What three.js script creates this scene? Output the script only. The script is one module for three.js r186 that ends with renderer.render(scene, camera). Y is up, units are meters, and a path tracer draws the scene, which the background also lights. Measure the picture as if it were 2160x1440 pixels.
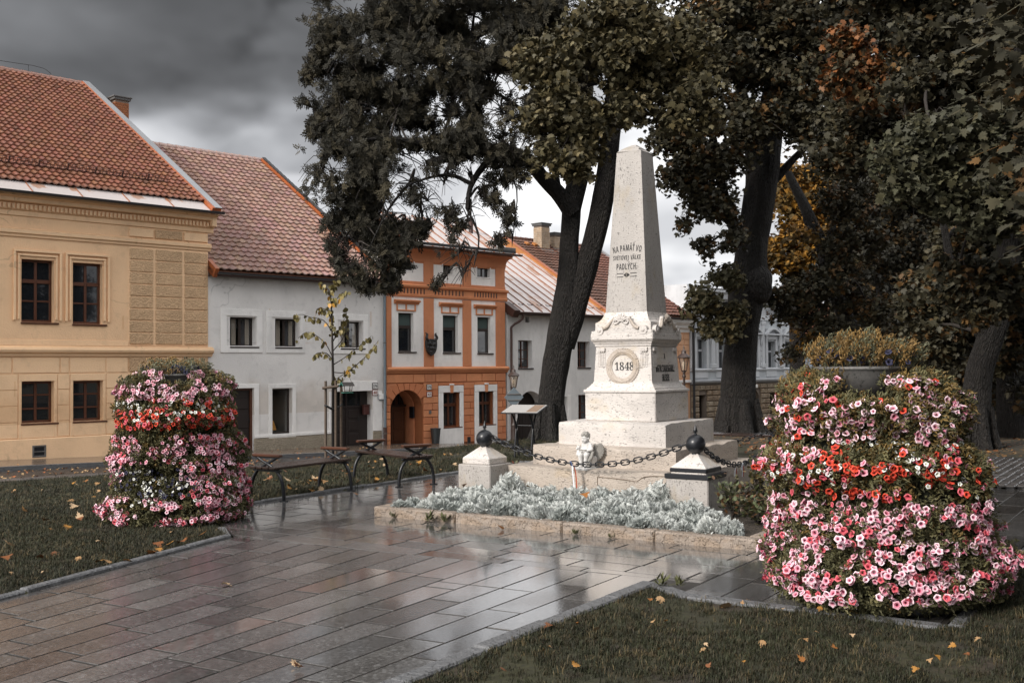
import * as THREE from 'three';
import { mergeGeometries, mergeVertices } from 'three/addons/utils/BufferGeometryUtils.js';
import { MarchingCubes } from 'three/addons/objects/MarchingCubes.js';
import { FontLoader } from 'three/addons/loaders/FontLoader.js';
import { TextGeometry } from 'three/addons/geometries/TextGeometry.js';

// ---------------------------------------------------------------- camera, sky, sun, exposure
const scene = new THREE.Scene();
const FOCAL = 2250;                                   // in pixels of a 2160 x 1440 frame (a 37 mm lens)
const camera = new THREE.PerspectiveCamera(2 * Math.atan(720 / FOCAL) * 180 / Math.PI, 2160 / 1440, 0.1, 600);
camera.position.set(0, 1.7, 0);
camera.rotation.order = 'YXZ';
camera.rotation.set(0.0222, 0, -0.007);
camera.updateMatrixWorld();
scene.add(camera);

const EXPOSURE = 1.66;
const SUN_DIR = new THREE.Vector3(-0.60, 0.50, 0.56).normalize();
const sun = new THREE.DirectionalLight(new THREE.Color(1.0, 0.93, 0.85), 2.2);
sun.position.copy(SUN_DIR).multiplyScalar(120);
sun.target.position.set(0, 0, -18); sun.position.add(sun.target.position);
sun.castShadow = true;
sun.shadow.mapSize.set(4096, 4096);
sun.shadow.radius = 22;
Object.assign(sun.shadow.camera, { left: -50, right: 50, top: 50, bottom: -50, near: 1, far: 300 });
scene.add(sun, sun.target);

// overcast sky: dark cloud bank ahead on the left, a bright band along the horizon and to the right
function skyTexture() {
  const w = 1536, h = 768, data = new Float32Array(w * h * 4);
  const hash = (x, y, z) => { let n = Math.imul(x, 374761393) ^ Math.imul(y, 668265263) ^ Math.imul(z, 2147483647 ^ 1274126177); n = Math.imul(n ^ (n >>> 13), 1274126177); return ((n ^ (n >>> 16)) >>> 0) / 4294967296; };
  const sm = t => t * t * (3 - 2 * t), mix = (a, b, t) => a + (b - a) * t;
  const n3 = (x, y, z) => { const X = Math.floor(x), Y = Math.floor(y), Z = Math.floor(z), a = sm(x - X), b = sm(y - Y), c = sm(z - Z);
    const e = (i, j, k) => hash(X + i, Y + j, Z + k);
    return mix(mix(mix(e(0,0,0), e(1,0,0), a), mix(e(0,1,0), e(1,1,0), a), b), mix(mix(e(0,0,1), e(1,0,1), a), mix(e(0,1,1), e(1,1,1), a), b), c); };
  const fbm = (x, y, z, o) => { let s = 0, a = 0.5, t = 0; for (let i = 0; i < o; i++) { s += a * n3(x, y, z); t += a; a *= 0.52; x = x * 2.03 + 7.1; y = y * 2.03 + 3.7; z = z * 2.03 + 1.3; } return s / t; };
  const step = (a, b, v) => { const t = Math.min(1, Math.max(0, (v - a) / (b - a))); return t * t * (3 - 2 * t); };
  for (let j = 0; j < h; j++) {
    const el = ((j + 0.5) / h - 0.5) * Math.PI, y = Math.sin(el), c = Math.cos(el);
    for (let i = 0; i < w; i++) {
      const u = ((i + 0.5) / w - 0.5) * 2 * Math.PI, x = c * Math.cos(u), z = c * Math.sin(u), o = (j * w + i) * 4;
      const az = Math.atan2(x, -z) * 180 / Math.PI, ed = el * 180 / Math.PI;          // 0 = ahead, + = right
      // flattened cloud layer
      const k = 1 / (Math.max(y, 0) + 0.22), qx = x * k, qz = z * k;
      const n = fbm(qx * 1.3 + 11, y * 2.2, qz * 1.3 + 5, 6), m = fbm(qx * 3.2 + 3 + 1.2 * n, y * 5, qz * 3.2 + 9 - 1.2 * n, 6);
      let L = mix(0.40, 0.90, step(0.32, 0.64, n)) * mix(0.72, 1.16, step(0.28, 0.7, m));
      // dark bank ahead / left: its lower edge sits about 8 to 10 degrees above the horizon
      const edge = 10.8 + (n - 0.5) * 7 + (m - 0.5) * 4;
      const bank = step(edge - 1.5, edge + 4.2, ed) * step(0, -10, az + (n - 0.5) * 12) * step(-95, -50, az);
      L *= mix(1, mix(0.038, 0.17, step(0.38, 0.66, fbm(qx * 2.1 + 40 + 1.5 * m, y * 4, qz * 2.1, 6))), bank);
      const ahead = step(115, 35, Math.abs(az));
      L *= mix(1.0, 0.98, ahead) * mix(1, 0.92, ahead * step(9, 1, ed));
      // thin cloud in front of the sun
      const ds = Math.max(0, x * SUN_DIR.x + y * SUN_DIR.y + z * SUN_DIR.z);
      L *= 1 + 0.9 * Math.pow(ds, 3);
      if (ed < 0) L = mix(L, 0.10, step(0, -6, ed));
      const cool = mix(0.035, 0.0, step(0.2, 0.8, L));
      data[o] = L * (1.0 - cool); data[o + 1] = L * (1.0 - cool * 0.3); data[o + 2] = L * (1.01 + cool); data[o + 3] = 1;
    }
  }
  const t = new THREE.DataTexture(data, w, h, THREE.RGBAFormat, THREE.FloatType);
  t.mapping = THREE.EquirectangularReflectionMapping; t.magFilter = THREE.LinearFilter; t.minFilter = THREE.LinearFilter; t.wrapS = THREE.RepeatWrapping;
  t.needsUpdate = true;
  return t;
}
scene.background = skyTexture();
scene.environment = scene.background;

const renderer = new THREE.WebGLRenderer({ antialias: true });
renderer.setSize(1024, 682);
renderer.toneMapping = THREE.LinearToneMapping;
renderer.toneMappingExposure = EXPOSURE;
renderer.shadowMap.enabled = true;
// ---------------------------------------------------------------- helpers
const PI = Math.PI, V3 = (x, y, z) => new THREE.Vector3(x, y, z);
const lerp = (a, b, t) => a + (b - a) * t, clamp = (v, a, b) => Math.min(b, Math.max(a, v));
const smooth = (a, b, v) => { const t = clamp((v - a) / (b - a), 0, 1); return t * t * (3 - 2 * t); };
function rng(seed) { let s = seed >>> 0; const f = () => { s = (s + 0x6D2B79F5) | 0; let t = Math.imul(s ^ (s >>> 15), 1 | s); t = (t + Math.imul(t ^ (t >>> 7), 61 | t)) ^ t; return ((t ^ (t >>> 14)) >>> 0) / 4294967296; };
  f.r = (a, b) => a + (b - a) * f(); f.i = n => Math.floor(f() * n); f.pick = a => a[Math.floor(f() * a.length)]; f.g = () => (f() + f() + f() - 1.5) * 1.2; return f; }
const ihash = (x, y, s) => { let n = Math.imul(x, 374761393) ^ Math.imul(y, 668265263) ^ Math.imul(s, 974634541); n = Math.imul(n ^ (n >>> 13), 1274126177); return ((n ^ (n >>> 16)) >>> 0) / 4294967296; };
// value noise that tiles with period px, py (in cells)
function tn(x, y, px, s, py = px) { const X = Math.floor(x), Y = Math.floor(y), a = x - X, b = y - Y, u = a * a * (3 - 2 * a), v = b * b * (3 - 2 * b), m = (k, p) => ((k % p) + p) % p;
  const x0 = m(X, px), x1 = m(X + 1, px), y0 = m(Y, py), y1 = m(Y + 1, py);
  return lerp(lerp(ihash(x0, y0, s), ihash(x1, y0, s), u), lerp(ihash(x0, y1, s), ihash(x1, y1, s), u), v); }
function fb2(u, v, cx, cy, oct, s, gain = 0.5) { let r = 0, a = 1, t = 0; for (let i = 0; i < oct; i++) { r += a * tn(u * cx, v * cy, cx, s + i, cy); t += a; a *= gain; cx *= 2; cy *= 2; } return r / t; }
const fb = (u, v, cells, oct, s, gain) => fb2(u, v, cells, cells, oct, s, gain);
const enc = c => Math.round(255 * (c <= 0.0031308 ? 12.92 * c : 1.055 * Math.pow(Math.min(c, 1), 1 / 2.4) - 0.055));
function tex(size, metres, fn, color = true) {           // fn(u, v) -> [r, g, b] linear, or a number
  const d = new Uint8Array(size * size * 4);
  for (let j = 0; j < size; j++) for (let i = 0; i < size; i++) {
    const c = fn(i / size, j / size), o = (j * size + i) * 4;
    if (typeof c === 'number') d[o] = d[o + 1] = d[o + 2] = color ? enc(clamp(c, 0, 1)) : Math.round(255 * clamp(c, 0, 1));
    else for (let k = 0; k < 3; k++) d[o + k] = color ? enc(clamp(c[k], 0, 1)) : Math.round(255 * clamp(c[k], 0, 1));
    d[o + 3] = 255;
  }
  const t = new THREE.DataTexture(d, size, size);
  t.wrapS = t.wrapT = THREE.RepeatWrapping; t.magFilter = THREE.LinearFilter; t.minFilter = THREE.LinearMipmapLinearFilter; t.generateMipmaps = true;
  t.repeat.set(1 / metres, 1 / metres); if (color) t.colorSpace = THREE.SRGBColorSpace; t.needsUpdate = true;
  return t;
}
const lin = (r, g, b) => new THREE.Color().setRGB(r, g, b);
function M(color, rough = 0.8, o = {}) { const m = new (o.transmission !== undefined || o.clearcoat || o.sheen ? THREE.MeshPhysicalMaterial : THREE.MeshStandardMaterial)({ color: Array.isArray(color) ? lin(...color) : color, roughness: rough, metalness: 0, ...o }); return m; }

const off = new WeakMap();                                // shapes are given in a house's own frame; this is where its base lies in it
const taken = {};
function numbered(n) { const k = taken[n] || 0; taken[n] = k + 1; return k ? n + '_' + String(k).padStart(3, '0') : n; }
function tag(o, label, category, group, kind) { if (label) o.userData.label = label; if (category) o.userData.category = category; if (group) o.userData.group = group; if (kind) o.userData.kind = kind; return o; }
function thing(name, label, category, pos = [0, 0, 0], turn = 0, group) { const g = new THREE.Group(); g.name = numbered(name); g.position.set(...pos); g.rotation.y = turn; scene.add(g); return tag(g, label, category, group); }
function copyOf(t, label, pos, turn = 0, scale = 1) { const c = t.clone(); c.name = numbered(t.name.replace(/_\d{3}$/, '')); c.userData = { ...t.userData }; if (label) c.userData.label = label; c.position.set(...pos); c.rotation.y = turn; c.scale.setScalar(scale); scene.add(c); return c; }
function boxUV(g) {                                       // uv in metres from the dominant direction of each face
  if (g.index) g = g.toNonIndexed();
  const p = g.attributes.position, n = g.attributes.normal, uv = new Float32Array(p.count * 2);
  for (let i = 0; i < p.count; i += 3) {
    let nx = 0, ny = 0, nz = 0; for (let k = 0; k < 3; k++) { nx += n.getX(i + k); ny += n.getY(i + k); nz += n.getZ(i + k); }
    nx = Math.abs(nx); ny = Math.abs(ny); nz = Math.abs(nz);
    for (let k = 0; k < 3; k++) { const j = i + k, x = p.getX(j), y = p.getY(j), z = p.getZ(j);
      if (nx >= ny && nx >= nz) { uv[2 * j] = z; uv[2 * j + 1] = y; } else if (ny >= nz) { uv[2 * j] = x; uv[2 * j + 1] = z; } else { uv[2 * j] = x; uv[2 * j + 1] = y; } }
  }
  g.setAttribute('uv', new THREE.BufferAttribute(uv, 2)); return g;
}
function clean(g, keepUV) { g = g.index ? g.toNonIndexed() : g.clone(); for (const k of Object.keys(g.attributes)) if (!['position', 'normal', 'uv', 'color'].includes(k)) g.deleteAttribute(k); if (!g.attributes.normal) g.computeVertexNormals(); g.clearGroups(); return keepUV ? g : boxUV(g); }
function merge(list, keepUV) { const a = [].concat(list).flat(9).map(g => clean(g, keepUV)); const hasC = a.some(g => g.attributes.color); if (!hasC) a.forEach(g => g.deleteAttribute('color')); return a.length > 1 ? mergeGeometries(a) : a[0]; }
function part(parent, name, geoms, material, o = {}) {
  const g = o.raw ? geoms : merge(geoms, o.uv);
  const f = off.get(parent); if (f && !o.raw) g.translate(-f[0], -f[1], -f[2]);
  const m = new THREE.Mesh(g, material); m.name = name; m.castShadow = m.receiveShadow = true; parent.add(m); if (f) off.set(m, f);
  if (o.label) m.userData.label = o.label; if (o.kind) m.userData.kind = o.kind; return m;
}
function single(name, geoms, material, label, category, group, kind, o = {}) { const g = o.raw ? geoms : merge(geoms, o.uv); const m = new THREE.Mesh(g, material); m.name = numbered(name); m.castShadow = m.receiveShadow = true; scene.add(m); return tag(m, label, category, group, kind); }
function copies(parent, name, geom, material, mats, o = {}) {   // InstancedMesh
  const im = new THREE.InstancedMesh(geom, material, mats.length); im.name = name; im.castShadow = im.receiveShadow = true;
  mats.forEach((m, i) => { im.setMatrixAt(i, m); }); if (o.colors) o.colors.forEach((c, i) => im.setColorAt(i, c));
  im.userData.kind = 'stuff'; parent.add(im); return im;
}
// --- shapes
function box(x0, x1, y0, y1, z0, z1) { const g = new THREE.BoxGeometry(Math.abs(x1 - x0), Math.abs(y1 - y0), Math.abs(z1 - z0)); g.translate((x0 + x1) / 2, (y0 + y1) / 2, (z0 + z1) / 2); return g; }
function bev(x0, x1, y0, y1, z0, z1, r = 0.01) {            // box with chamfered edges, 44 triangles
  const X = [x0, x1], Y = [y0, y1], Z = [z0, z1], pos = [], pt = (i, j, k, a) => [X[i] + (a === 0 ? 0 : (i ? -r : r)), Y[j] + (a === 1 ? 0 : (j ? -r : r)), Z[k] + (a === 2 ? 0 : (k ? -r : r))];
  const tri = (a, b, c) => { const u = [b[0] - a[0], b[1] - a[1], b[2] - a[2]], v = [c[0] - a[0], c[1] - a[1], c[2] - a[2]], n = [u[1] * v[2] - u[2] * v[1], u[2] * v[0] - u[0] * v[2], u[0] * v[1] - u[1] * v[0]], m = [(a[0] + b[0] + c[0]) / 3 - (x0 + x1) / 2, (a[1] + b[1] + c[1]) / 3 - (y0 + y1) / 2, (a[2] + b[2] + c[2]) / 3 - (z0 + z1) / 2];
    if (n[0] * m[0] + n[1] * m[1] + n[2] * m[2] < 0) pos.push(...a, ...c, ...b); else pos.push(...a, ...b, ...c); };
  const quad = (a, b, c, d) => { tri(a, b, c); tri(a, c, d); };
  for (const s of [0, 1]) { quad(pt(s,0,0,0), pt(s,1,0,0), pt(s,1,1,0), pt(s,0,1,0)); quad(pt(0,s,0,1), pt(1,s,0,1), pt(1,s,1,1), pt(0,s,1,1)); quad(pt(0,0,s,2), pt(1,0,s,2), pt(1,1,s,2), pt(0,1,s,2)); }
  for (const s of [0, 1]) for (const t of [0, 1]) { quad(pt(s,t,0,0), pt(s,t,1,0), pt(s,t,1,1), pt(s,t,0,1)); quad(pt(s,0,t,0), pt(s,1,t,0), pt(s,1,t,2), pt(s,0,t,2)); quad(pt(0,s,t,1), pt(1,s,t,1), pt(1,s,t,2), pt(0,s,t,2)); }
  for (const i of [0, 1]) for (const j of [0, 1]) for (const k of [0, 1]) tri(pt(i,j,k,0), pt(i,j,k,1), pt(i,j,k,2));
  const g = new THREE.BufferGeometry(); g.setAttribute('position', new THREE.Float32BufferAttribute(pos, 3)); g.computeVertexNormals(); return g;
}
function cyl(a, b, r0, r1 = r0, seg = 10, cap = true) { const A = V3(...a), B = V3(...b), d = B.clone().sub(A), g = new THREE.CylinderGeometry(r1, r0, d.length(), seg, 1, !cap); g.applyQuaternion(new THREE.Quaternion().setFromUnitVectors(V3(0, 1, 0), d.normalize())); g.translate((A.x + B.x) / 2, (A.y + B.y) / 2, (A.z + B.z) / 2); return g; }
function beam(a, b, w, h) { const A = V3(...a), B = V3(...b), d = B.clone().sub(A), g = new THREE.BoxGeometry(w, h, d.length()), m = new THREE.Matrix4().lookAt(B, A, V3(0, 1, 0.001)); g.applyMatrix4(m); g.translate((A.x + B.x) / 2, (A.y + B.y) / 2, (A.z + B.z) / 2); return g; }
function tube(points, radii, seg = 8, steps = 3, wob = 0, R) {  // tapering limb along points, uv in metres
  const P = points.map(p => p.isVector3 ? p : V3(...p)), c = P.length > 2 ? new THREE.CatmullRomCurve3(P, false, 'centripetal') : new THREE.LineCurve3(P[0], P[1]);
  const n = Math.max(1, (P.length - 1) * steps), pos = [], nor = [], uv = [], idx = []; let N = V3(0, 0, 1), Tp = null, len = 0, last = null;
  for (let i = 0; i <= n; i++) {
    const t = i / n, p = c.getPoint(t), T = c.getTangent(t).normalize();
    if (!Tp) { if (Math.abs(T.dot(N)) > 0.9) N = V3(1, 0, 0); N.sub(T.clone().multiplyScalar(N.dot(T))).normalize(); } else { N.applyQuaternion(new THREE.Quaternion().setFromUnitVectors(Tp, T)); N.sub(T.clone().multiplyScalar(N.dot(T))).normalize(); }
    Tp = T; const B = T.clone().cross(N), f = t * (P.length - 1), k = Math.min(P.length - 2, Math.floor(f)), r = lerp(radii[k], radii[k + 1], f - k);
    if (last) len += p.distanceTo(last); last = p.clone();
    for (let j = 0; j <= seg; j++) { const a = j / seg * 2 * PI, jj = j % seg, rr = r * (1 + (wob ? wob * (tn(jj / seg * 7, len * 1.7, 7, 91, 4096) + 0.6 * tn(jj / seg * 12, len * 3.1 + 5, 12, 55, 4096) - 0.8) + (seg > 24 ? 0.10 * (Math.abs(tn(jj / seg * 20 + 0.9 * tn(len * 2.2, 3, 4096, 8), len * 1.5, 20, 61, 4096) - 0.5) + 0.5 * Math.abs(tn(jj / seg * 38 + 1.2 * tn(len * 3, 9, 4096, 9), len * 2.6, 38, 62, 4096) - 0.5) - 0.3) : 0) : 0)), x = Math.cos(a), y = Math.sin(a);
      pos.push(p.x + (N.x * x + B.x * y) * rr, p.y + (N.y * x + B.y * y) * rr, p.z + (N.z * x + B.z * y) * rr); nor.push(N.x * x + B.x * y, N.y * x + B.y * y, N.z * x + B.z * y); uv.push(a * Math.max(radii[0], 0.02), len); }
  }
  for (let i = 0; i < n; i++) for (let j = 0; j < seg; j++) { const a = i * (seg + 1) + j, b = a + seg + 1; idx.push(a, a + 1, b, a + 1, b + 1, b); }
  const g = new THREE.BufferGeometry(); g.setAttribute('position', new THREE.Float32BufferAttribute(pos, 3)); g.setAttribute('normal', new THREE.Float32BufferAttribute(nor, 3)); g.setAttribute('uv', new THREE.Float32BufferAttribute(uv, 2)); g.setIndex(idx); if (wob) g.computeVertexNormals(); return g;
}
function lathe(pts, seg = 24) { return new THREE.LatheGeometry(pts.map(p => new THREE.Vector2(Math.max(p[0], 0), p[1])), seg); }
function extrude(shape, depth, bevel = 0, curve = 10) { return new THREE.ExtrudeGeometry(shape, { depth: depth - 2 * bevel, bevelEnabled: bevel > 0, bevelSize: bevel, bevelThickness: bevel, bevelOffset: -bevel, bevelSegments: 1, curveSegments: curve }).translate(0, 0, bevel); }
function poly(pts) { const s = new THREE.Shape(); pts.forEach((p, i) => i ? s.lineTo(p[0], p[1]) : s.moveTo(p[0], p[1])); s.closePath(); return s; }
function archPath(x0, x1, y0, ytop, PathT = THREE.Path) { const p = new PathT(), r = (x1 - x0) / 2, cx = (x0 + x1) / 2, k = Math.min(r, ytop - y0), ys = ytop - k; p.moveTo(x0, y0); p.lineTo(x1, y0); p.lineTo(x1, ys); p.absellipse(cx, ys, r, k, 0, PI, false, 0); p.lineTo(x0, y0); return p; }
function profileRun(pts, x0, x1) { const g = extrude(poly(pts.map(p => [-p[0], p[1]])), x1 - x0); g.rotateY(PI / 2); g.translate(x0, 0, 0); return g; }   // pts = [out, up] run along x, outward = +z
function frustum(w0, y0, w1, y1, cut) { const g = new THREE.CylinderGeometry(w1 / Math.SQRT2, w0 / Math.SQRT2, y1 - y0, 4, 1); g.rotateY(PI / 4); g.translate(0, (y0 + y1) / 2, 0); const q = g.toNonIndexed(); q.computeVertexNormals(); return q; }

// --- place: pixel of the photograph -> point at a depth; the street front's own frame (t along it, n out of it)
const camQ = new THREE.Quaternion().setFromEuler(camera.rotation);
function ray(px, py) { return V3((px - 1080) / FOCAL, -(py - 720) / FOCAL, -1).applyQuaternion(camQ); }
function at(px, py, d) { const r = ray(px, py); return r.multiplyScalar(d / -r.z).add(camera.position); }
const FA = V3(-15.352, 0, -32), FTURN = 45.06 * PI / 180, FH = V3(Math.cos(FTURN), 0, -Math.sin(FTURN)), FN = V3(Math.sin(FTURN), 0, Math.cos(FTURN));
const facPos = (t, y, n) => [FA.x + FH.x * t + FN.x * n, y, FA.z + FH.z * t + FN.z * n];
function tnOf(x, z) { const a = x - FA.x, b = z - FA.z; return [a * FH.x + b * FH.z, a * FN.x + b * FN.z]; }
function interp(x, xs, ys) { if (x <= xs[0]) return ys[0]; for (let i = 1; i < xs.length; i++) if (x <= xs[i]) return lerp(ys[i - 1], ys[i], (x - xs[i - 1]) / (xs[i] - xs[i - 1])); return ys[ys.length - 1]; }
const streetY = t => interp(t, [-10, 0, 6.8, 14.5, 21.4, 28, 35, 47, 70], [-0.9, -1.03, -1.22, -1.41, -1.7, -1.72, -1.78, -2.1, -2.3]);
function terrain(x, z) { const [t, n] = tnOf(x, z), nh = lerp(20.5, 17, smooth(0, 5, t)), k = clamp((n - 7.2) / (nh - 7.2), 0, 1); return streetY(t) * (1 - k); }
function onGround(px, py) { const r = ray(px, py); let y = 0, p; for (let i = 0; i < 40; i++) { const s = (y - 1.7) / r.y; p = V3(r.x * s, y, r.z * s); y = 0.5 * y + 0.5 * terrain(p.x, p.z); } return p; }
// the monument's own frame: +x along its right face's outward side, +z out of its inscribed front
const MC = V3(1.625, 0, -13.9), MTURN = -33 * PI / 180, MU = V3(Math.cos(33 * PI / 180), 0, Math.sin(33 * PI / 180)), MZ = V3(-Math.sin(33 * PI / 180), 0, Math.cos(33 * PI / 180));
const monPos = (u, y, v) => [MC.x + MU.x * u + MZ.x * v, y, MC.z + MU.z * u + MZ.z * v];
function uvOf(x, z) { const a = x - MC.x, b = z - MC.z; return [a * MU.x + b * MU.z, a * MZ.x + b * MZ.z]; }
// ---------------------------------------------------------------- materials
const T = {};
T.plasterBump = tex(512, 1.6, (u, v) => 0.55 * fb(u, v, 60, 3, 3) + 0.45 * fb(u, v, 8, 4, 7), false);
T.roughcast = tex(512, 1.0, (u, v) => { const a = fb(u, v, 34, 3, 31); return smooth(0.35, 0.7, a) * 0.8 + 0.2 * fb(u, v, 90, 2, 5); }, false);
T.stain = tex(512, 5.5, (u, v) => { const a = fb(u, v, 4, 6, 12, 0.58), b = fb(u * 1, v, 22, 4, 44), s = fb2(u, v, 20, 5, 4, 71); const k = 0.87 + 0.13 * smooth(0.32, 0.62, a) - 0.07 * smooth(0.56, 0.8, b) - 0.07 * smooth(0.55, 0.8, s); return [k, k * 0.995, k * 0.985]; });
const trav = (uu, vv) => (u, v) => {   // travertine: bands with drawn-out pits
  const p = uu ? [u, v] : [v, u], a = fb(p[0], p[1], 3, 5, 21), band = fb2(p[0], p[1], 3, 24, 4, 33);
  const pit = smooth(0.655, 0.75, tn(p[0] * 60, p[1] * 190, 60, 5, 190) * 0.6 + tn(p[0] * 130, p[1] * 300, 130, 8, 300) * 0.4) * smooth(0.40, 0.62, fb2(p[0], p[1], 5, 14, 3, 90)), fine = smooth(0.70, 0.80, tn(p[0] * 150, p[1] * 330, 150, 15, 330)), big = smooth(0.83, 0.93, tn(p[0] * 90, p[1] * 130, 90, 77, 130));
  const rust = smooth(0.58, 0.78, fb2(p[0], p[1], 5, 10, 5, 61)), k = (0.90 + 0.12 * (a - 0.5) + 0.14 * (band - 0.5)) * (1 - 0.42 * pit) * (1 - 0.10 * fine) * (1 - 0.5 * big);
  const dirt = 1 - 0.16 * smooth(0.5, 0.72, fb2(p[0], p[1], 3, 4, 5, 95)); return [k * dirt * (1 - 0.04 * rust), k * dirt * (0.965 - 0.09 * rust), k * dirt * (0.935 - 0.18 * rust)];
};
T.travH = tex(1024, 1.9, trav(true)); T.travV = tex(1024, 1.9, trav(false));
T.travBump = tex(512, 1.0, (u, v) => 1 - 0.7 * smooth(0.6, 0.74, tn(u * 60, v * 140, 60, 5, 140)) - 0.3 * fb(u, v, 60, 2, 9), false);
T.paveCol = tex(1024, 2.6, (u, v) => { const g = fb(u, v, 160, 2, 17), b = fb(u, v, 5, 5, 27), s = smooth(0.66, 0.8, fb(u, v, 120, 2, 77)); const k = 0.62 + 0.5 * (g - 0.5) + 0.55 * (b - 0.5) + 0.6 * s; return [k, k * 0.975, k * 0.955]; });
T.paveRough = tex(1024, 4.3, (u, v) => { const a = fb(u, v, 4, 4, 101, 0.45), g = fb(u, v, 150, 2, 103); return clamp(0.035 + 0.15 * smooth(0.48, 0.72, a) + 0.03 * (g - 0.5), 0.02, 1); }, false);
T.dampRough = tex(1024, 4.3, (u, v) => clamp(0.10 + 0.20 * smooth(0.36, 0.66, fb(u, v, 4, 4, 131, 0.45)) + 0.14 * (fb(u, v, 150, 2, 133) - 0.5), 0.04, 1), false);
T.paveBump = tex(1024, 1.3, (u, v) => 0.6 * fb(u, v, 120, 3, 19) + 0.4 * fb(u, v, 10, 3, 20), false);
T.asphalt = tex(512, 1.6, (u, v) => 0.55 + 0.9 * (fb(u, v, 110, 2, 5) - 0.5) + 0.5 * (fb(u, v, 6, 4, 8) - 0.5));
T.lawn = tex(1024, 3.4, (u, v) => { const a = fb(u, v, 7, 5, 201), g = fb(u, v, 140, 3, 202), d = smooth(0.5, 0.68, fb(u, v, 11, 4, 209)); const k = 0.35 + 0.95 * g; return [0.6 * k * lerp(0.052, 0.060, d) * lerp(0.8, 1.2, a), 0.6 * k * lerp(0.050, 0.044, d) * lerp(0.8, 1.2, a), 0.6 * k * lerp(0.018, 0.026, d)]; });
T.barkBump = tex(512, 0.9, (u, v) => { const w = u + 0.05 * fb(u, v, 5, 3, 8); const r = Math.abs(fb2(w, v, 26, 7, 3, 40) - 0.5) * 2, c = fb(u, v, 60, 3, 50); return clamp(Math.pow(r, 0.6) * 1.1 * 0.75 + 0.3 * c, 0, 1); }, false);
T.barkCol = tex(512, 0.9, (u, v) => { const w = u + 0.05 * fb(u, v, 5, 3, 8); const r = Math.abs(fb2(w, v, 26, 7, 3, 40) - 0.5) * 2, c = fb(u, v, 40, 3, 52), m = smooth(0.55, 0.75, fb(u, v, 6, 4, 57)); const k = 0.35 + 0.75 * Math.pow(r, 0.6) + 0.35 * (c - 0.5); return [k * 0.95, k * (0.90 + 0.05 * m), k * (0.82 - 0.06 * m)]; });
T.wood = tex(512, 0.8, (u, v) => { const g = fb2(u, v, 24, 60, 3, 81), s = tn(u * 3, v * 90, 3, 83, 90), k = 0.72 + 0.3 * (g - 0.5) + 0.35 * (s - 0.5); return [k, k * 0.97, k * 0.93]; });
T.concrete = tex(512, 0.9, (u, v) => { const g = fb(u, v, 90, 3, 301), b = fb(u, v, 5, 5, 305), p = smooth(0.68, 0.8, fb(u, v, 70, 2, 309)), k = (0.72 + 0.35 * (g - 0.5) + 0.6 * (b - 0.5)) * (1 - 0.5 * p), r = smooth(0.45, 0.7, fb(u, v, 8, 4, 311)); return [k, k * (0.97 - 0.06 * r), k * (0.94 - 0.13 * r)]; });
T.rust = tex(512, 3.2, (u, v) => { const a = fb2(u, v, 6, 4, 6, 401, 0.6), s = fb(u, v, 40, 3, 404), r = 0.8 * smooth(0.60, 0.74, a + 0.12 * (s - 0.5)); return [lerp(0.92, 0.62, r), lerp(0.88, 0.33, r), lerp(0.86, 0.18, r)]; });
T.soil = tex(512, 1.1, (u, v) => { const g = fb(u, v, 60, 4, 501), k = 0.3 + 1.2 * g; return [0.045 * k, 0.034 * k, 0.024 * k]; });
T.soilBump = tex(512, 1.1, (u, v) => fb(u, v, 40, 4, 501), false);
T.litter = tex(1024, 4.0, (u, v) => { const g = fb(u, v, 60, 4, 601), s = smooth(0.62, 0.72, fb(u, v, 80, 2, 603)), k = 0.4 + g; return [lerp(0.035 * k, 0.20, s), lerp(0.030 * k, 0.10, s), lerp(0.018 * k, 0.03, s)]; });
T.terra = tex(512, 1.4, (u, v) => { const a = fb(u, v, 12, 5, 701), k = 0.78 + 0.45 * (a - 0.5); return [k, k * 0.98, k * 0.96]; });
T.speck = tex(512, 0.7, (u, v) => 0.82 + 0.4 * (fb(u, v, 90, 2, 801) - 0.5) + 0.3 * (fb(u, v, 6, 4, 803) - 0.5));

const wallTex = (sd, streaks) => tex(1024, 8, (u, v) => { const x = u * 8, y = v * 8, a = fb(u, v, 6, 6, 12 + sd, 0.58), b = fb(u, v, 40, 4, 44); let k = 0.90 + 0.10 * smooth(0.3, 0.62, a) - 0.08 * smooth(0.56, 0.8, b); const damp = smooth(1.35, 0.55, y + 0.9 * (fb(u, v, 14, 4, 66 + sd) - 0.5)); k *= 1 - 0.16 * damp * (0.5 + fb(u, v, 24, 4, 67 + sd)); let r = 0; for (const [sx, y0, y1, w] of streaks) r = Math.max(r, smooth(w * 1.6, 0, Math.abs(x - sx + 0.02 * (b - 0.5))) * smooth(y0, y0 + 0.1, y) * smooth(y1, y1 - 0.02, y) * 0.5); const cr = smooth(0.012, 0.0, Math.abs(fb(u, v, 5, 5, 88 + sd) - 0.5)) * smooth(0.58, 0.66, fb(u, v, 4, 3, 89 + sd)); k *= 1 - 0.25 * cr; const wm = 0.05 * damp; return [k * (1 - 0.25 * r), k * (0.99 - 0.42 * r - wm), k * (0.975 - 0.55 * r - 2 * wm)]; });
T.wallWhite = wallTex(0, [[1.32, 2.7, 3.82, 0.03], [0.4, 2.45, 2.62, 0.6], [5.9, 3.2, 3.85, 0.05], [3.3, 3.3, 3.8, 0.02], [2.6, 2.50, 2.62, 0.5]]); T.wallOchre = wallTex(30, [[7.2, 3.6, 4.4, 0.02], [0.6, 3.8, 4.38, 0.03], [0.9, 3.7, 4.38, 0.02], [3.8, 2.9, 3.4, 0.03], [6.7, 0.9, 1.32, 0.03], [0.4, 0.8, 1.32, 0.02]]);
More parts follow.
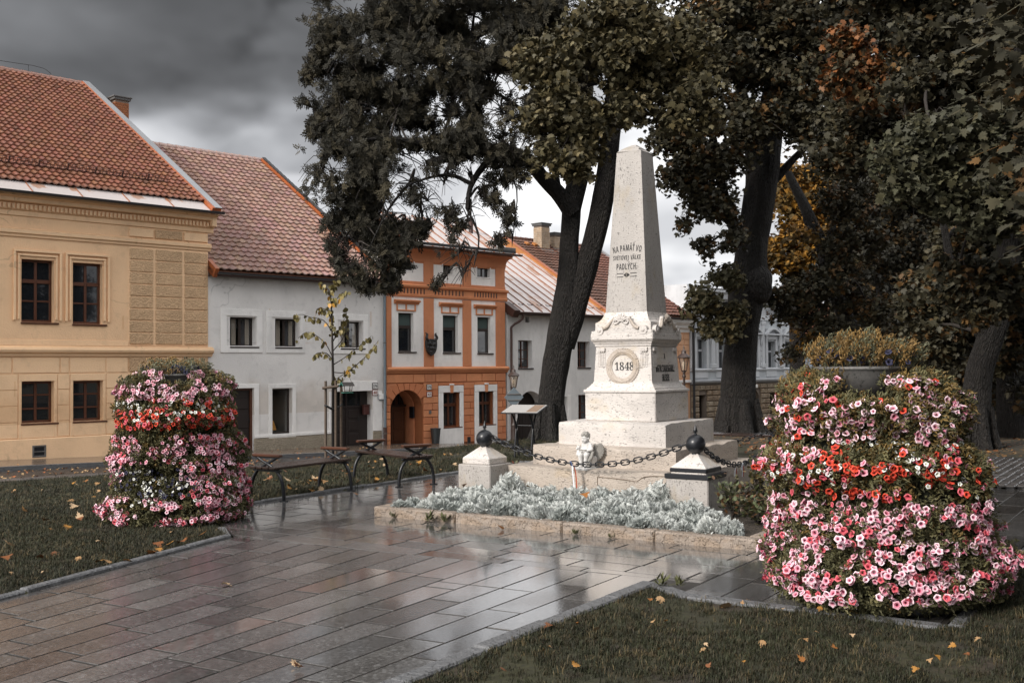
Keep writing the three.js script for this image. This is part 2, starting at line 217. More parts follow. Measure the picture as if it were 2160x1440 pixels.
const plaster = (c, o = {}) => M(c, 0.88, { map: T.stain, bumpMap: T.plasterBump, bumpScale: 0.012, ...o });
const MAT = {
  ochre: plaster([0.84, 0.565, 0.345], { map: T.wallOchre }), ochreRough: M([0.72, 0.48, 0.285], 0.92, { map: T.stain, bumpMap: T.roughcast, bumpScale: 0.03 }), ochreTrim: plaster([0.88, 0.605, 0.375], { map: T.wallOchre }),
  white: plaster([0.74, 0.725, 0.71]), houseWhite: plaster([0.76, 0.74, 0.725], { map: T.wallWhite }), whiteTrim: plaster([0.85, 0.83, 0.81]), whiteWarm: plaster([0.86, 0.83, 0.80]), dashing: M([0.40, 0.34, 0.26], 0.95, { map: T.stain, bumpMap: T.roughcast, bumpScale: 0.05 }),
  orange: plaster([0.58, 0.225, 0.105]), orangeBlock: plaster([0.55, 0.195, 0.085]), orangeTrim: plaster([0.64, 0.26, 0.12]), orangeDark: plaster([0.30, 0.10, 0.035]),
  salmon: plaster([0.70, 0.40, 0.24]), greyBlue: plaster([0.50, 0.53, 0.56]), greyTrim: plaster([0.60, 0.62, 0.65]), greyDark: plaster([0.34, 0.35, 0.37]),
  stoneA: M([0.40, 0.325, 0.24], 0.9, { map: T.concrete, bumpMap: T.roughcast, bumpScale: 0.03 }), stoneB: M([0.46, 0.39, 0.30], 0.9, { map: T.concrete, bumpMap: T.roughcast, bumpScale: 0.03 }), stoneC: M([0.37, 0.285, 0.205], 0.9, { map: T.concrete, bumpMap: T.roughcast, bumpScale: 0.03 }),
  redTile: M([0.27, 0.11, 0.065], 0.36, { map: T.terra, clearcoat: 0.9, clearcoatRoughness: 0.16 }), pinkTile: M([0.43, 0.265, 0.215], 0.33, { map: T.terra, clearcoat: 1, clearcoatRoughness: 0.14 }), brownTile: M([0.15, 0.062, 0.040], 0.5, { map: T.terra }), deck: M([0.16, 0.06, 0.03], 0.9),
  verge: M([0.42, 0.12, 0.04], 0.4, { map: T.terra }), vergeWood: M([0.50, 0.20, 0.055], 0.5, { map: T.wood }), flash: M([0.42, 0.43, 0.45], 0.38, { metalness: 0.6, map: T.stain }),
  sheet: M([0.62, 0.585, 0.575], 0.33, { metalness: 0.25, map: T.rust }), seam: M([0.24, 0.09, 0.04], 0.5), gutter: M([0.055, 0.055, 0.06], 0.35, { metalness: 0.3 }), pipeGrey: M([0.20, 0.24, 0.27], 0.4, { metalness: 0.4 }), pipeBrown: M([0.06, 0.030, 0.024], 0.45),
  brick: M([0.36, 0.14, 0.06], 0.9, { map: T.concrete }), brickPale: M([0.50, 0.40, 0.30], 0.9, { map: T.concrete }), mortar: M([0.20, 0.16, 0.13], 0.95), cap: M([0.10, 0.10, 0.10], 0.8),
  frameBrown: M([0.115, 0.036, 0.014], 0.42, { map: T.wood }), frameDark: M([0.032, 0.018, 0.013], 0.45, { map: T.wood }), doorBrown: M([0.105, 0.036, 0.014], 0.45, { map: T.wood }), doorDark: M([0.022, 0.013, 0.011], 0.5, { map: T.wood }), framePale: M([0.42, 0.43, 0.45], 0.5),
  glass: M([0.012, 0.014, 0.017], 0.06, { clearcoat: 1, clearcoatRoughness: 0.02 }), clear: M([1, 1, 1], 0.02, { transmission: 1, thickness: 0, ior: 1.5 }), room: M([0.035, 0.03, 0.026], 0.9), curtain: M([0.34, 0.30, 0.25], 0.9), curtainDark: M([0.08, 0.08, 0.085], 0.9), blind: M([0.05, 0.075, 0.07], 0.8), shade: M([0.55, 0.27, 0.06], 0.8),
  iron: M([0.012, 0.013, 0.016], 0.32, { metalness: 0.2 }), ironMatt: M([0.016, 0.016, 0.018], 0.5), zinc: M([0.17, 0.17, 0.17], 0.6, { metalness: 0.15, map: T.concrete }), relief: M([0.018, 0.016, 0.015], 0.45),
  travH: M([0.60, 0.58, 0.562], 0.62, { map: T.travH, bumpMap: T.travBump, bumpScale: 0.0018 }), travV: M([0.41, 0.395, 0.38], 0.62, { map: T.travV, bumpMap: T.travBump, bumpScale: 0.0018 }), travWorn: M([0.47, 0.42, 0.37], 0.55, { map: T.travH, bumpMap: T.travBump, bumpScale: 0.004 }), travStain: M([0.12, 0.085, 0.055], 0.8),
  ink: M([0.014, 0.013, 0.012], 0.6), kerbStone: M([0.31, 0.262, 0.222], 0.75, { map: T.concrete, bumpMap: T.roughcast, bumpScale: 0.012 }), kerbGrey: M([0.135, 0.137, 0.142], 0.6, { map: T.speck, bumpMap: T.roughcast, bumpScale: 0.008 }),
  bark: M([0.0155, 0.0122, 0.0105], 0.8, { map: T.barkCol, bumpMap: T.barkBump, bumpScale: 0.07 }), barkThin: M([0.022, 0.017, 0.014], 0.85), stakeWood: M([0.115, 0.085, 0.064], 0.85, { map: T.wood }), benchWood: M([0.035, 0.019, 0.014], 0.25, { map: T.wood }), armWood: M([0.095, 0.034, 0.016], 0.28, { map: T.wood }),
  joint: M([0.028, 0.025, 0.022], 0.5), asphalt: M([0.115, 0.118, 0.125], 0.42, { map: T.asphalt }), cobble: M([0.050, 0.044, 0.042], 0.4, { map: T.asphalt, bumpMap: T.roughcast, bumpScale: 0.03 }), walk: M([0.22, 0.165, 0.125], 0.20, { map: T.asphalt }),
  lawn: M([1, 1, 1], 0.95, { map: T.lawn }), soil: M([1, 1, 1], 0.95, { map: T.soil, bumpMap: T.soilBump, bumpScale: 0.05 }), litter: M([1, 1, 1], 0.9, { map: T.litter }),
  statue: M([0.66, 0.645, 0.625], 0.6, { map: T.speck }), statueDark: M([0.30, 0.285, 0.26], 0.7, { map: T.speck }),
};
// wet paving: a few tones of the same slab, sharing their wetness map
const slabTones = [[0.142, 0.139, 0.138], [0.098, 0.096, 0.096], [0.180, 0.177, 0.175], [0.122, 0.115, 0.112], [0.150, 0.148, 0.149]];
MAT.slab = slabTones.map(c => M(c, 1, { map: T.paveCol, roughnessMap: T.paveRough, bumpMap: T.paveBump, bumpScale: 0.0005, clearcoat: 0.75, clearcoatRoughness: 0.11 }));          // standing film of water
MAT.dampSlab = slabTones.map(c => M(c, 1, { map: T.paveCol, roughnessMap: T.dampRough, bumpMap: T.paveBump, bumpScale: 0.0022, clearcoat: 0.5, clearcoatRoughness: 0.2 }));       // only damp
const leafMat = (c, rough = 0.6) => M(c, rough, { side: THREE.DoubleSide });
// ---------------------------------------------------------------- ground, street, square
const L0 = [-2.80, -10.72], E0 = [0.871, 0.491];                     // where the path meets the square, left end and direction
const fanAngle = s => lerp(18.8, 33.0, s / 4.5) * PI / 180;           // the joints of the path spread slightly
function pathPt(s, r) { const a = fanAngle(s); return [L0[0] + E0[0] * s - Math.sin(a) * r, L0[1] + E0[1] * s + Math.cos(a) * r]; }
const PATH_S = [0, 4.52], PATH_R = 10;
function mon2(u, v) { const p = monPos(u, 0, v); return [p[0], p[2]]; }
const plazaPoly = [pathPt(PATH_S[0], PATH_R), pathPt(0, 0), [-3.02, -11.25], mon2(-3.72, 4.0), mon2(-3.72, -3.1), mon2(16, -3.1), mon2(16, -2.0), mon2(4.77, -2.0), mon2(4.77, 5.28), mon2(2.95, 5.28), pathPt(PATH_S[1], 0.12), pathPt(PATH_S[1], PATH_R)];
function inside(x, z, P) { let c = false; for (let i = 0, j = P.length - 1; i < P.length; j = i++) if ((P[i][1] > z) !== (P[j][1] > z) && x < (P[j][0] - P[i][0]) * (z - P[i][1]) / (P[j][1] - P[i][1]) + P[i][0]) c = !c; return c; }
function clipHalf(S, a, b, ref) {                                   // keep the side of the line a-b on which ref lies
  const d = p => (b[0] - a[0]) * (p[1] - a[1]) - (b[1] - a[1]) * (p[0] - a[0]), sg = Math.sign(d(ref)), o = [];
  for (let k = 0; k < S.length; k++) { const p = S[k], q = S[(k + 1) % S.length], dp = sg * d(p), dq = sg * d(q); if (dp >= 0) o.push(p); if ((dp >= 0) !== (dq >= 0)) { const t = dp / (dp - dq); o.push([lerp(p[0], q[0], t), lerp(p[1], q[1], t)]); } }
  return o;
}
function sheet(x0, x1, z0, z1, step, yf, mat, name, hole) {
  const nx = Math.round((x1 - x0) / step), nz = Math.round((z1 - z0) / step), pos = [], uv = [], idx = [];
  for (let j = 0; j <= nz; j++) for (let i = 0; i <= nx; i++) { const x = lerp(x0, x1, i / nx), z = lerp(z0, z1, j / nz); pos.push(x, yf(x, z), z); uv.push(x, z); }
  for (let j = 0; j < nz; j++) for (let i = 0; i < nx; i++) { const xc = lerp(x0, x1, (i + 0.5) / nx), zc = lerp(z0, z1, (j + 0.5) / nz); if (hole && hole(xc, zc)) continue; const a = j * (nx + 1) + i, b = a + 1, c = a + nx + 1, d = c + 1; idx.push(a, c, b, b, c, d); }
  const g = new THREE.BufferGeometry(); g.setAttribute('position', new THREE.Float32BufferAttribute(pos, 3)); g.setAttribute('uv', new THREE.Float32BufferAttribute(uv, 2)); g.setIndex(idx); g.computeVertexNormals();
  return single(name, g, mat, null, null, null, 'structure', { raw: true });
}
const inNear = (x, z) => x > -16 && x < 14 && z > -30 && z < -2;
const isPark = (x, z) => { const [u, v] = uvOf(x, z); return v < -3.1 && u > 2.4 || u > 12; };
function lawnY(x, z) {
  const h = terrain(x, z), [t, n] = tnOf(x, z);
  if (inside(x, z, plazaPoly)) return h - 0.09;
  if (n < 7.3) return h - 0.12;
  return h + 0.012 + 0.02 * (tn(x * 0.9, z * 0.9, 1e6, 5) - 0.5) + 0.012 * (tn(x * 3, z * 3, 1e6, 6) - 0.5);
}
sheet(-16, 14, -30, -2, 0.1, lawnY, MAT.lawn, 'lawn');
sheet(-260, 260, -330, 60, 2, (x, z) => terrain(x, z) - 0.14, MAT.lawn, 'ground', (x, z) => x > -15 && x < 13 && z > -29 && z < -3);
// park floor under the trees on the right: wet path setts, then soil with leaf litter
{
  sheet(2, 34, -27, 8, 0.25, (x, z) => terrain(x, z) + 0.03, MAT.cobble, 'park_path', (x, z) => { const [u, v] = uvOf(x, z); return v > -3.12 || v < -7.8 || u < 1.5 || u > 30; });
  const R = rng(808), ms = [], cs = [], sett = merge(bev(-0.058, 0.058, -0.04, 0.03, -0.058, 0.058, 0.014)); for (let u = 2.6; u < 15; u += 0.127) for (let v = -3.2; v > -7.7; v -= 0.127) { const p = monPos(u + R.r(-0.006, 0.006), 0, v + R.r(-0.006, 0.006) + (Math.round(u / 0.127) % 2 ? 0.06 : 0)); ms.push(new THREE.Matrix4().compose(V3(p[0], terrain(p[0], p[2]) + 0.012 + R.r(-0.004, 0.008), p[2]), new THREE.Quaternion().setFromEuler(new THREE.Euler(R.r(-0.05, 0.05), MTURN + R.r(-0.04, 0.04), R.r(-0.05, 0.05))), V3(1, 1, 1))); const k = R.r(0.7, 1.4); cs.push(lin(k, k, k)); }
  tag(copies(scene, 'path_setts', sett, M([0.052, 0.047, 0.045], 0.3), ms, { colors: cs }), 'small dark wet setts of the path on the right', 'setts', null, 'stuff');
  sheet(3, 60, -70, -17, 1, (x, z) => { const [u, v] = uvOf(x, z); return terrain(x, z) + (v < -7.6 ? 0.05 : -0.3); }, MAT.litter, 'park_floor');
}
// the street: pavement with kerb, setts, asphalt
{
  const run = (n0, n1, dy, mat, name, thick) => { const g = []; const ts = [-14, -6, 0, 6.8, 14.5, 21.4, 28, 35, 47, 62];
    for (let i = 0; i + 1 < ts.length; i++) { const q = [[ts[i], n0], [ts[i + 1], n0], [ts[i + 1], n1], [ts[i], n1]], P = q.map(([t, n]) => facPos(t, streetY(t) + dy, n)), B = P.map(p => [p[0], p[1] - thick, p[2]]);
      const pos = [], tri = (a, b, c) => pos.push(...a, ...b, ...c); tri(P[0], P[2], P[1]); tri(P[0], P[3], P[2]); tri(P[3], B[3], P[2]); tri(B[3], B[2], P[2]);
      const s = new THREE.BufferGeometry(); s.setAttribute('position', new THREE.Float32BufferAttribute(pos, 3)); s.computeVertexNormals(); g.push(s); }
    return single(name, g, mat, null, null, null, 'structure'); };
  run(-0.1, 2.55, 0.0, MAT.walk, 'pavement', 0.2); run(2.55, 2.70, 0.012, MAT.kerbGrey, 'street_kerb', 0.25); run(2.70, 4.9, -0.11, MAT.cobble, 'street_setts', 0.1); run(4.9, 7.3, -0.105, MAT.asphalt, 'road', 0.1); run(7.22, 7.36, 0.0, MAT.kerbGrey, 'road_edge', 0.2);
}
// the square: slabs laid one by one on a dark bed
{
  const bed = new THREE.ShapeGeometry(poly(plazaPoly.map(p => [p[0], -p[1]]))); bed.rotateX(-PI / 2); bed.translate(0, -0.0034, 0);
  const plaza = single('plaza', boxUV(bed), MAT.joint, null, null, null, 'structure', { raw: true });
  const R = rng(77), slabs = [];
  const addSlab = (q) => {                                           // q: polygon in x, z
    if (q.length < 3) return; let ar = 0, cx = 0, cz = 0; for (let i = 0, j = q.length - 1; i < q.length; j = i++) ar += q[j][0] * q[i][1] - q[i][0] * q[j][1];
    if (Math.abs(ar) / 2 < 0.004) return; q.forEach(p => { cx += p[0] / q.length; cz += p[1] / q.length; });
    slabs.push({ q, cx, cz, d: Math.hypot(cx, cz) });
  };
  const shrink = (a, b, g) => [a + g, b - g];
  // path: courses along the walking direction, cut by the fan of the two kerbs
  const NC = 15, cw = (PATH_S[1] - PATH_S[0]) / NC;
  for (let c = 0; c < NC; c++) { let r = 0.006; const j = 0.0085; while (r < 6.9) { let len = R.pick([0.55, 0.7, 0.8, 0.9, 1.0]); if (R() < 0.06) len = 0.2; const s0 = PATH_S[0] + c * cw + j, s1 = s0 + cw - 2 * j, r1 = r + len;
      const q = [pathPt(s0, r), pathPt(s1, r), pathPt(s1, r1 - 3 * j), pathPt(s0, r1 - 3 * j)]; r = r1; if (q.every(p => p[1] > -1.6)) continue; addSlab(q); } }
  // square: courses along u in front and on the left, along v on the right
  const mid = mon2(0, 4.2), bA = [pathPt(0, -0.008), pathPt(4.52, -0.008)], corner = [-3.02, -11.25];
  const bedBox = (u, v) => u > -1.76 && u < 2.79 && v < 3.2 && v > -3.2;
  for (let v = 6.2, row = 0; v > -3.1; v -= 0.305, row++) { let u = -4.2 - R() * 0.6; while (u < 2.95) { const len = R.pick([0.55, 0.65, 0.75, 0.9]), j = 0.0085; let q = [mon2(u + j, v - j), mon2(u + len - 1.8 * j, v - j), mon2(u + len - 1.8 * j, v - 0.305 + j), mon2(u + j, v - 0.305 + j)];
      if (!bedBox(u + len / 2, v - 0.15)) { q = clipHalf(q, mon2(2.894, 9), mon2(2.894, -9), mid); q = clipHalf(q, bA[0], bA[1], mid); q = clipHalf(q, pathPt(0, 0), corner, mid); q = clipHalf(q, corner, mon2(-3.72, 4.0), mid); q = clipHalf(q, mon2(-3.72, 9), mon2(-3.72, -9), mid); addSlab(q); } u += len; } }
  for (let u = 2.91; u < 16; u += 0.305) { let v = u < 4.7 ? 5.28 + R() * 0.4 : -2.0; const u1 = u < 4.75 ? Math.min(u + 0.299, 4.765) : u + 0.299; while (v > -3.05) { const len = R.pick([0.6, 0.8, 0.95]), j = 0.0085;
      let q = [mon2(u + j, v - j), mon2(u1, v - j), mon2(u1, v - len + j), mon2(u + j, v - len + j)]; q = clipHalf(q, mon2(0, 5.27), mon2(9, 5.27), mid); q = clipHalf(q, mon2(0, -3.09), mon2(9, -3.09), mid); addSlab(q); v -= len; } }
  slabs.sort((a, b) => a.d - b.d);
  const rest = [[], [], [], [], []]; let made = 0;
  for (const s of slabs) {
    const dz = R.r(-0.0008, 0.0012), tx = R.r(-0.003, 0.003), tz = R.r(-0.003, 0.003), du = R.r(0, 9), dv = R.r(0, 9), top = [], pos = [], uvs = [];
    let q = s.q; let ar = 0; for (let i = 0, j = q.length - 1; i < q.length; j = i++) ar += q[j][0] * q[i][1] - q[i][0] * q[j][1]; if (ar > 0) q = q.slice().reverse();
    const b = 0.0006, Y = p => dz + (p[0] - s.cx) * tx + (p[1] - s.cz) * tz, inn = q.map(p => { const l = Math.hypot(p[0] - s.cx, p[1] - s.cz), k = Math.max(0, 1 - b * 1.4 / l); return [s.cx + (p[0] - s.cx) * k, s.cz + (p[1] - s.cz) * k]; });
    const put = (p, y) => { pos.push(p[0], y, p[1]); uvs.push(p[0] + du, p[1] + dv); };
    for (let i = 1; i + 1 < q.length; i++) { put(inn[0], Y(inn[0])); put(inn[i], Y(inn[i])); put(inn[i + 1], Y(inn[i + 1])); }
    for (let i = 0; i < q.length; i++) { const k = (i + 1) % q.length, A = q[i], B = q[k], a = inn[i], c = inn[k]; put(A, Y(A) - b); put(B, Y(B) - b); put(c, Y(c)); put(A, Y(A) - b); put(c, Y(c)); put(a, Y(a)); put(A, -0.04); put(B, -0.04); put(B, Y(B) - b); put(A, -0.04); put(B, Y(B) - b); put(A, Y(A) - b); }
    const g = new THREE.BufferGeometry(); g.setAttribute('position', new THREE.Float32BufferAttribute(pos, 3)); g.setAttribute('uv', new THREE.Float32BufferAttribute(uvs, 2)); g.computeVertexNormals();
    const mi = R.i(5), wet = smooth(-1.9, -0.2, s.cx + 0.25 * (s.cz + 8) + R.r(-1.1, 1.1)) > 0.5 || s.cz < -10.4; if (made < 300 && s.cz < -4.2) { part(plaza, 'paving_slab', g, (wet ? MAT.slab : MAT.dampSlab)[mi], { raw: true }); made++; } else rest[mi].push(g);
  }
  const all = rest.flatMap((r, i) => r); if (all.length) { const m = new THREE.Mesh(mergeGeometries(all), MAT.slab[0]); m.name = 'distant_slabs'; m.userData.kind = 'stuff'; m.receiveShadow = true; plaza.add(m); }
}
// kerb strips round the lawns, stone by stone
function kerbLine(name, pts, w, y0, y1, mat, len, seed) {
  const g = new THREE.Group(); g.name = numbered(name); tag(g, null, null, null, 'structure'); scene.add(g); const R = rng(seed);
  for (let i = 0; i + 1 < pts.length; i++) { const a = pts[i], b = pts[i + 1], L = Math.hypot(b[0] - a[0], b[1] - a[1]), dx = (b[0] - a[0]) / L, dz = (b[1] - a[1]) / L, ang = Math.atan2(-dz, dx); let s = 0;
    while (s < L - 0.02) { const l = Math.min(L - s, len * R.r(0.85, 1.15)), h = bev(0.003, l - 0.003, y0, y1 + R.r(-0.006, 0.006), -w / 2, w / 2, 0.012); h.rotateY(ang + R.r(-0.006, 0.006)); h.translate(a[0] + dx * s, terrain(a[0] + dx * s, a[1] + dz * s), a[1] + dz * s); part(g, 'kerb_stone', h, mat); s += l; } }
  return g;
}
{
  const o = (p, q, d) => { const L = Math.hypot(q[0] - p[0], q[1] - p[1]); return [(p[1] - q[1]) / L * d, (q[0] - p[0]) / L * d]; };
  const offL = (pts, d) => pts.map((p, i) => { const a = o(pts[Math.max(0, i - 1)], pts[Math.min(pts.length - 1, i + 1)], d); return [p[0] + a[0], p[1] + a[1]]; });
  kerbLine('lawn_kerb', offL([pathPt(0, 7.6), pathPt(0, 3.8), pathPt(0, 0.05), [-3.02, -11.25]], -0.045), 0.085, -0.2, 0.03, MAT.kerbGrey, 1.0, 5);
  kerbLine('lawn_kerb', offL([mon2(-3.72, 4.0), mon2(-3.72, 1.0), mon2(-3.72, -3.1), mon2(1.5, -3.1)], -0.05), 0.085, -0.2, 0.03, MAT.kerbGrey, 1.0, 6);
  kerbLine('lawn_kerb', [pathPt(PATH_S[1] + 0.06, 6.6), pathPt(PATH_S[1] + 0.06, 3.3), pathPt(PATH_S[1] + 0.06, 0.25), mon2(3.05, 5.36), mon2(4.8, 5.36)], 0.13, -0.2, 0.032, MAT.kerbGrey, 0.8, 7);
  kerbLine('lawn_kerb', [mon2(4.85, 5.3), mon2(4.85, -1.95), mon2(14, -1.95)], 0.1, -0.2, 0.03, MAT.kerbGrey, 1.0, 8);
}
// ---------------------------------------------------------------- houses (shapes in the street front's frame: t along, y up, n out)
function house(name, label, t0, yb, category = 'house') { const g = thing(name, label, category, facPos(t0, yb, 0), FTURN); off.set(g, [t0, yb, 0]); return g; }
function wall(h, name, outline, holes, mat, n = 0, thick = 0.35) { const s = poly(outline); holes.forEach(o => s.holes.push(o)); const g = extrude(s, thick, 0, 14); g.translate(0, 0, n - thick); return part(h, name, g, mat); }
const rect = (t0, t1, y0, y1) => { const p = new THREE.Path(); p.moveTo(t0, y0); p.lineTo(t1, y0); p.lineTo(t1, y1); p.lineTo(t0, y1); p.closePath(); return p; };
const rp = (t0, t1, y0, y1) => [[t0, y0], [t1, y0], [t1, y1], [t0, y1]];
function win(h, t0, t1, y0, y1, o = {}) {
  const n = (o.n || 0) - (o.deep || 0.2), f = o.f || 0.07, m = o.m || 0.035, d = 0.06, fm = o.mat || MAT.frameBrown, xs = [t0 + f, ...(o.mull || []).map(k => lerp(t0, t1, k)), t1 - f], ys = [y0 + f, ...(o.rail || []).map(k => lerp(y0, y1, k)), y1 - f], G = [];
  G.push(bev(t0, t1, y0, y0 + f, n - d, n, 0.008), bev(t0, t1, y1 - f, y1, n - d, n, 0.008), bev(t0, t0 + f, y0 + f, y1 - f, n - d, n - 0.002, 0.008), bev(t1 - f, t1, y0 + f, y1 - f, n - d, n - 0.002, 0.008));
  for (let i = 1; i < xs.length - 1; i++) G.push(bev(xs[i] - m * 1.3, xs[i] + m * 1.3, y0 + f, y1 - f, n - d, n + 0.012, 0.008));
  for (let j = 1; j < ys.length - 1; j++) { const mm = (o.heavy === j ? 1.8 : 0.8) * m; for (let i = 0; i + 1 < xs.length; i++) G.push(bev(xs[i] + (i ? m * 1.3 : 0), xs[i + 1] - (i + 2 < xs.length ? m * 1.3 : 0), ys[j] - mm, ys[j] + mm, n - d, n - 0.004 + (o.heavy === j ? 0.03 : 0), 0.006)); }
  const w = part(h, 'window', G, fm);
  for (let i = 0; i + 1 < xs.length; i++) for (let j = 0; j + 1 < ys.length; j++) part(w, 'pane', box(xs[i], xs[i + 1], ys[j], ys[j + 1], n - 0.034, n - 0.026), o.see ? MAT.clear : MAT.glass);
  if (o.sill !== false) part(w, 'sill', bev(t0 - 0.02, t1 + (o.sillR || 0.1), y0 - 0.06, y0 - 0.005, n - 0.05, (o.n || 0) + 0.05, 0.01), o.sillMat || fm);
  if (o.see) part(h, 'room', [box(t0 - 0.05, t1 + 0.05, y0 - 0.05, y1 + 0.05, n - 1.2, n - 1.15), box(t0 - 0.06, t0 - 0.05, y0 - 0.05, y1 + 0.05, n - 1.15, n - 0.08), box(t1 + 0.05, t1 + 0.06, y0 - 0.05, y1 + 0.05, n - 1.15, n - 0.08), box(t0 - 0.05, t1 + 0.05, y1 + 0.05, y1 + 0.06, n - 1.15, n - 0.08), box(t0 - 0.05, t1 + 0.05, y0 - 0.06, y0 - 0.05, n - 1.15, n - 0.08)], o.roomMat || MAT.room);
  return w;
}
function door(h, t0, t1, y0, y1, n, mat, o = {}) {
  const d = part(h, 'door', [box(t0, t1, y0, y1, n - 0.06, n)], mat, { label: o.label }), k = o.leaves || 1, w = (t1 - t0) / k;
  for (let i = 0; i < k; i++) { const a = t0 + w * i + 0.1, b = t0 + w * (i + 1) - 0.1; for (const [p, q] of o.panels || [[0.08, 0.42], [0.48, 0.72], [0.77, 0.93]]) part(d, 'door_panel', bev(a, b, lerp(y0, y1, p), lerp(y0, y1, q), n - 0.01, n + 0.022, 0.02), mat); if (i) part(d, 'cover_strip', bev(t0 + w * i - 0.03, t0 + w * i + 0.03, y0, y1, n - 0.01, n + 0.035, 0.01), mat); }
  const hx = o.hx || t1 - 0.09; part(d, 'handle', [bev(hx - 0.025, hx + 0.025, y0 + 0.95, y0 + 1.15, n + 0.002, n + 0.014, 0.004), beam([hx, y0 + 1.06, n + 0.05], [hx - 0.11, y0 + 1.06, n + 0.05], 0.02, 0.02)], MAT.ironMatt);
  return d;
}
function frameRing(t0, t1, y0, y1, w, n0, n1, bottom = true) { const g = [bev(t0, t1, y1 - w, y1, n0, n1, 0.008), bev(t0, t0 + w, bottom ? y0 + w : y0, y1 - w, n0, n1, 0.008), bev(t1 - w, t1, bottom ? y0 + w : y0, y1 - w, n0, n1, 0.008)]; if (bottom) g.push(bev(t0, t1, y0, y0 + w, n0, n1, 0.008)); return g; }
// roof slope: s runs up from the eave, h stands off the slope
function slope(ye, ne, deg) { const a = deg * PI / 180, c = Math.cos(a), s = Math.sin(a); return { a, c, s, p: (t, u, k = 0) => [t, ye + u * s + k * c, ne - u * c + k * s], m: (t, u, k = 0) => new THREE.Matrix4().makeRotationX(a).setPosition(t, ye + u * s + k * c, ne - u * c + k * s) }; }
// in a slope's own axes: x along, -z up the slope, y off it
const onSlope = (S, g, t, u, k = 0) => { g.applyMatrix4(new THREE.Matrix4().makeRotationX(S.a)); const q = S.p(t, u, k); return g.translate(...q); };
function tileGeom(w, l, amp) {                                        // interlocking pantile with a rounded roll and a thick lower lip
  const prof = []; const N = 7; for (let i = 0; i <= N; i++) { const x = i / N; prof.push([(x - 0.5) * w * 1.04, amp * (x < 0.45 ? 0.25 * Math.sin(x / 0.45 * PI) * -1 + 0.1 : Math.sin((x - 0.45) / 0.55 * PI) + 0.1)]); }
  const pos = [], q = (a, b, c, d) => pos.push(...a, ...b, ...c, ...a, ...c, ...d), lip = 0.032, tilt = 0.060;
  for (let i = 0; i < N; i++) { const [x0, y0] = prof[i], [x1, y1] = prof[i + 1]; q([x0, y0 + lip + tilt, 0], [x1, y1 + lip + tilt, 0], [x1, y1 + lip, -l * 1.12], [x0, y0 + lip, -l * 1.12]); q([x0, y0 + tilt - 0.01, 0], [x1, y1 + tilt - 0.01, 0], [x1, y1 + lip + tilt, 0], [x0, y0 + lip + tilt, 0]); }
  const g = new THREE.BufferGeometry(); g.setAttribute('position', new THREE.Float32BufferAttribute(pos, 3)); g.computeVertexNormals();
  const v = mergeVertices(boxUV(g), 1e-4); return g;
}
function tiles(h, S, t0, t1, U, w, l, amp, mat, seed, tone) {
  const R = rng(seed), ms = [], cs = [], f = off.get(h), rows = Math.floor(U / l), cols = Math.ceil((t1 - t0) / w);
  for (let r = 0; r < rows; r++) for (let c = 0; c < cols; c++) { const t = t0 + (c + 0.5) * w; if (t > t1 - w * 0.3) continue; const m = S.m(t - f[0], r * l, 0.02 + R.r(0, 0.008)); m.multiply(new THREE.Matrix4().makeRotationY(R.r(-0.012, 0.012))); const e = m.elements; e[13] -= f[1]; ms.push(m); cs.push(tone(R, r, c)); }
  return copies(h, 'roof_tiles', tileGeom(w, l, amp), mat, ms, { colors: cs });
}
function gutter(h, t0, t1, y, n, mat, r = 0.075) { const s = new THREE.Shape(); s.absarc(0, 0, r, PI, 0, false); s.lineTo(r - 0.012, 0); s.absarc(0, 0, r - 0.012, 0, PI, true); s.lineTo(-r, 0); const g = extrude(s, t1 - t0, 0, 8); g.rotateY(PI / 2); g.translate(t0, y, n); return part(h, 'gutter', g, mat); }
function chimney(h, t0, t1, y0, y1, n0, n1, bm, courseH, seed) {
  const c = part(h, 'chimney', box(t0 + 0.012, t1 - 0.012, y0, y1 - 0.16, n0 + 0.012, n1 - 0.012), MAT.mortar), R = rng(seed), g = [];
  const rows = Math.floor((y1 - 0.16 - y0) / courseH);
  for (let r = 0; r < rows; r++) { const y = y0 + r * courseH, bl = 0.22; for (const [a, b, ax] of [[t0, t1, 0], [n0, n1, 1]]) { let x = a + (r % 2 ? bl / 2 : 0) - (r % 2 ? bl : 0); while (x < b) { const p = Math.max(a, x), q = Math.min(b, x + bl) - 0.01; if (q - p > 0.03) { const d = R.r(0, 0.006); if (ax === 0) g.push(box(p, q, y, y + courseH - 0.012, n1 - 0.03, n1 + d)); else g.push(box(t0 - d, t0 + 0.03, y, y + courseH - 0.012, p, q)); } x += bl; } } }
  part(c, 'bricks', g, bm, { kind: 'stuff' });
  part(c, 'chimney_cap', [bev(t0 - 0.06, t1 + 0.06, y1 - 0.16, y1 - 0.06, n0 - 0.06, n1 + 0.06, 0.01), bev(t0 - 0.10, t1 + 0.10, y1 - 0.06, y1, n0 - 0.10, n1 + 0.10, 0.01)], MAT.cap); return c;
}
function blocks(h, name, list, n0, d, mats, seed, b = 0.012) { const R = rng(seed); for (const [t0, t1, y0, y1] of list) part(h, name, bev(t0, t1, y0, y1, n0 - 0.02, n0 + d + R.r(-0.004, 0.004), b), R.pick(mats)); }
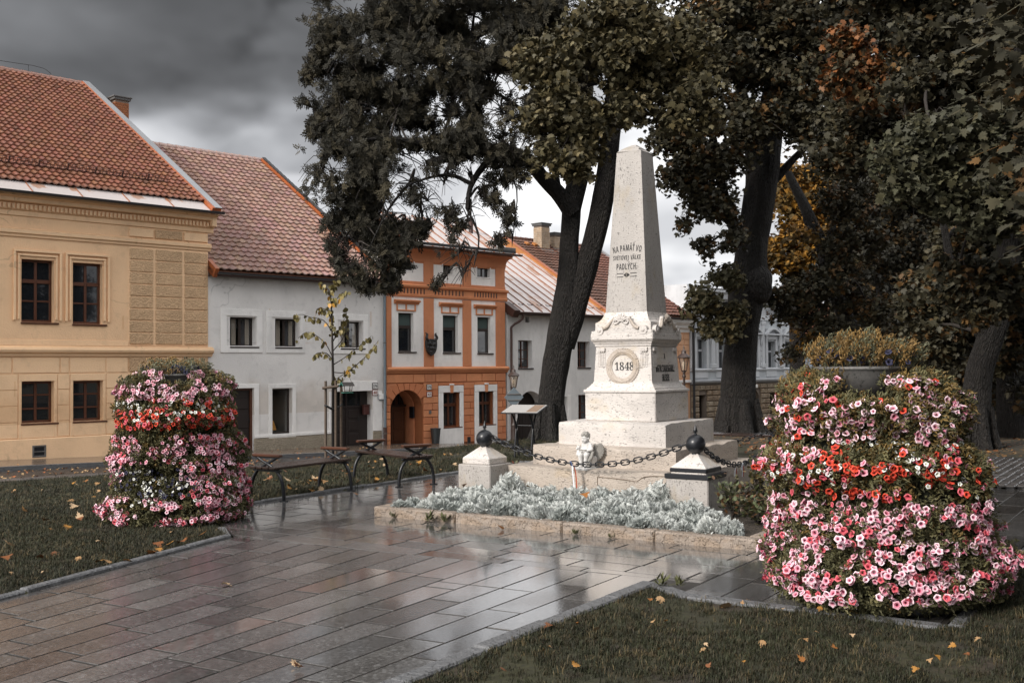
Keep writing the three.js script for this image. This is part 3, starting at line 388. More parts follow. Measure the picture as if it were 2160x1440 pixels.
function numberPlate(h, t, y, n, text, rim, paper, ink) {
  const p = part(h, 'number_plate', [bev(t - 0.14, t + 0.14, y - 0.12, y + 0.12, n, n + 0.02, 0.006)], rim); part(p, 'plate_face', bev(t - 0.115, t + 0.115, y - 0.095, y + 0.095, n + 0.018, n + 0.026, 0.003), paper);
  const g = new TextGeometry(text, { font: FONT.sans, size: 0.115, depth: 0.004, curveSegments: 4 }); g.computeBoundingBox(); const w = g.boundingBox.max.x - g.boundingBox.min.x; g.translate(-g.boundingBox.min.x - w / 2, -0.056, 0); g.scale(Math.min(1, 0.19 / w), 1, 1); g.translate(t, y, n + 0.0275); part(p, 'digits', g, ink);
}
const FONT = { sans: await new FontLoader().loadAsync('fonts/droid/droid_sans_bold.typeface.json'), serif: await new FontLoader().loadAsync('fonts/droid/droid_serif_bold.typeface.json') };

// ---- 1. ochre corner house
{
  const h = house('ochre_house', 'ochre yellow two-storey house with rusticated corner blocks and red tiled roof', -6, -1.3), E = 6.84;
  const ws = [[0.59, 1.58, 3.12, 5.05], [2.16, 3.12, 3.10, 5.04], [0.60, 1.58, 0.03, 1.31], [2.17, 3.13, 0.03, 1.30], [-2.6, -1.62, 3.12, 5.05], [-2.6, -1.62, 0.03, 1.31]];
  wall(h, 'wall', rp(-6, E, -1.4, 7.0), ws.map(w => rect(...w)), MAT.ochre);
  part(h, 'side_wall', [box(E - 0.3, E - 0.004, -1.4, 7.0, -20, -0.36), box(-6, -5.7, -1.4, 7.0, -20, -0.36), box(-6, E, -1.4, 7.0, -20.3, -20.004)], MAT.ochre);
  part(h, 'gable_wall', extrude(poly([[0.36, 7.004], [20, 7.004], [10.5, 13.1]].map(p => [p[0], p[1]])), 0.3).rotateY(PI / 2).translate(E - 0.304, 0, 0), MAT.ochre);
  for (const [i, w] of ws.entries()) { const up = w[2] > 2; win(h, ...w, { mull: [0.5], rail: up ? [0.34, 0.655] : [0.34, 0.67], heavy: up ? 2 : 0, deep: 0.2, f: 0.075, m: 0.032, sillR: 0.14 });
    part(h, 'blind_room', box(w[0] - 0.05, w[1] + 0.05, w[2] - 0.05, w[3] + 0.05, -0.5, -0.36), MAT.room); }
  for (const w of ws.filter(w => w[2] > 2)) { part(h, 'window_surround', [frameRing(w[0] - 0.25, w[1] + 0.22, 3.17, 5.33, 0.07, 0, 0.075, false), frameRing(w[0] - 0.12, w[1] + 0.09, 3.2, 5.2, 0.06, 0, 0.055, false)], MAT.ochreTrim); }
  for (const w of ws.filter(w => w[2] < 2)) part(h, 'window_surround', [bev(w[0] - 0.09, w[1] + 0.09, 1.31, 1.53, 0, 0.028, 0.008), bev(w[0] - 0.09, w[0], -0.43, 1.31, 0, 0.028, 0.008), bev(w[1], w[1] + 0.09, -0.43, 1.31, 0, 0.028, 0.008), bev(w[0], w[1], -0.43, 0.0, 0, 0.028, 0.008)], MAT.ochreTrim);
  part(h, 'upper_ledge', profileRun([[0, 5.70], [0.05, 5.72], [0.06, 5.78], [0.11, 5.82], [0.12, 5.92], [0.05, 5.97], [0, 5.97]], -6, E + 0.09), MAT.ochreTrim);
  part(h, 'middle_ledge', profileRun([[0, 2.06], [0.06, 2.08], [0.08, 2.15], [0.16, 2.2], [0.19, 2.27], [0.17, 2.34], [0.06, 2.40], [0, 2.40]], -6, E + 0.14), MAT.ochreTrim);
  part(h, 'sill_band', bev(-6, 3.96, 2.404, 2.58, 0, 0.035, 0.008), MAT.ochreTrim);
  part(h, 'cornice', profileRun([[0, 6.33], [0.04, 6.36], [0.05, 6.50], [0.10, 6.53], [0.10, 6.72], [0.26, 6.76], [0.30, 6.86], [0.40, 6.92], [0.42, 7.0], [0, 7.0]], -6, E + 0.2), MAT.ochreTrim);
  part(h, 'dentils', Array.from({ length: 98 }, (_, i) => box(-5.95 + i * 0.132, -5.95 + i * 0.132 + 0.075, 6.55, 6.70, 0.1, 0.17)), MAT.ochreTrim, { kind: 'stuff' });
  const col = [[4.0, 4.84], [4.9, 5.88], [5.94, 6.83]], rows = [];
  for (let r = 0; r < 8; r++) for (const c of col) rows.push([c[0] + 0.015, c[1] - 0.015, 2.47 + r * 0.399, 2.47 + r * 0.399 + 0.368]);
  blocks(h, 'rough_block', rows, 0, 0.05, [MAT.ochreRough], 3, 0.018);
  part(h, 'corner_panel', bev(3.97, E + 0.004, 2.41, 5.69, -0.1, 0.018, 0.006), MAT.ochreTrim);
  for (const [i, c] of col.entries()) part(h, i === 1 ? 'rough_block' : 'smooth_block', bev(c[0], c[1], 6.0, 6.30, -0.02, 0.045, 0.02), i === 1 ? MAT.ochreRough : MAT.ochreTrim);
  blocks(h, 'rough_block', [[4.0, 4.84, 1.58, 2.05], [5.94, 6.83, 1.58, 2.05]], 0, 0.05, [MAT.ochreRough], 4, 0.018);
  const sm = [[4.9, 5.88, 1.58, 2.05]]; for (const [a, b] of [[-6, -2.72], [-2.68, -1.5], [-1.46, 0.30], [0.34, 1.74], [1.78, 2.03], [2.07, 3.20], [3.24, 3.96]]) sm.push([a, b, 1.56, 2.04]);
  for (let r = 0; r < 4; r++) for (const [a, b] of [[-6, -2.73], [-1.5, 0.49], [1.69, 2.06], [3.24, 3.98], [4.0, 5.3], [5.34, 6.83]]) sm.push([a, b, 1.53 - 0.49 * (r + 1) + 0.012, 1.53 - 0.49 * r]);
  blocks(h, 'plaster_block', sm, 0, 0.022, [MAT.ochreTrim], 6, 0.01);
  part(h, 'plinth', bev(-6, E + 0.02, -1.4, -0.44, -0.1, 0.07, 0.02), MAT.ochreTrim);
  const v = part(h, 'vent_frame', frameRing(0.90, 1.32, -1.02, -0.65, 0.055, 0.065, 0.085), MAT.zinc); part(v, 'grille', box(0.95, 1.27, -0.97, -0.70, 0.05, 0.072), MAT.iron); part(v, 'bar', bev(0.93, 1.29, -0.86, -0.83, 0.07, 0.09, 0.004), MAT.zinc);
  // roof
  const S = slope(7.06, 0.45, 31), U = 12.45;
  part(h, 'roof_deck', [onSlope(S, box(-6, E, -0.12, 0, -U, 0), 0, 0), onSlope(slope(7.06 + U * Math.sin(S.a), 0.45 - U * Math.cos(S.a), -31), box(-6, E, -0.12, 0, -U, 0), 0, 0)], MAT.deck);
  const tone = (R, r, c) => { const k = R.r(0.8, 1.2), d = R() < 0.03 ? 0.7 : 1; return lin(k * d, k * d * R.r(0.9, 1.1), k * d * R.r(0.9, 1.1)); };
  const ST = slope(7.06 + 0.62 * S.s, 0.45 - 0.62 * S.c, 31); tiles(h, ST, -4.5, E - 0.1, U - 0.62, 0.225, 0.335, 0.040, MAT.redTile, 11, tone);
  for (let i = 0; i < 8; i++) { const a = -5.4 + i * 1.53, b = a + 1.53; if (a < E - 0.3) { const g = part(h, 'eave_flashing', onSlope(S, box(a, Math.min(b, E - 0.15) - 0.01, 0.01, 0.025, -0.68, 0.12), 0, 0), MAT.sheet); part(g, 'seam', onSlope(S, box(a - 0.012, a + 0.012, 0.02, 0.05, -0.6, 0.1), 0, 0), MAT.seam); } }
  const sg = []; for (const k of [0.13, 0.19, 0.30]) sg.push(onSlope(S, cyl([-5, k, -1.95], [5.95, k, -1.95], 0.009, 0.009, 5), 0, 0)); for (let t = -5; t < 5.96; t += 0.115) sg.push(onSlope(S, box(t - 0.008, t + 0.008, 0.13, 0.30, -1.955, -1.945), 0, 0)); for (let t = -4.9; t < 6; t += 0.92) sg.push(onSlope(S, box(t - 0.025, t + 0.025, 0.03, 0.33, -1.97, -1.93), 0, 0));
  part(h, 'snow_guard', sg, MAT.pipeBrown);
  part(h, 'verge_board', onSlope(S, box(E - 0.12, E + 0.02, -0.10, 0.14, -U, 0.05), 0, 0), MAT.verge); part(h, 'verge_flashing', onSlope(S, box(E - 0.03, E + 0.24, 0.144, 0.160, -U - 0.05, 0.05), 0, 0), MAT.flash); part(h, 'verge_edge', onSlope(S, box(E + 0.022, E + 0.22, -0.06, 0.14, -U, 0.04), 0, 0), MAT.verge);
  for (let i = 0; i < 30; i++) { const g = cyl([-4.4 + i * 0.38, 0, 0], [-4.4 + i * 0.38 + 0.4, 0, 0], 0.13, 0.11, 10); const q = S.p(0, U, 0.02); g.translate(0, q[1], q[2]); part(h, 'ridge_tile', g, MAT.redTile); }
  const q = S.p(0, U, 0.1); part(h, 'lightning_wire', [tube([[-4, q[1] + 0.28, q[2]], [0, q[1] + 0.25, q[2]], [1.7, q[1] + 0.27, q[2]], [2, q[1] + 0.1, q[2]]].map(p => [p[0] + 3.5, p[1], p[2]]), [0.012, 0.012, 0.012, 0.012], 5), ...[-3, 0, 2.5, 4.6].map(t => cyl([t, q[1], q[2]], [t, q[1] + 0.28, q[2]], 0.012, 0.012, 5))], MAT.ironMatt);
  gutter(h, -6, E + 0.28, 7.03, 0.60, MAT.gutter, 0.085);
  part(h, 'cornice_end', bev(E + 0.0, E + 0.19, 6.55, 7.0, -0.3, 0.3, 0.02), MAT.ochreTrim);
}
// ---- 2. white house with the long pinkish tiled roof
{
  const A = 6.86, B = 14.6, h = house('white_house', 'plain white plastered house with three small upper windows and long tiled roof', A, -1.5);
  const holes = [[7.71, 8.75, 2.43, 3.47], [9.55, 10.58, 2.42, 3.46], [12.46, 13.5, 2.40, 3.43], [9.41, 10.27, -0.75, 0.90], [7.55, 8.66, -1.4, 0.94], [12.25, 13.97, -1.45, 0.73]];
  wall(h, 'wall', rp(A, B, -1.6, 5.0), holes.map(w => rect(...w)), MAT.houseWhite, -0.02);
  part(h, 'side_wall', [box(A + 0.01, A + 0.3, -1.6, 5.0, -16, -0.4), box(B - 0.3, B, -1.6, 5.0, -16, -0.4), box(A, B, -1.6, 5, -16.3, -16.01)], MAT.white);
  part(h, 'gable_wall', extrude(poly([[0.4, 5.004], [18, 5.004], [9.2, 10.7]]), 0.3).rotateY(PI / 2).translate(B - 0.304, 0, 0), MAT.white);
  for (const w of holes.slice(0, 3)) { win(h, ...w, { n: -0.02, mull: [0.5], deep: 0.24, f: 0.06, mat: MAT.frameDark, see: true, sillR: 0.12 }); const n = -0.36;
    for (const [a, b, m] of [[0.25, 0.42, MAT.curtain], [0.78, 0.93, MAT.curtain], [0.55, 0.76, MAT.curtainDark]]) { const g = []; for (let k = 0; k < 4; k++) { const x = lerp(w[0], w[1], lerp(a, b, k / 4)); g.push(cyl([x, w[2], n], [x, w[3], n], 0.03, 0.024, 7)); } part(h, 'curtain', g, m); }
    part(h, 'window_surround', frameRing(w[0] - 0.38, w[1] + 0.26, w[2] - 0.22, w[3] + 0.28, 0.24, -0.021, 0.012), MAT.whiteTrim); }
  win(h, ...holes[3], { n: -0.02, deep: 0.2, f: 0.065, mat: MAT.frameDark, see: true, sill: false, roomMat: M([0.16, 0.15, 0.14], 0.9) });
  part(h, 'window_surround', frameRing(9.26, 10.42, -0.92, 1.07, 0.15, -0.021, 0.015), MAT.whiteTrim);
  part(h, 'door_surround', [bev(7.4, 8.86, 0.95, 1.10, -0.02, 0.015, 0.006), bev(8.67, 8.86, -0.84, 0.95, -0.02, 0.015, 0.006)], MAT.whiteTrim);
  part(h, 'doorway_panel', [bev(12.02, 14.18, 0.74, 1.12, -0.02, 0.018, 0.006), bev(11.9, 12.24, -0.84, 0.73, -0.02, 0.018, 0.006), bev(13.98, 14.42, -0.84, 0.735, -0.02, 0.018, 0.006)], MAT.whiteTrim);
  part(h, 'plinth', bev(8.66, 12.24, -1.6, -0.85, -0.1, 0.02, 0.03), MAT.dashing); part(h, 'plinth', bev(13.98, 14.42, -1.6, -0.85, -0.1, 0.02, 0.03), MAT.dashing);
  part(h, 'plinth_band', [bev(8.67, 12.24, -0.845, -0.74, -0.02, 0.028, 0.008)], MAT.whiteTrim);
  door(h, 7.55, 8.66, -1.25, 0.94, -0.2, MAT.doorDark, { label: 'dark panelled door beside the flower tower', panels: [[0.06, 0.3], [0.35, 0.6], [0.66, 0.84]] }); part(h, 'door_frame', [frameRing(7.53, 8.68, -1.3, 0.96, 0.09, -0.22, -0.12, false)], MAT.frameBrown);
  door(h, 12.25, 13.62, -1.42, 0.1, -0.33, MAT.doorDark, { leaves: 2, panels: [[0.06, 0.34], [0.4, 0.66], [0.72, 0.94]] }); part(h, 'transom', [box(12.25, 13.62, 0.1, 0.16, -0.42, -0.3), box(12.9, 12.97, 0.16, 0.73, -0.42, -0.32), box(13.62, 13.97, -1.45, 0.73, -0.5, -0.36)], MAT.doorDark); part(h, 'transom_pane', [box(12.25, 12.9, 0.16, 0.73, -0.39, -0.38), box(12.97, 13.62, 0.16, 0.73, -0.39, -0.38)], MAT.glass);
  part(h, 'blind_room', [box(7.5, 8.7, -1.4, 1, -0.6, -0.38), box(12.2, 14, -1.4, 0.8, -0.7, -0.51)], MAT.room);
  for (const [y, tx, ink] of [[0.92, '576', MAT.ink], [0.66, '40', M([0.25, 0.05, 0.03], 0.6)]]) numberPlate(h, 14.06, y, 0.018, tx, y > 0.8 ? MAT.ink : M([0.16, 0.03, 0.02], 0.5), MAT.whiteTrim, ink);
  const mb = part(h, 'mailbox', [bev(13.64, 13.9, -0.20, 0.16, -0.25, -0.12, 0.015)], M([0.07, 0.022, 0.018], 0.4)); part(mb, 'lid', bev(13.62, 13.92, 0.16, 0.20, -0.27, -0.09, 0.01), M([0.055, 0.018, 0.015], 0.4));
  const bx = part(h, 'meter_box', bev(14.26, 14.52, 0.38, 0.62, -0.02, 0.08, 0.02), MAT.whiteTrim); part(bx, 'pipe', tube([[14.22, 0.6, 0.03], [14.2, 0.42, 0.05], [14.3, 0.36, 0.05], [14.5, 0.36, 0.05]], [0.014, 0.014, 0.014, 0.014], 6), MAT.pipeGrey);
  const S = slope(5.02, 0.36, 33), U = 11.2;
  part(h, 'roof_deck', [onSlope(S, box(A, B, -0.12, 0, -U, 0), 0, 0), onSlope(slope(5.02 + U * S.s, 0.36 - U * S.c, -33), box(A, B, -0.12, 0, -U, 0), 0, 0)], MAT.deck);
  tiles(h, S, A + 0.04, B - 0.05, U, 0.30, 0.37, 0.036, MAT.pinkTile, 12, R => { const k = R.r(0.82, 1.16); return lin(k, k * R.r(0.92, 1.08), k * R.r(0.92, 1.1)); });
  for (let i = 0; i < 20; i++) { const g = cyl([A + i * 0.385, 0, 0], [A + i * 0.385 + 0.4, 0, 0], 0.14, 0.115, 10), q = S.p(0, U, 0.03); g.translate(0, q[1], q[2]); part(h, 'ridge_tile', g, MAT.pinkTile); }
  part(h, 'verge_board', onSlope(S, box(B - 0.1, B + 0.05, -0.12, 0.16, -U, 0.02), 0, 0), MAT.verge); const vt = []; for (let r = 0; r < 30; r++) { const g = box(-0.05, 0.12, 0, 0.03, -0.40, 0); g.rotateX(0.06); vt.push(onSlope(S, g, B, 0.05 + r * 0.37, 0.17)); } part(h, 'verge_tiles', vt, MAT.ironMatt, { kind: 'stuff' });
  part(h, 'fascia', box(A, B, 4.86, 5.02, 0.0, 0.3), MAT.pipeBrown); gutter(h, A + 0.1, B - 0.02, 4.98, 0.47, MAT.gutter, 0.075); part(h, 'eave_corner', onSlope(S, box(A, A + 0.14, -0.2, 0.14, -0.6, 0.1), 0, 0), MAT.verge);
  const dp = part(h, 'downpipe', [tube([[14.46, 4.95, 0.45], [14.48, 4.75, 0.3], [14.5, 4.5, 0.12], [14.5, 4.2, 0.1], [14.5, -0.75, 0.1]], [0.055, 0.055, 0.055, 0.055, 0.055], 10)], MAT.pipeGrey); part(dp, 'iron_foot', cyl([14.5, -0.72, 0.1], [14.5, -1.42, 0.1], 0.075, 0.07, 10), MAT.pipeBrown); part(dp, 'clamp', [cyl([14.5, -0.98, 0.1], [14.5, -0.94, 0.1], 0.09, 0.09, 10), cyl([14.5, 2.6, 0.1], [14.5, 2.64, 0.1], 0.066, 0.066, 10)], MAT.zinc);
  chimney(h, 7.65, 8.25, 10.4, 12.95, -9.6, -9.0, MAT.brick, 0.1, 5);
  chimney(h, 14.0, 14.5, 6.2, 7.85, -3.4, -2.9, MAT.brick, 0.1, 6);
}
{ // lamp seen through the tall window
  const p = facPos(9.72, -0.70, -0.62), l = thing('table_lamp', 'small lamp with yellow shade inside the tall white house window', 'lamp', p, FTURN);
  part(l, 'lamp_shade', lathe([[0.22, 0.08], [0.12, 0.42]], 18), M([0.50, 0.24, 0.05], 0.8, { side: THREE.DoubleSide })); part(l, 'lamp_base', lathe([[0.1, 0], [0.1, 0.02], [0.02, 0.04], [0.02, 0.2], [0, 0.2]], 12), MAT.curtain);
  const d = thing('satellite_dish', 'grey satellite dish at the right end of the white house roof', 'satellite dish', facPos(14.05, 7.0, -2.2), FTURN);
  part(d, 'reflector', lathe([[0, 0], [0.15, 0.015], [0.32, 0.08], [0.33, 0.075], [0.15, 0.0], [0, -0.015]], 24).rotateX(1.2).rotateY(-0.3).translate(0, 0.42, 0), MAT.zinc); part(d, 'mast', cyl([0, -0.9, -0.1], [0, 0.45, -0.05], 0.025, 0.025, 8), MAT.ironMatt); part(d, 'arm', cyl([0, 0.15, 0.05], [-0.08, 0.35, 0.4], 0.012, 0.012, 6), MAT.ironMatt);
}
// ---- 3. orange and white house with the arched door
{
  const A = 14.62, B = 21.3, h = house('orange_house', 'narrow orange and white house with arched door and rusticated ground floor', A, -1.8);
  const up = [[15.27, 16.06, 2.28, 3.84], [17.65, 18.5, 2.25, 3.81], [19.63, 20.42, 2.23, 3.79]], at_ = [[15.5, 16.06, 5.58, 6.05], [17.67, 18.2, 5.56, 6.02], [19.62, 20.38, 5.52, 5.99]], lo = [[17.63, 18.56, -0.87, 0.57], [19.66, 20.55, -0.85, 0.58]];
  wall(h, 'upper_wall', rp(A, B, 1.5, 6.4), [...up, ...at_].map(w => rect(...w)), MAT.whiteWarm, 0);
  const gs = poly(rp(A, B, -1.9, 1.5)); gs.holes.push(archPath(14.84, 16.52, -1.88, 0.72)); lo.forEach(w => gs.holes.push(rect(...w))); { const g = extrude(gs, 0.5, 0, 24); g.translate(0, 0, -0.5); part(h, 'ground_floor_wall', g, MAT.orangeDark); }
  part(h, 'side_wall', [box(A + 0.01, A + 0.3, 1.5, 6.5, -10, -0.36), box(B - 0.3, B, -1.9, 6.5, -10, -0.52), box(A, B, -1.9, 6.5, -10.3, -10.01)], MAT.whiteWarm);
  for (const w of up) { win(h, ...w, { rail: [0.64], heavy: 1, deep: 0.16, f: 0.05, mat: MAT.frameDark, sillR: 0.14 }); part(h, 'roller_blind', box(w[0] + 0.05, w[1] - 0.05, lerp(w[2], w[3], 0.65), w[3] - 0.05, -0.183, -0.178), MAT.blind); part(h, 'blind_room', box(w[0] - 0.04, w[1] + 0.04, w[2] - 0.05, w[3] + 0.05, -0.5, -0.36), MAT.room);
    const c = w[0] + 0.42, y = w[3] + 0.08, hood = part(h, 'window_hood', profileRun([[0, y + 0.27], [0.05, y + 0.28], [0.07, y + 0.34], [0.16, y + 0.37], [0.18, y + 0.42], [0.02, y + 0.46], [0, y + 0.46]], c - 0.64, c + 0.64), MAT.orangeTrim);
    part(hood, 'hood_grid', [bev(c - 0.52, c + 0.48, y + 0.0, y + 0.05, 0, 0.05, 0.006), bev(c - 0.52, c - 0.46, y + 0.05, y + 0.27, 0, 0.045, 0.006), bev(c + 0.42, c + 0.48, y + 0.05, y + 0.27, 0, 0.045, 0.006), bev(c - 0.05, c + 0.01, y + 0.05, y + 0.27, 0, 0.045, 0.006)], MAT.orangeTrim); }
  for (const w of at_) { win(h, ...w, { mull: [0.55], deep: 0.14, f: 0.035, m: 0.02, mat: MAT.frameDark, sill: false }); part(h, 'window_surround', frameRing(w[0] - 0.06, w[1] + 0.06, w[2] - 0.06, w[3] + 0.06, 0.055, 0, 0.025), MAT.whiteTrim); part(h, 'blind_room', box(w[0] - 0.04, w[1] + 0.04, w[2] - 0.05, w[3] + 0.05, -0.5, -0.36), MAT.room); }
  for (const [a, b] of [[A + 0.02, 14.9], [16.6, 17.13], [18.76, 19.25], [20.72, B - 0.02]]) { part(h, 'pilaster', bev(a, b, 1.66, 4.48, -0.05, 0.045, 0.01), MAT.orange); part(h, 'attic_pilaster', bev(a, b, 5.14, 6.0, -0.05, 0.04, 0.01), MAT.orange); }
  part(h, 'attic_band', bev(A, B, 4.98, 5.145, -0.05, 0.05, 0.01), MAT.orange);
  part(h, 'frieze_moulding', profileRun([[0, 4.50], [0.07, 4.52], [0.09, 4.60], [0.04, 4.62], [0.05, 4.86], [0.15, 4.90], [0.17, 4.98], [0.05, 5.02], [0, 5.02]], A, B + 0.1), MAT.orangeTrim);
  for (const [a, b] of [[15.2, 16.6], [17.2, 18.75], [19.45, 20.75]]) part(h, 'frieze_slots', Array.from({ length: 9 }, (_, i) => box(lerp(a, b, i / 8) - 0.028, lerp(a, b, i / 8) + 0.028, 4.64, 4.85, 0.04, 0.056)), MAT.pipeBrown, { kind: 'stuff' });
  const cove = [[0, 5.9]]; for (let i = 0; i <= 8; i++) { const a = i / 8 * PI / 2; cove.push([0.05 + 0.45 * (1 - Math.cos(a)), 6.0 + 0.42 * Math.sin(a)]); } cove.push([0.5, 6.5], [0, 6.5]); part(h, 'cove_cornice', profileRun(cove, A, B + 0.02), MAT.orange); { const s = extrude(poly([[0, 5.9], ...cove.slice(1)]), 6); s.translate(B + 0.0, 0, -6.0); part(h, 'side_cornice', s, MAT.orange); }
  part(h, 'string_course', profileRun([[0, 1.38], [0.05, 1.40], [0.07, 1.47], [0.14, 1.50], [0.17, 1.58], [0.08, 1.65], [0, 1.66]], A, B + 0.12), MAT.orangeTrim);
  // rusticated blocks round the openings
  const bl = []; const top = [[A + 0.03, 16.0], [16.03, 16.62], [16.65, 17.2], [17.23, 18.05], [18.08, 18.95], [18.98, 19.85], [19.88, 20.65], [20.68, B]]; top.forEach(([a, b]) => bl.push([a, b, 1.02, 1.35]));
  [[16.56, 17.34], [18.79, 19.38], [20.78, B]].forEach(([a, b], k) => { for (let r = 0; r < 9; r++) { const y = 0.985 - r * 0.283, y0 = y - 0.262; if (k === 0 && false) continue; const sp = r % 2 ? lerp(a, b, 0.62) : 0; if (sp && y0 > -1.8) bl.push([a, sp - 0.012, y0, y], [sp + 0.012, b, y0, y]); else bl.push([a, b, y0, y]); } });
  for (let r = 0; r < 2; r++) bl.push([A + 0.03, 15.0 + 0.14 - r * 0.2, 0.985 - r * 0.283 - 0.262, 0.985 - r * 0.283]);
  for (let r = 2; r < 9; r++) bl.push([A + 0.03, 14.83, 0.985 - r * 0.283 - 0.262, 0.985 - r * 0.283]);
  bl.push([17.36, 18.78, 0.87, 0.985], [19.4, 20.76, 0.87, 0.985]);
  blocks(h, 'facing_block', bl, 0, 0.035, [MAT.orangeBlock, MAT.orangeTrim, MAT.orange], 21, 0.012);
  for (let i = 0; i < 7; i++) { const a0 = lerp(148, 32, i / 7) * PI / 180, a1 = lerp(148, 32, (i + 1) / 7) * PI / 180 + 0.02, cx = 15.68, cy = -0.12, r0 = 0.85; const P = a => { const r1 = Math.min((0.985 - cy) / Math.sin(a), 1.35); return [[cx + Math.cos(a) * r0, cy + Math.sin(a) * r0], [cx + Math.cos(a) * r1, cy + Math.sin(a) * r1]]; }, p = P(a0), q = P(a1); const g = extrude(poly([p[0], p[1], q[1], q[0]]), 0.05, 0.01); g.translate(0, 0, -0.012); part(h, 'arch_stone', g, MAT.orangeBlock); }
  for (const [i, w] of lo.entries()) { const a = i ? 19.41 : 17.38, b = i ? 20.76 : 18.77; const sur = part(h, 'window_surround', [bev(a, w[0], -1.9, 0.57, -0.05, 0.045, 0.01), bev(w[1], b, -1.9, 0.57, -0.05, 0.045, 0.01), bev(a, b, 0.58, 0.86, -0.05, 0.05, 0.01), bev(w[0], w[1], -1.9, -0.9, -0.05, 0.045, 0.01)], MAT.whiteTrim); const c = (a + b) / 2; part(sur, 'keystone', [extrude(poly([[c - 0.06, 0.56], [c + 0.06, 0.56], [c + 0.085, 0.88], [c - 0.085, 0.88]]), 0.05).translate(0, 0, 0.045)], MAT.orangeTrim); part(sur, 'keystone_cap', bev(c - 0.11, c + 0.11, 0.88, 0.94, 0, 0.11, 0.01), MAT.whiteTrim);
    win(h, ...w, { mull: [0.5], rail: [0.64], heavy: 1, deep: 0.2, f: 0.06, mat: MAT.frameBrown, sillR: 0.14 }); part(h, 'blind_room', box(w[0] - 0.04, w[1] + 0.04, w[2] - 0.05, w[3] + 0.05, -0.65, -0.51), MAT.room); }
  // arched entrance
  { const g = extrude(archPath(14.8, 16.56, -1.9, 0.76, THREE.Shape), 0.06, 0, 24); g.translate(0, 0, -1.15); part(h, 'entrance_back', g, MAT.doorDark); const s = archPath(14.84, 16.52, -1.88, 0.72, THREE.Shape); s.holes.push(archPath(14.9, 16.46, -1.88, 0.68)); const r = extrude(s, 0.6, 0, 24); r.translate(0, 0, -1.1); part(h, 'entrance_reveal', r, MAT.orange);
    door(h, 14.95, 16.35, -1.5, 0.02, -0.95, MAT.doorBrown, { leaves: 2, panels: [[0.05, 0.34], [0.4, 0.9]], label: 'brown wooden double door in the orange arch', hx: 15.78 });
    const f = part(h, 'fanlight', [bev(14.92, 16.44, 0.02, 0.10, -1.08, -0.93, 0.01), ...[15.2, 15.45, 15.68, 15.91, 16.15].map(t => box(t - 0.015, t + 0.015, 0.1, 0.62, -1.06, -1.02))], MAT.frameDark); part(f, 'pane', box(14.95, 16.4, 0.1, 0.68, -1.085, -1.07), MAT.glass);
    const mb = part(h, 'mailbox', bev(16.40, 16.455, -0.45, 0.02, -0.72, -0.42, 0.01), MAT.iron); part(mb, 'flap', bev(16.385, 16.402, -0.08, -0.02, -0.69, -0.45, 0.004), MAT.iron); part(h, 'threshold', bev(14.86, 16.5, -1.6, -1.5, -1.1, 0.05, 0.02), MAT.kerbGrey); }
  numberPlate(h, 16.84, 0.82, 0.036, '575', MAT.ink, MAT.whiteTrim, MAT.ink); numberPlate(h, 16.84, 0.52, 0.036, '42', M([0.16, 0.03, 0.02], 0.5), MAT.whiteTrim, M([0.2, 0.05, 0.03], 0.6));
  part(h, 'doorbell', bev(16.83, 16.95, -0.28, -0.14, 0.03, 0.07, 0.01), MAT.zinc);
  const gv = part(h, 'vent', frameRing(18.96, 19.16, -1.66, -1.33, 0.03, 0.03, 0.05), MAT.pipeBrown); part(gv, 'grille', box(18.98, 19.14, -1.63, -1.36, 0.02, 0.04), MAT.ironMatt);
  // dark relief on the second pilaster: shield with two horned beasts' heads above
  { const s = new THREE.Shape(); s.moveTo(16.62, 2.75); s.bezierCurveTo(16.6, 2.4, 16.68, 2.2, 16.92, 2.1); s.bezierCurveTo(17.16, 2.2, 17.24, 2.4, 17.2, 2.75); s.bezierCurveTo(17.05, 2.82, 16.8, 2.82, 16.62, 2.75); const g = extrude(s, 0.12, 0.02); g.translate(0, 0, 0.04); const r = part(h, 'relief_shield', g, MAT.relief);
    part(r, 'relief_figures', [...[-1, 1].map(k => tube([[16.9 + k * 0.16, 2.72, 0.13], [16.9 + k * 0.28, 2.85, 0.16], [16.9 + k * 0.22, 2.98, 0.14], [16.9 + k * 0.3, 3.06, 0.1]], [0.07, 0.06, 0.05, 0.01], 7)), ...[[16.78, 2.62, 0.1], [17.02, 2.6, 0.09], [16.9, 2.42, 0.12], [16.86, 2.28, 0.07], [16.72, 2.45, 0.06], [17.06, 2.4, 0.06]].map(([a, b, c]) => new THREE.SphereGeometry(c, 10, 8).scale(1, 1, 0.6).translate(a, b, 0.15)), tube([[16.72, 2.7, 0.17], [16.9, 2.55, 0.2], [17.1, 2.68, 0.17]], [0.03, 0.03, 0.03], 6)], MAT.relief); }
  // seamed sheet roof
  const S = slope(6.56, 0.52, 31), U = 3.2; part(h, 'roof_deck', [onSlope(S, box(A + 0.9, B + 0.2, -0.06, 0, -U, 0), 0, 0), onSlope(slope(6.56 + U * S.s, 0.52 - U * S.c, -31), box(A + 0.9, B + 0.2, -0.06, 0, -7, 0), 0, 0)], MAT.deck);
  for (let t = A + 0.9, i = 0; t < B + 0.1; t += 0.58, i++) { const p = part(h, 'roof_sheet', onSlope(S, box(t + 0.004, Math.min(t + 0.576, B + 0.2), 0.0, 0.012, -U, 0.03), 0, 0), MAT.sheet); part(p, 'seam', onSlope(S, box(t - 0.014, t + 0.014, 0.0, 0.045, -U, 0.02), 0, 0), MAT.seam); }
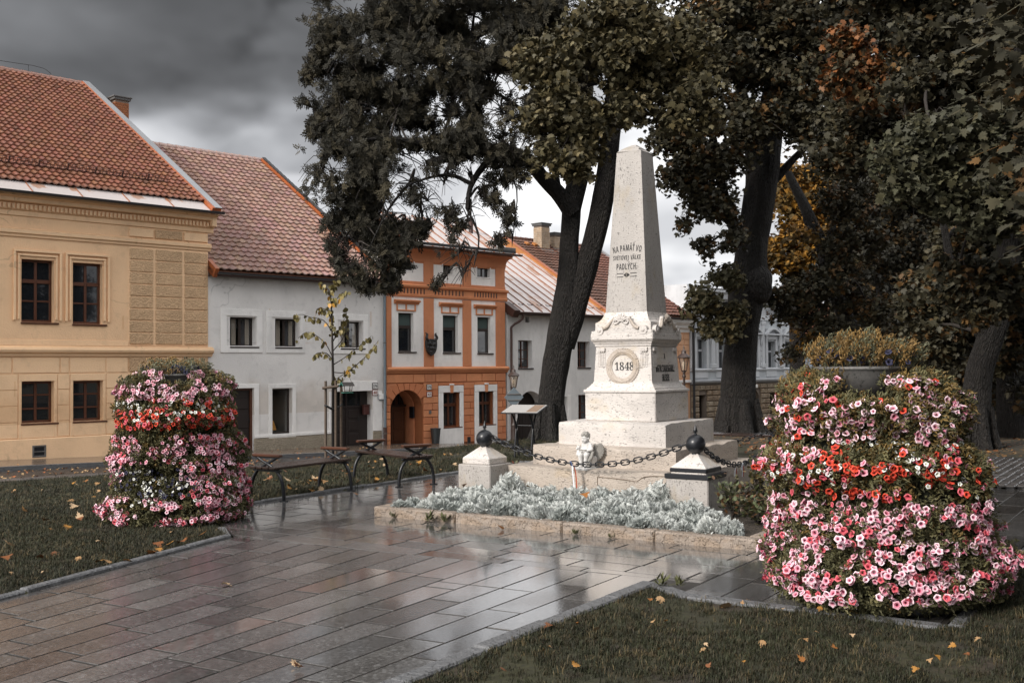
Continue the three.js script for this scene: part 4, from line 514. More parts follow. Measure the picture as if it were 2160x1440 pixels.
  gutter(h, A + 0.5, B + 0.45, 6.55, 0.62, MAT.pipeBrown, 0.08); part(h, 'eave_board', bev(A, B + 0.3, 6.5, 6.56, -0.1, 0.6, 0.01), MAT.pipeBrown); part(h, 'gutter_guard', box(A + 0.9, B + 0.2, 6.60, 6.72, 0.50, 0.52), MAT.ironMatt); part(h, 'parapet_box', bev(B - 0.75, B + 0.28, 6.60, 6.86, -0.6, 0.45, 0.02), MAT.zinc);
  part(h, 'flue', cyl([20.4, 6.8, -1.2], [20.4, 8.15, -1.2], 0.10, 0.10, 10), MAT.pipeBrown); part(h, 'flue_hood', [cyl([20.4, 8.2, -1.2], [20.4, 8.26, -1.2], 0.17, 0.05, 10)], MAT.pipeBrown);
}
{ const p = facPos(17.0, -1.5, 0.25), g = thing('planter_pot', 'dark square plant pot standing by the wall right of the arched door', 'plant pot', p, FTURN); const f = new THREE.CylinderGeometry(0.21, 0.15, 0.62, 4, 1, true); part(g, 'pot', [f.rotateY(PI / 4).translate(0, 0.31, 0)], M([0.035, 0.04, 0.042], 0.5, { side: THREE.DoubleSide })); part(g, 'rim', frameRing(-0.16, 0.16, -0.16, 0.16, 0.03, 0.6, 0.64).map(q => q.rotateX(-PI / 2)), M([0.04, 0.045, 0.048], 0.5)); part(g, 'earth', new THREE.BoxGeometry(0.26, 0.02, 0.26).translate(0, 0.55, 0), MAT.soil); }
// ---- 4. low white house with seamed sheet roof
{
  const A = 21.42, B = 28.2, h = house('low_white_house', 'low white house with pale seamed metal roof behind the leaning tree', A, -1.9);
  const ws = [[22.12, 23.02, 1.57, 2.81], [26.12, 27.0, 1.57, 2.80], [26.15, 27.0, -1.0, 0.27], [22.6, 22.86, 3.62, 3.88]]; const s = poly(rp(A, B, -1.95, 4.05)); ws.forEach(w => s.holes.push(rect(...w))); s.holes.push(archPath(22.05, 23.75, -1.93, 0.52)); s.holes.push(rect(24.55, 25.35, -1.9, 0.2));
  { const g = extrude(s, 0.5, 0, 24); g.translate(0, 0, -0.5); part(h, 'wall', g, MAT.white); }
  part(h, 'side_wall', [box(A + 0.01, A + 0.3, -1.95, 4.0, -9, -0.52), box(B - 0.3, B, -1.95, 4, -9, -0.52), box(A, B, -1.95, 4, -9.3, -9.01)], MAT.white);
  for (const w of ws.slice(0, 3)) { win(h, ...w, { mull: [0.5], rail: [0.33, 0.66], deep: 0.26, f: 0.05, m: 0.022, mat: MAT.frameBrown, sillR: 0.06, sillMat: MAT.doorDark }); part(h, 'blind_room', box(w[0] - 0.04, w[1] + 0.04, w[2] - 0.05, w[3] + 0.05, -0.65, -0.51), MAT.room); }
  part(h, 'attic_vent', box(22.6, 22.86, 3.62, 3.88, -0.4, -0.2), MAT.iron);
  { const g = extrude(archPath(22.0, 23.8, -1.95, 0.56, THREE.Shape), 0.08, 0, 24); g.translate(0, 0, -0.62); const d = part(h, 'gate', g, MAT.doorDark); for (let i = 0; i < 8; i++) part(d, 'gate_board', bev(22.06 + i * 0.21, 22.06 + i * 0.21 + 0.2, -1.9, -0.3, -0.55, -0.52, 0.01), MAT.doorDark); } door(h, 24.55, 25.35, -1.7, 0.2, -0.4, MAT.doorDark);
  part(h, 'pilaster_strip', bev(25.4, 25.62, -1.9, 0.3, -0.05, 0.03, 0.01), MAT.whiteTrim);
  const S = slope(4.08, 0.42, 31), U = 6.6; part(h, 'roof_deck', onSlope(S, box(A, B, -0.08, 0, -U, 0), 0, 0), MAT.deck);
  for (let t = A + 0.02, i = 0; t < B - 0.2; t += 0.60, i++) { const t1 = Math.min(t + 0.596, B); const pc = [[-0.05, 1.9 + (i % 2) * 0.3], [1.9 + (i % 2) * 0.3, 4.1], [4.1, U]]; let first = null; for (const [u0, u1] of pc) { const g = onSlope(S, box(t + 0.004, t1, 0.0, 0.012, -u1 + 0.012, -u0), 0, 0); const p = part(h, 'roof_sheet', g, MAT.sheet); first = first || p; } part(first, 'seam', onSlope(S, box(t - 0.014, t + 0.014, 0.0, 0.05, -U, 0.03), 0, 0), MAT.seam);
    part(first, 'snow_hook', [onSlope(S, tube([[t + 0.3, 0.01, -0.75], [t + 0.3, 0.1, -0.45], [t + 0.3, 0.2, -0.42]], [0.012, 0.012, 0.012], 5), 0, 0), onSlope(S, cyl([t + 0.2, 0.14, -0.44], [t + 0.4, 0.14, -0.44], 0.01, 0.01, 5), 0, 0)], MAT.ironMatt); }
  gutter(h, A + 0.15, B, 4.03, 0.52, MAT.pipeBrown, 0.07); part(h, 'eave_board', box(A, B, 3.94, 4.05, 0, 0.4), MAT.pipeBrown);
  part(h, 'downpipe', tube([[21.95, 4.0, 0.5], [21.95, 3.75, 0.45], [21.6, 3.4, 0.12], [21.6, 3.1, 0.1], [21.6, -1.75, 0.1]], [0.055, 0.055, 0.055, 0.055, 0.055], 9), MAT.pipeBrown); part(h, 'eave_corner', onSlope(S, box(A - 0.06, A + 0.3, -0.25, 0.1, -0.7, 0.12), 0, 0), MAT.pipeBrown);
}
// ---- 5. salmon house with brown tiled roof
{
  const A = 28.22, B = 35.15, h = house('salmon_house', 'salmon coloured house with brown tiled roof and two brick chimneys', A, -1.9);
  wall(h, 'wall', rp(A, B, -1.95, 4.05), [], MAT.salmon); const bl = []; for (let r = 0; r < 9; r++) for (let k = 0; k < 2; k++) bl.push([34.05 + k * 0.54 + (r % 2 ? 0.0 : 0.1), 34.05 + (k + 1) * 0.54 - 0.03 + (k ? 0 : (r % 2 ? 0 : 0.1)), 0.9 + r * 0.3, 0.9 + r * 0.3 + 0.275]); blocks(h, 'facing_block', bl, 0, 0.03, [MAT.salmon], 51, 0.01);
  part(h, 'cornice', profileRun([[0, 3.35], [0.06, 3.38], [0.08, 3.5], [0.2, 3.6], [0.22, 3.72], [0.35, 3.85], [0.38, 4.0], [0, 4.0]], A, B), MAT.whiteTrim); part(h, 'ledge', bev(A, B, 0.7, 0.85, -0.02, 0.12, 0.02), MAT.whiteTrim); part(h, 'side_wall', [box(A + 0.01, A + 0.3, -1.95, 4.0, -13, -0.36), box(B - 0.3, B - 0.01, -1.95, 4.0, -13, -0.36)], MAT.salmon);
  const S = slope(4.15, 0.45, 31), U = 8.4; part(h, 'roof_deck', [onSlope(S, box(A - 0.3, B, -0.1, 0, -U, 0), 0, 0), onSlope(slope(4.15 + U * S.s, 0.45 - U * S.c, -31), box(A - 0.3, B, -0.1, 0, -U, 0), 0, 0)], MAT.deck);
  tiles(h, S, A - 0.2, B - 0.05, U, 0.26, 0.34, 0.03, MAT.brownTile, 55, (R, r, c) => { const k = R.r(0.75, 1.25); return lin(k * lerp(0.85, 1.15, c / 28), k, k); });
  part(h, 'verge_board', [onSlope(S, box(A - 0.36, A - 0.22, -0.4, 0.08, -U, 0.02), 0, 0)], MAT.vergeWood); part(h, 'verge_trim', onSlope(S, box(A - 0.42, A - 0.20, 0.082, 0.11, -U, 0.03), 0, 0), MAT.verge); part(h, 'right_flashing', onSlope(S, box(B - 0.12, B + 0.03, 0.1, 0.22, -U, 0.0), 0, 0), MAT.flash);
  for (let i = 0; i < 19; i++) { const g = cyl([A - 0.2 + i * 0.38, 0, 0], [A - 0.2 + i * 0.38 + 0.4, 0, 0], 0.12, 0.1, 8), q = S.p(0, U, 0.03); g.translate(0, q[1], q[2]); part(h, 'ridge_tile', g, MAT.brownTile); }
  chimney(h, 29.75, 30.4, 7.2, 9.35, -6.3, -5.7, MAT.brickPale, 0.1, 7); chimney(h, 31.0, 31.6, 7.2, 8.95, -6.4, -5.9, MAT.brickPale, 0.1, 8);
  part(h, 'chimney_flashing', [onSlope(S, box(29.6, 30.55, 0.06, 0.1, -7.55, -6.75), 0, 0), onSlope(S, box(30.85, 31.75, 0.06, 0.1, -7.7, -7.0), 0, 0)], MAT.zinc);
  for (const [i, t] of [28.9, 29.5, 30.0].entries()) part(h, 'vent_tile', onSlope(S, box(t - 0.1, t + 0.1, 0.08, 0.2, -7.7, -7.45), 0, 0), MAT.vergeWood);
  const sk = part(h, 'skylight', frameRing(31.0, 31.9, 1.9, 3.2, 0.08, 0.06, 0.2).map(g => onSlope(S, g.rotateX(-PI / 2), 0, 0)), MAT.zinc); part(sk, 'pane', onSlope(S, box(31.07, 31.83, 0.14, 0.15, -3.13, -1.97), 0, 0), M([0.5, 0.53, 0.56], 0.05, { metalness: 0.9 }));
  gutter(h, A - 0.2, B + 0.1, 4.1, 0.56, MAT.gutter, 0.07);
}
// ---- 6. grey ornate house on a rusticated stone base
{
  const A = 35.17, B = 47.2, h = house('grey_stucco_house', 'pale grey ornate house with arched pediments above a rough stone ground floor', A, -2.2);
  const up = [[35.74, 36.66, 1.86 - 0.45, 3.05], [37.75, 38.6, 1.41, 3.02], [40.9, 41.8, 1.41, 3.02], [42.84, 43.72, 1.41, 3.0], [44.76, 45.6, 1.41, 3.0]], lo = [[35.9, 36.62, -1.7, 0.02], [43.02, 43.74, -1.3, -0.01]];
  wall(h, 'upper_wall', rp(A, B, 0.6, 5.2), up.map(w => rect(...w)), MAT.greyBlue); const s = poly(rp(A, B, -2.3, 0.6)); lo.forEach(w => s.holes.push(rect(...w))); s.holes.push(archPath(40.7, 41.96, -2.28, 0.22)); { const g = extrude(s, 0.5, 0, 20); g.translate(0, 0, -0.5); part(h, 'base_wall', g, MAT.mortar); }
  part(h, 'side_wall', [box(A, A + 0.3, -2.3, 5.9, -12, -0.52), box(B - 0.3, B, -2.3, 5.2, -12, -0.52), box(A, B, -2.3, 5.2, -12.3, -12.01)], MAT.greyTrim);
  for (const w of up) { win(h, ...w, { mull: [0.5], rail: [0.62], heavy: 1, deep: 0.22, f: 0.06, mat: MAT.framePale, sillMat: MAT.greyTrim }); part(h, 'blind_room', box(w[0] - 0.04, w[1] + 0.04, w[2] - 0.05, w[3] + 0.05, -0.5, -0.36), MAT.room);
    const c = (w[0] + w[1]) / 2, y = w[3]; const su = part(h, 'window_surround', [bev(w[0] - 0.2, w[0], w[2] - 0.1, y + 0.1, -0.02, 0.07, 0.015), bev(w[1], w[1] + 0.2, w[2] - 0.1, y + 0.1, -0.02, 0.07, 0.015), bev(w[0] - 0.2, w[1] + 0.2, y + 0.1, y + 0.3, -0.02, 0.08, 0.015)], MAT.greyTrim);
    const hw = (w[1] - w[0]) / 2 + 0.38, arc = new THREE.Shape(); arc.moveTo(c - hw, y + 0.42); arc.quadraticCurveTo(c, y + 1.12, c + hw, y + 0.42); arc.lineTo(c + hw, y + 0.34); arc.lineTo(c - hw, y + 0.34); const hole = new THREE.Path(); hole.moveTo(c - hw + 0.2, y + 0.43); hole.lineTo(c + hw - 0.2, y + 0.43); hole.quadraticCurveTo(c, y + 0.9, c - hw + 0.2, y + 0.43); arc.holes.push(hole); part(su, 'pediment', extrude(arc, 0.28, 0.015, 12).translate(0, 0, -0.02), MAT.greyTrim); part(su, 'tympanum', box(c - hw + 0.15, c + hw - 0.15, y + 0.4, y + 0.72, -0.02, 0.06), MAT.greyDark);
    for (const k of [-1, 1]) part(su, 'console', tube([[c + k * (hw - 0.12), y + 0.32, 0.18], [c + k * (hw - 0.12), y + 0.1, 0.14], [c + k * (hw - 0.12), y - 0.25, 0.08]], [0.07, 0.06, 0.03], 7), MAT.greyTrim); part(su, 'apron', [bev(w[0] - 0.15, w[1] + 0.15, 0.92, 1.3, -0.02, 0.04, 0.02)], MAT.greyTrim); }
  for (const [a, b] of [[A + 0.02, 35.42], [37.1, 37.45], [39.2, 40.0], [42.2, 42.5], [44.1, 44.45], [46.3, 46.6]]) part(h, 'pilaster', [bev(a, b, 1.45, 4.1, -0.02, 0.1, 0.02), bev(a - 0.05, b + 0.05, 1.45, 1.7, -0.02, 0.13, 0.02), bev(a - 0.05, b + 0.05, 3.95, 4.15, -0.02, 0.14, 0.02)], MAT.greyTrim);
  const qb = []; for (let r = 0; r < 8; r++) qb.push([42.55 - 0.5, 42.55 - 0.05, 1.5 + r * 0.31, 1.5 + r * 0.31 + 0.29]); blocks(h, 'plaster_block', qb, 0, 0.05, [MAT.greyTrim], 61, 0.012);
  part(h, 'sill_course', profileRun([[0, 1.28], [0.08, 1.3], [0.12, 1.38], [0.06, 1.44], [0, 1.44]], A, B + 0.1), MAT.greyTrim); part(h, 'base_ledge', profileRun([[0, 0.58], [0.1, 0.6], [0.22, 0.7], [0.24, 0.78], [0.05, 0.86], [0, 0.86]], A, B + 0.15), MAT.greyDark);
  part(h, 'entablature', profileRun([[0, 4.16], [0.08, 4.2], [0.08, 4.4], [0.04, 4.42], [0.04, 4.95], [0.12, 5.0], [0.14, 5.15], [0.42, 5.25], [0.46, 5.5], [0.56, 5.6], [0.56, 5.72], [0, 5.72]], A - 0.12, B + 0.4), MAT.greyTrim); part(h, 'frieze_panel', [35.6, 37.6, 40.2, 42.7, 44.6].map(t => bev(t, t + 1.3, 4.52, 4.86, 0.03, 0.065, 0.015)), MAT.greyDark);
  const S = slope(5.74, 0.5, 3); part(h, 'roof', onSlope(S, box(A - 0.1, B + 0.3, 0, 0.06, -9, 0), 0, 0), MAT.zinc);
  // fire wall with chimneys on the left
  part(h, 'fire_wall', [extrude(poly([[-0.3, 4.3], [2.2, 4.3], [2.2, 5.95], [-0.1, 5.95], [-0.3, 5.3]]), 0.35).rotateY(PI / 2).translate(A - 0.36, 0, 0), box(33.0, A - 0.36, 5.0, 5.92, -2.2, -1.7)], MAT.greyTrim); part(h, 'wall_coping', [box(32.9, A + 0.05, 5.925, 5.98, -2.3, -1.6)], MAT.ironMatt);
  for (const [a, b, y] of [[32.6, 33.75, 6.55], [33.85, 34.4, 6.35]]) { const c = part(h, 'chimney', box(a, b, 5.9, y, -2.2, -1.7), MAT.greyTrim); part(c, 'chimney_cap', [box(a - 0.08, b + 0.08, y, y + 0.07, -2.3, -1.6), box(a - 0.08, b + 0.08, y + 0.30, y + 0.38, -2.3, -1.6)], MAT.cap); part(c, 'cap_pillar', Array.from({ length: 4 }, (_, i) => box(lerp(a, b - 0.1, i / 3), lerp(a, b - 0.1, i / 3) + 0.1, y + 0.07, y + 0.30, -1.75, -1.65)), MAT.cap); }
  part(h, 'downpipe', cyl([A + 0.06, -2.1, 0.2], [A + 0.06, 5.4, 0.2], 0.07, 0.07, 9), MAT.ironMatt);
  // stones of the base, course by course
  const R = rng(62), opening = (t0, t1, y0, y1) => [...lo.map(w => [w[0] - 0.02, w[1] + 0.02, w[2], w[3] + 0.02]), [40.62, 42.04, -2.3, 0.1]].some(o => t1 > o[0] && t0 < o[1] && y1 > o[2] && y0 < o[3]);
  for (let r = 0; r < 9; r++) { const y = 0.56 - (r + 1) * 0.295, y1 = y + 0.272; let t = A + 0.05; while (t < B) { let w = R.r(0.42, 0.82); let t1 = Math.min(t + w, B); const ops = [...lo.map(w => [w[0], w[1], w[2], w[3]]), [40.66, 42.0, -2.3, 0.12]].filter(o => y1 > o[2] + 0.05 && y < o[3] - 0.02); const hit = ops.find(o => t < o[0] && t1 > o[0] - 0.15); if (hit) t1 = hit[0] - 0.01; const inn = ops.find(o => t >= o[0] - 0.02 && t < o[1]); if (inn) { t = inn[1] + 0.015; continue; }
      if (t1 - t > 0.06) { const g = extrude(poly(rp(t, t1 - 0.018, y, y1)), 0.14, 0.05); const p = g.attributes.position; for (let i = 0; i < p.count; i++) if (p.getZ(i) > 0.1) p.setXYZ(i, p.getX(i), p.getY(i), p.getZ(i) + 0.05 * (tn(p.getX(i) * 9, p.getY(i) * 9, 4096, 7) - 0.4)); g.computeVertexNormals(); g.translate(0, 0, -0.03); part(h, 'base_stone', g, R.pick([MAT.stoneA, MAT.stoneB, MAT.stoneC])); } t = t1; } }
  for (const w of lo) { win(h, ...w, { rail: [0.6], deep: 0.3, f: 0.06, mat: MAT.frameDark, sill: false }); part(h, 'blind_room', box(w[0] - 0.04, w[1] + 0.04, w[2] - 0.05, w[3] + 0.05, -0.65, -0.51), MAT.room); }
  { const g = extrude(archPath(40.66, 42.0, -2.3, 0.26, THREE.Shape), 0.06, 0, 16); g.translate(0, 0, -1.2); part(h, 'entrance_back', g, MAT.doorDark); const a = archPath(40.68, 41.98, -2.29, 0.24, THREE.Shape); a.holes.push(archPath(40.74, 41.92, -2.29, 0.18)); const r = extrude(a, 0.7, 0, 20); r.translate(0, 0, -1.15); part(h, 'entrance_reveal', r, MAT.stoneC); part(h, 'guard_stone', bev(42.02, 42.5, -2.3, -1.65, 0, 0.35, 0.06), MAT.stoneB); part(h, 'entrance_lamp', bev(41.25, 41.42, 0.3, 0.5, 0.1, 0.25, 0.02), MAT.whiteTrim); }
}
// ---------------------------------------------------------------- war memorial
{
  const g = thing('war_memorial', 'pale travertine obelisk on a stepped base with carved wreath and 1848', 'monument', [MC.x, 0, MC.z], MTURN);
  const sq = (w, y0, y1, r = 0.012) => bev(-w / 2, w / 2, y0, y1, -w / 2, w / 2, r);
  const chip = (geo, amp, f) => { const q = geo.index ? geo.toNonIndexed() : geo, p = q.attributes.position; for (let i = 0; i < p.count; i++) { const x = p.getX(i), y = p.getY(i), z = p.getZ(i); p.setXYZ(i, x + amp * (tn(y * f + 9, z * f + x * f, 4096, 3) - 0.5), y + amp * 0.7 * (tn(x * f + 40, z * f + 40, 4096, 4) - 0.5), z + amp * (tn(x * f + 17, y * f + 20, 4096, 5) - 0.5)); } q.computeVertexNormals(); return q; };
  const stepBlock = (w, y0, y1, n, dy) => { const out = []; for (const s of [-1, 1]) for (const ax of [0, 1]) { const m = 24; const b = new THREE.BoxGeometry(ax ? 0.34 : w - (0.002), y1 - y0, ax ? w - 0.68 : 0.34, ax ? 2 : m, 6, ax ? m : 2); b.translate(ax ? s * (w / 2 - 0.17) : 0, (y0 + y1) / 2, ax ? 0 : s * (w / 2 - 0.17)); const p = b.attributes.position; for (let i = 0; i < p.count; i++) { const x = p.getX(i), y = p.getY(i), z = p.getZ(i), e = Math.max(Math.abs(x), Math.abs(z)) > w / 2 - 0.01 ? 1 : 0, top = y > y1 - 0.005 ? 1 : 0; const k = e * top; p.setXYZ(i, x * (1 - k * 0.014 * tn((x + z) * 6 + 30, (x - z) * 6 + 50, 4096, 8)), y - k * 0.03 * Math.pow(tn((x + z) * 4 + 80, (x - z) * 4 + 20, 4096, 9), 2.5), z * (1 - k * 0.014 * tn((x + z) * 6 + 60, (x - z) * 6 + 70, 4096, 8))); } b.computeVertexNormals(); out.push(b); } out.push(new THREE.BoxGeometry(w - 0.66, y1 - y0 - 0.004, w - 0.66).translate(0, (y0 + y1) / 2 - 0.002, 0)); return out; };
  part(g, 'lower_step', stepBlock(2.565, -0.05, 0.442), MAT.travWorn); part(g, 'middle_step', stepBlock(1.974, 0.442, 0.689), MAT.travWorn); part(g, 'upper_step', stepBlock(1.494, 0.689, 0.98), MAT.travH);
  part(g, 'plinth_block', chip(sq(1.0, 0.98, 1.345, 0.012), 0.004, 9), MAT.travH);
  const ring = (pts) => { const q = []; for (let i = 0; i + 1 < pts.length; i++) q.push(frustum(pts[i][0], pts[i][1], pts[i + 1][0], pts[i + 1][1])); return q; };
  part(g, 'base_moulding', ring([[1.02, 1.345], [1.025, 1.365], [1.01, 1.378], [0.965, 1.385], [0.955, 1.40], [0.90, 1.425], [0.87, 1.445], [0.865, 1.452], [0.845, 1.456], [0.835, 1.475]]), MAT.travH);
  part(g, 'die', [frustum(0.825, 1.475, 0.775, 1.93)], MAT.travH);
  part(g, 'die_cornice', ring([[0.775, 1.93], [0.80, 1.935], [0.80, 1.962], [0.825, 1.967], [0.83, 1.985], [0.855, 1.992], [0.875, 2.006]]), MAT.travH);
  // corner strips: a small block with three drops and two flutes under it, on each visible face
  for (const f of [0, 1]) for (const s of [-1, 1]) { const R = new THREE.Matrix4().makeRotationY(f ? PI / 2 : 0), z = y => lerp(0.825, 0.775, (y - 1.475) / 0.455) / 2; const L = []; L.push(bev(s * 0.30 - 0.05, s * 0.30 + 0.05, 1.865, 1.915, 0.37, 0.415, 0.006)); for (let k = -1; k <= 1; k++) L.push(box(s * 0.30 + k * 0.025 - 0.007, s * 0.30 + k * 0.025 + 0.007, 1.857, 1.868, 0.38, 0.41)); part(g, 'corner_block', L.map(q => q.applyMatrix4(R)), MAT.travH);
    const F = []; for (let k = -1; k <= 1; k++) { const x = s * 0.30 + k * 0.036; F.push(beam([x - 0.011, 1.67, z(1.67) + 0.002], [x - 0.011, 1.85, z(1.85) + 0.002], 0.006, 0.008), beam([x + 0.011, 1.67, z(1.67) + 0.002], [x + 0.011, 1.85, z(1.85) + 0.002], 0.006, 0.008), new THREE.SphereGeometry(0.011, 8, 6).scale(1, 1, 0.5).translate(x, 1.672, z(1.67) + 0.001)); } part(g, 'flutes', F.map(q => q.applyMatrix4(R)), MAT.travH); }
  // wreath of leaves round the date
  { const zc = 0.4, W = [], R = rng(4); const leaf = (a, r, side) => { const q = new THREE.SphereGeometry(0.028, 7, 5); q.scale(1.5, 0.55, 0.5); q.rotateZ(a + PI / 2 + side * 0.5 * (a > PI / 2 && a < 1.5 * PI ? 1 : 1)); q.translate(Math.cos(a) * r, Math.sin(a) * r, 0); return q; };
    for (let i = 0; i < 46; i++) { const a = i / 46 * 2 * PI + R.r(-0.02, 0.02); for (const s of [-1, 0, 1]) W.push(leaf(a + s * 0.03, 0.192 + s * 0.022, s * (a < PI ? 1 : 1))); }
    W.push(new THREE.TorusGeometry(0.19, 0.026, 6, 48)); const tilt = Math.atan(0.025 / 0.455); part(g, 'wreath', W.map(q => q.scale(1, 1, 0.7).rotateX(-tilt).translate(0, 1.672, 0.404)), MAT.travWorn); }
  part(g, 'slab', sq(0.885, 2.008, 2.098, 0.01), MAT.travH);
  const at2 = ring([[0.79, 2.098], [0.785, 2.235], [0.745, 2.245], [0.70, 2.262], [0.655, 2.295], [0.62, 2.335], [0.60, 2.368]]); part(g, 'attic', at2, MAT.travH);
  for (const f of [0, 1]) { const R = new THREE.Matrix4().makeRotationY(f ? PI / 2 : 0), G = [];
    // scroll cresting in front of the attic: raised field with corner volutes
    const sh = new THREE.Shape(); sh.moveTo(-0.43, 2.09); sh.lineTo(0.43, 2.09); sh.lineTo(0.43, 2.13); sh.quadraticCurveTo(0.36, 2.12, 0.32, 2.17); sh.quadraticCurveTo(0.26, 2.13, 0.22, 2.16); sh.quadraticCurveTo(0.15, 2.22, 0.12, 2.31); sh.lineTo(-0.12, 2.31); sh.quadraticCurveTo(-0.15, 2.22, -0.22, 2.16); sh.quadraticCurveTo(-0.26, 2.13, -0.32, 2.17); sh.quadraticCurveTo(-0.36, 2.12, -0.43, 2.13); sh.closePath(); G.push(extrude(sh, 0.05, 0.006, 10).translate(0, 0, 0.388));
    for (const s of [-1, 1]) { G.push(cyl([s * 0.31, 2.135, 0.36], [s * 0.31, 2.135, 0.45], 0.062, 0.058, 16), cyl([s * 0.31, 2.135, 0.45], [s * 0.31, 2.135, 0.462], 0.03, 0.016, 12)); }
    part(g, 'cresting', G.map(q => q.applyMatrix4(R)), MAT.travH);
    const P = []; for (let k = -3; k <= 3; k++) { const a = k * 0.36, x = Math.sin(a), y = Math.cos(a); P.push(tube([[x * 0.02, 2.235 + y * 0.01, 0.445], [x * 0.075, 2.245 + y * 0.06, 0.452], [x * 0.115 - (k ? Math.sign(k) * 0.0 : 0), 2.245 + y * 0.105 - Math.abs(k) * 0.006, 0.425]], [0.010, 0.016, 0.005], 6)); } for (const s of [-1, 1]) P.push(tube([[s * 0.03, 2.235, 0.44], [s * 0.08, 2.215, 0.445], [s * 0.105, 2.24, 0.445], [s * 0.085, 2.262, 0.445], [s * 0.068, 2.245, 0.445]], [0.011, 0.013, 0.012, 0.01, 0.008], 6)); part(g, 'palmette', P.map(q => q.applyMatrix4(R)), f ? MAT.travWorn : MAT.travH);
    const B = []; for (const s of [-1, 1]) B.push(tube([[s * 0.10, 2.30, 0.42], [s * 0.15, 2.235, 0.435], [s * 0.2, 2.175, 0.445], [s * 0.255, 2.155, 0.45]], [0.016, 0.02, 0.024, 0.02], 7)); part(g, 'scroll_band', B.map(q => q.applyMatrix4(R)), MAT.travWorn); }
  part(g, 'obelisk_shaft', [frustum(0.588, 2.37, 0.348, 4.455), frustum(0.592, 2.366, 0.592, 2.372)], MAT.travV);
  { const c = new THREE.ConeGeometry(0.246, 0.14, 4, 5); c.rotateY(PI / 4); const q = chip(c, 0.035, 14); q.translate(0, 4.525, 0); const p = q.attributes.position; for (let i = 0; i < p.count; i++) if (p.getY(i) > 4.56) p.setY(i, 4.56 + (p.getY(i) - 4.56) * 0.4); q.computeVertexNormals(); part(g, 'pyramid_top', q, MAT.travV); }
  // inscriptions
  const word = (txt, font, size, sx, x, y, z, tiltX, rotZ = 0, R = null, track = 0) => { const q = new TextGeometry(txt, { font, size, depth: 0.004, curveSegments: 5 }); q.computeBoundingBox(); const b = q.boundingBox; q.translate(-(b.min.x + b.max.x) / 2, 0, 0); q.scale(sx, 1, 1); q.rotateZ(rotZ); q.rotateX(-tiltX); q.translate(x, y, z); if (R) q.applyMatrix4(R); return q; };
  const zo = y => lerp(0.588, 0.348, (y - 2.37) / 2.085) / 2 - 0.0015, to = Math.atan(0.12 / 2.085), L1 = [], L2 = [], L3 = [];
  const fitLine = (txt, width, size, fn, out) => { const gl = FONT.sans.data.glyphs, res = FONT.sans.data.resolution; let tot = 0; for (const c of txt) tot += (gl[c] || gl[' ']).ha / res * size; const k = width / tot; let x = -width / 2; for (const c of txt) { const w = (gl[c] || gl[' ']).ha / res * size * k; if (c !== ' ') fn(c, x + w / 2, k * 0.92, out); x += w; } };
  fitLine('NA PAMÄŤ VO', 0.405, 0.079, (c, x, k, o) => { const a = x / 0.34 * 0.62, y = 3.148 + 0.075 * Math.cos(x / 0.2 * 0.9) - 0.062; o.push(word(c, FONT.sans, 0.079, k, x, y, zo(y), to, -a * 0.62)); }, L1);
  fitLine('SVETOVEJ  VÁLKE', 0.40, 0.056, (c, x, k, o) => { const y = 3.045 + x * 0.0; o.push(word(c, FONT.sans, 0.056, k, x, y, zo(y), to)); }, L1);
  fitLine('PADLÝCH.', 0.305, 0.079, (c, x, k, o) => o.push(word(c, FONT.sans, 0.079, k, x, 2.918, zo(2.918), to)), L1);
  part(g, 'inscription', L1, MAT.ink);
  for (const s of [-1, 1]) for (const dy of [0, 0.042]) { const y = 2.822 + dy; L2.push(bev(s * 0.095 - 0.047, s * 0.095 + 0.047, y, y + 0.009, zo(y), zo(y) + 0.004, 0.001)); } { const y = 2.848; L2.push(new THREE.CylinderGeometry(0.027, 0.027, 0.005, 18).rotateX(PI / 2).translate(0, y, zo(y) + 0.002), ...[-1, 1].map(s => new THREE.CylinderGeometry(0.016, 0.016, 0.005, 4).rotateX(PI / 2).translate(s * 0.028, y, zo(y) + 0.002))); part(g, 'ornament', L2, MAT.ink); part(g, 'ornament_mark', [box(-0.004, 0.004, y - 0.014, y + 0.014, zo(y) + 0.0045, zo(y) + 0.006), box(-0.010, 0.0, y + 0.004, y + 0.010, zo(y) + 0.0045, zo(y) + 0.006)], MAT.travV); }
  { const zd = y => lerp(0.825, 0.775, (y - 1.475) / 0.455) / 2 - 0.0015, td = Math.atan(0.025 / 0.455), s = 0.086, D = []; let x = -0.115; for (const c of '1848') { const q = word(c, FONT.serif, 0.105, 0.86, x + 0.035, 1.625, zd(1.625), td, c === '4' ? 0.0 : 0.05); D.push(q); x += 0.07; } part(g, 'date', D, MAT.ink);
    const R = new THREE.Matrix4().makeRotationY(PI / 2), E = []; const put = (txt, w, size, y) => fitLine(txt, w, size, (c, x2, k, o) => o.push(word(c, FONT.sans, size, k, x2, y, zd(y), td, 0, R)), E); put('A', 0.035, 0.075, 1.765); put('MAGYAR SZABADSÁGHARCZ', 0.56, 0.092, 1.60); put('EMLÉKÉRE', 0.225, 0.090, 1.448 + 0.035); part(g, 'side_inscription', E, MAT.ink); }
  // joints and breaks in the lowest step
  part(g, 'step_crack', [tube([[0.1, 0.36, 1.284], [0.1, 0.26, 1.284]], [0.004, 0.004], 5), tube([[0.1, 0.36, 1.284], [0.45, 0.345, 1.284], [0.62, 0.33, 1.284]], [0.004, 0.005, 0.003], 5), tube([[0.62, 0.33, 1.284], [0.72, 0.39, 1.284], [1.0, 0.41, 1.284]], [0.003, 0.005, 0.004], 5)], MAT.travStain);
}
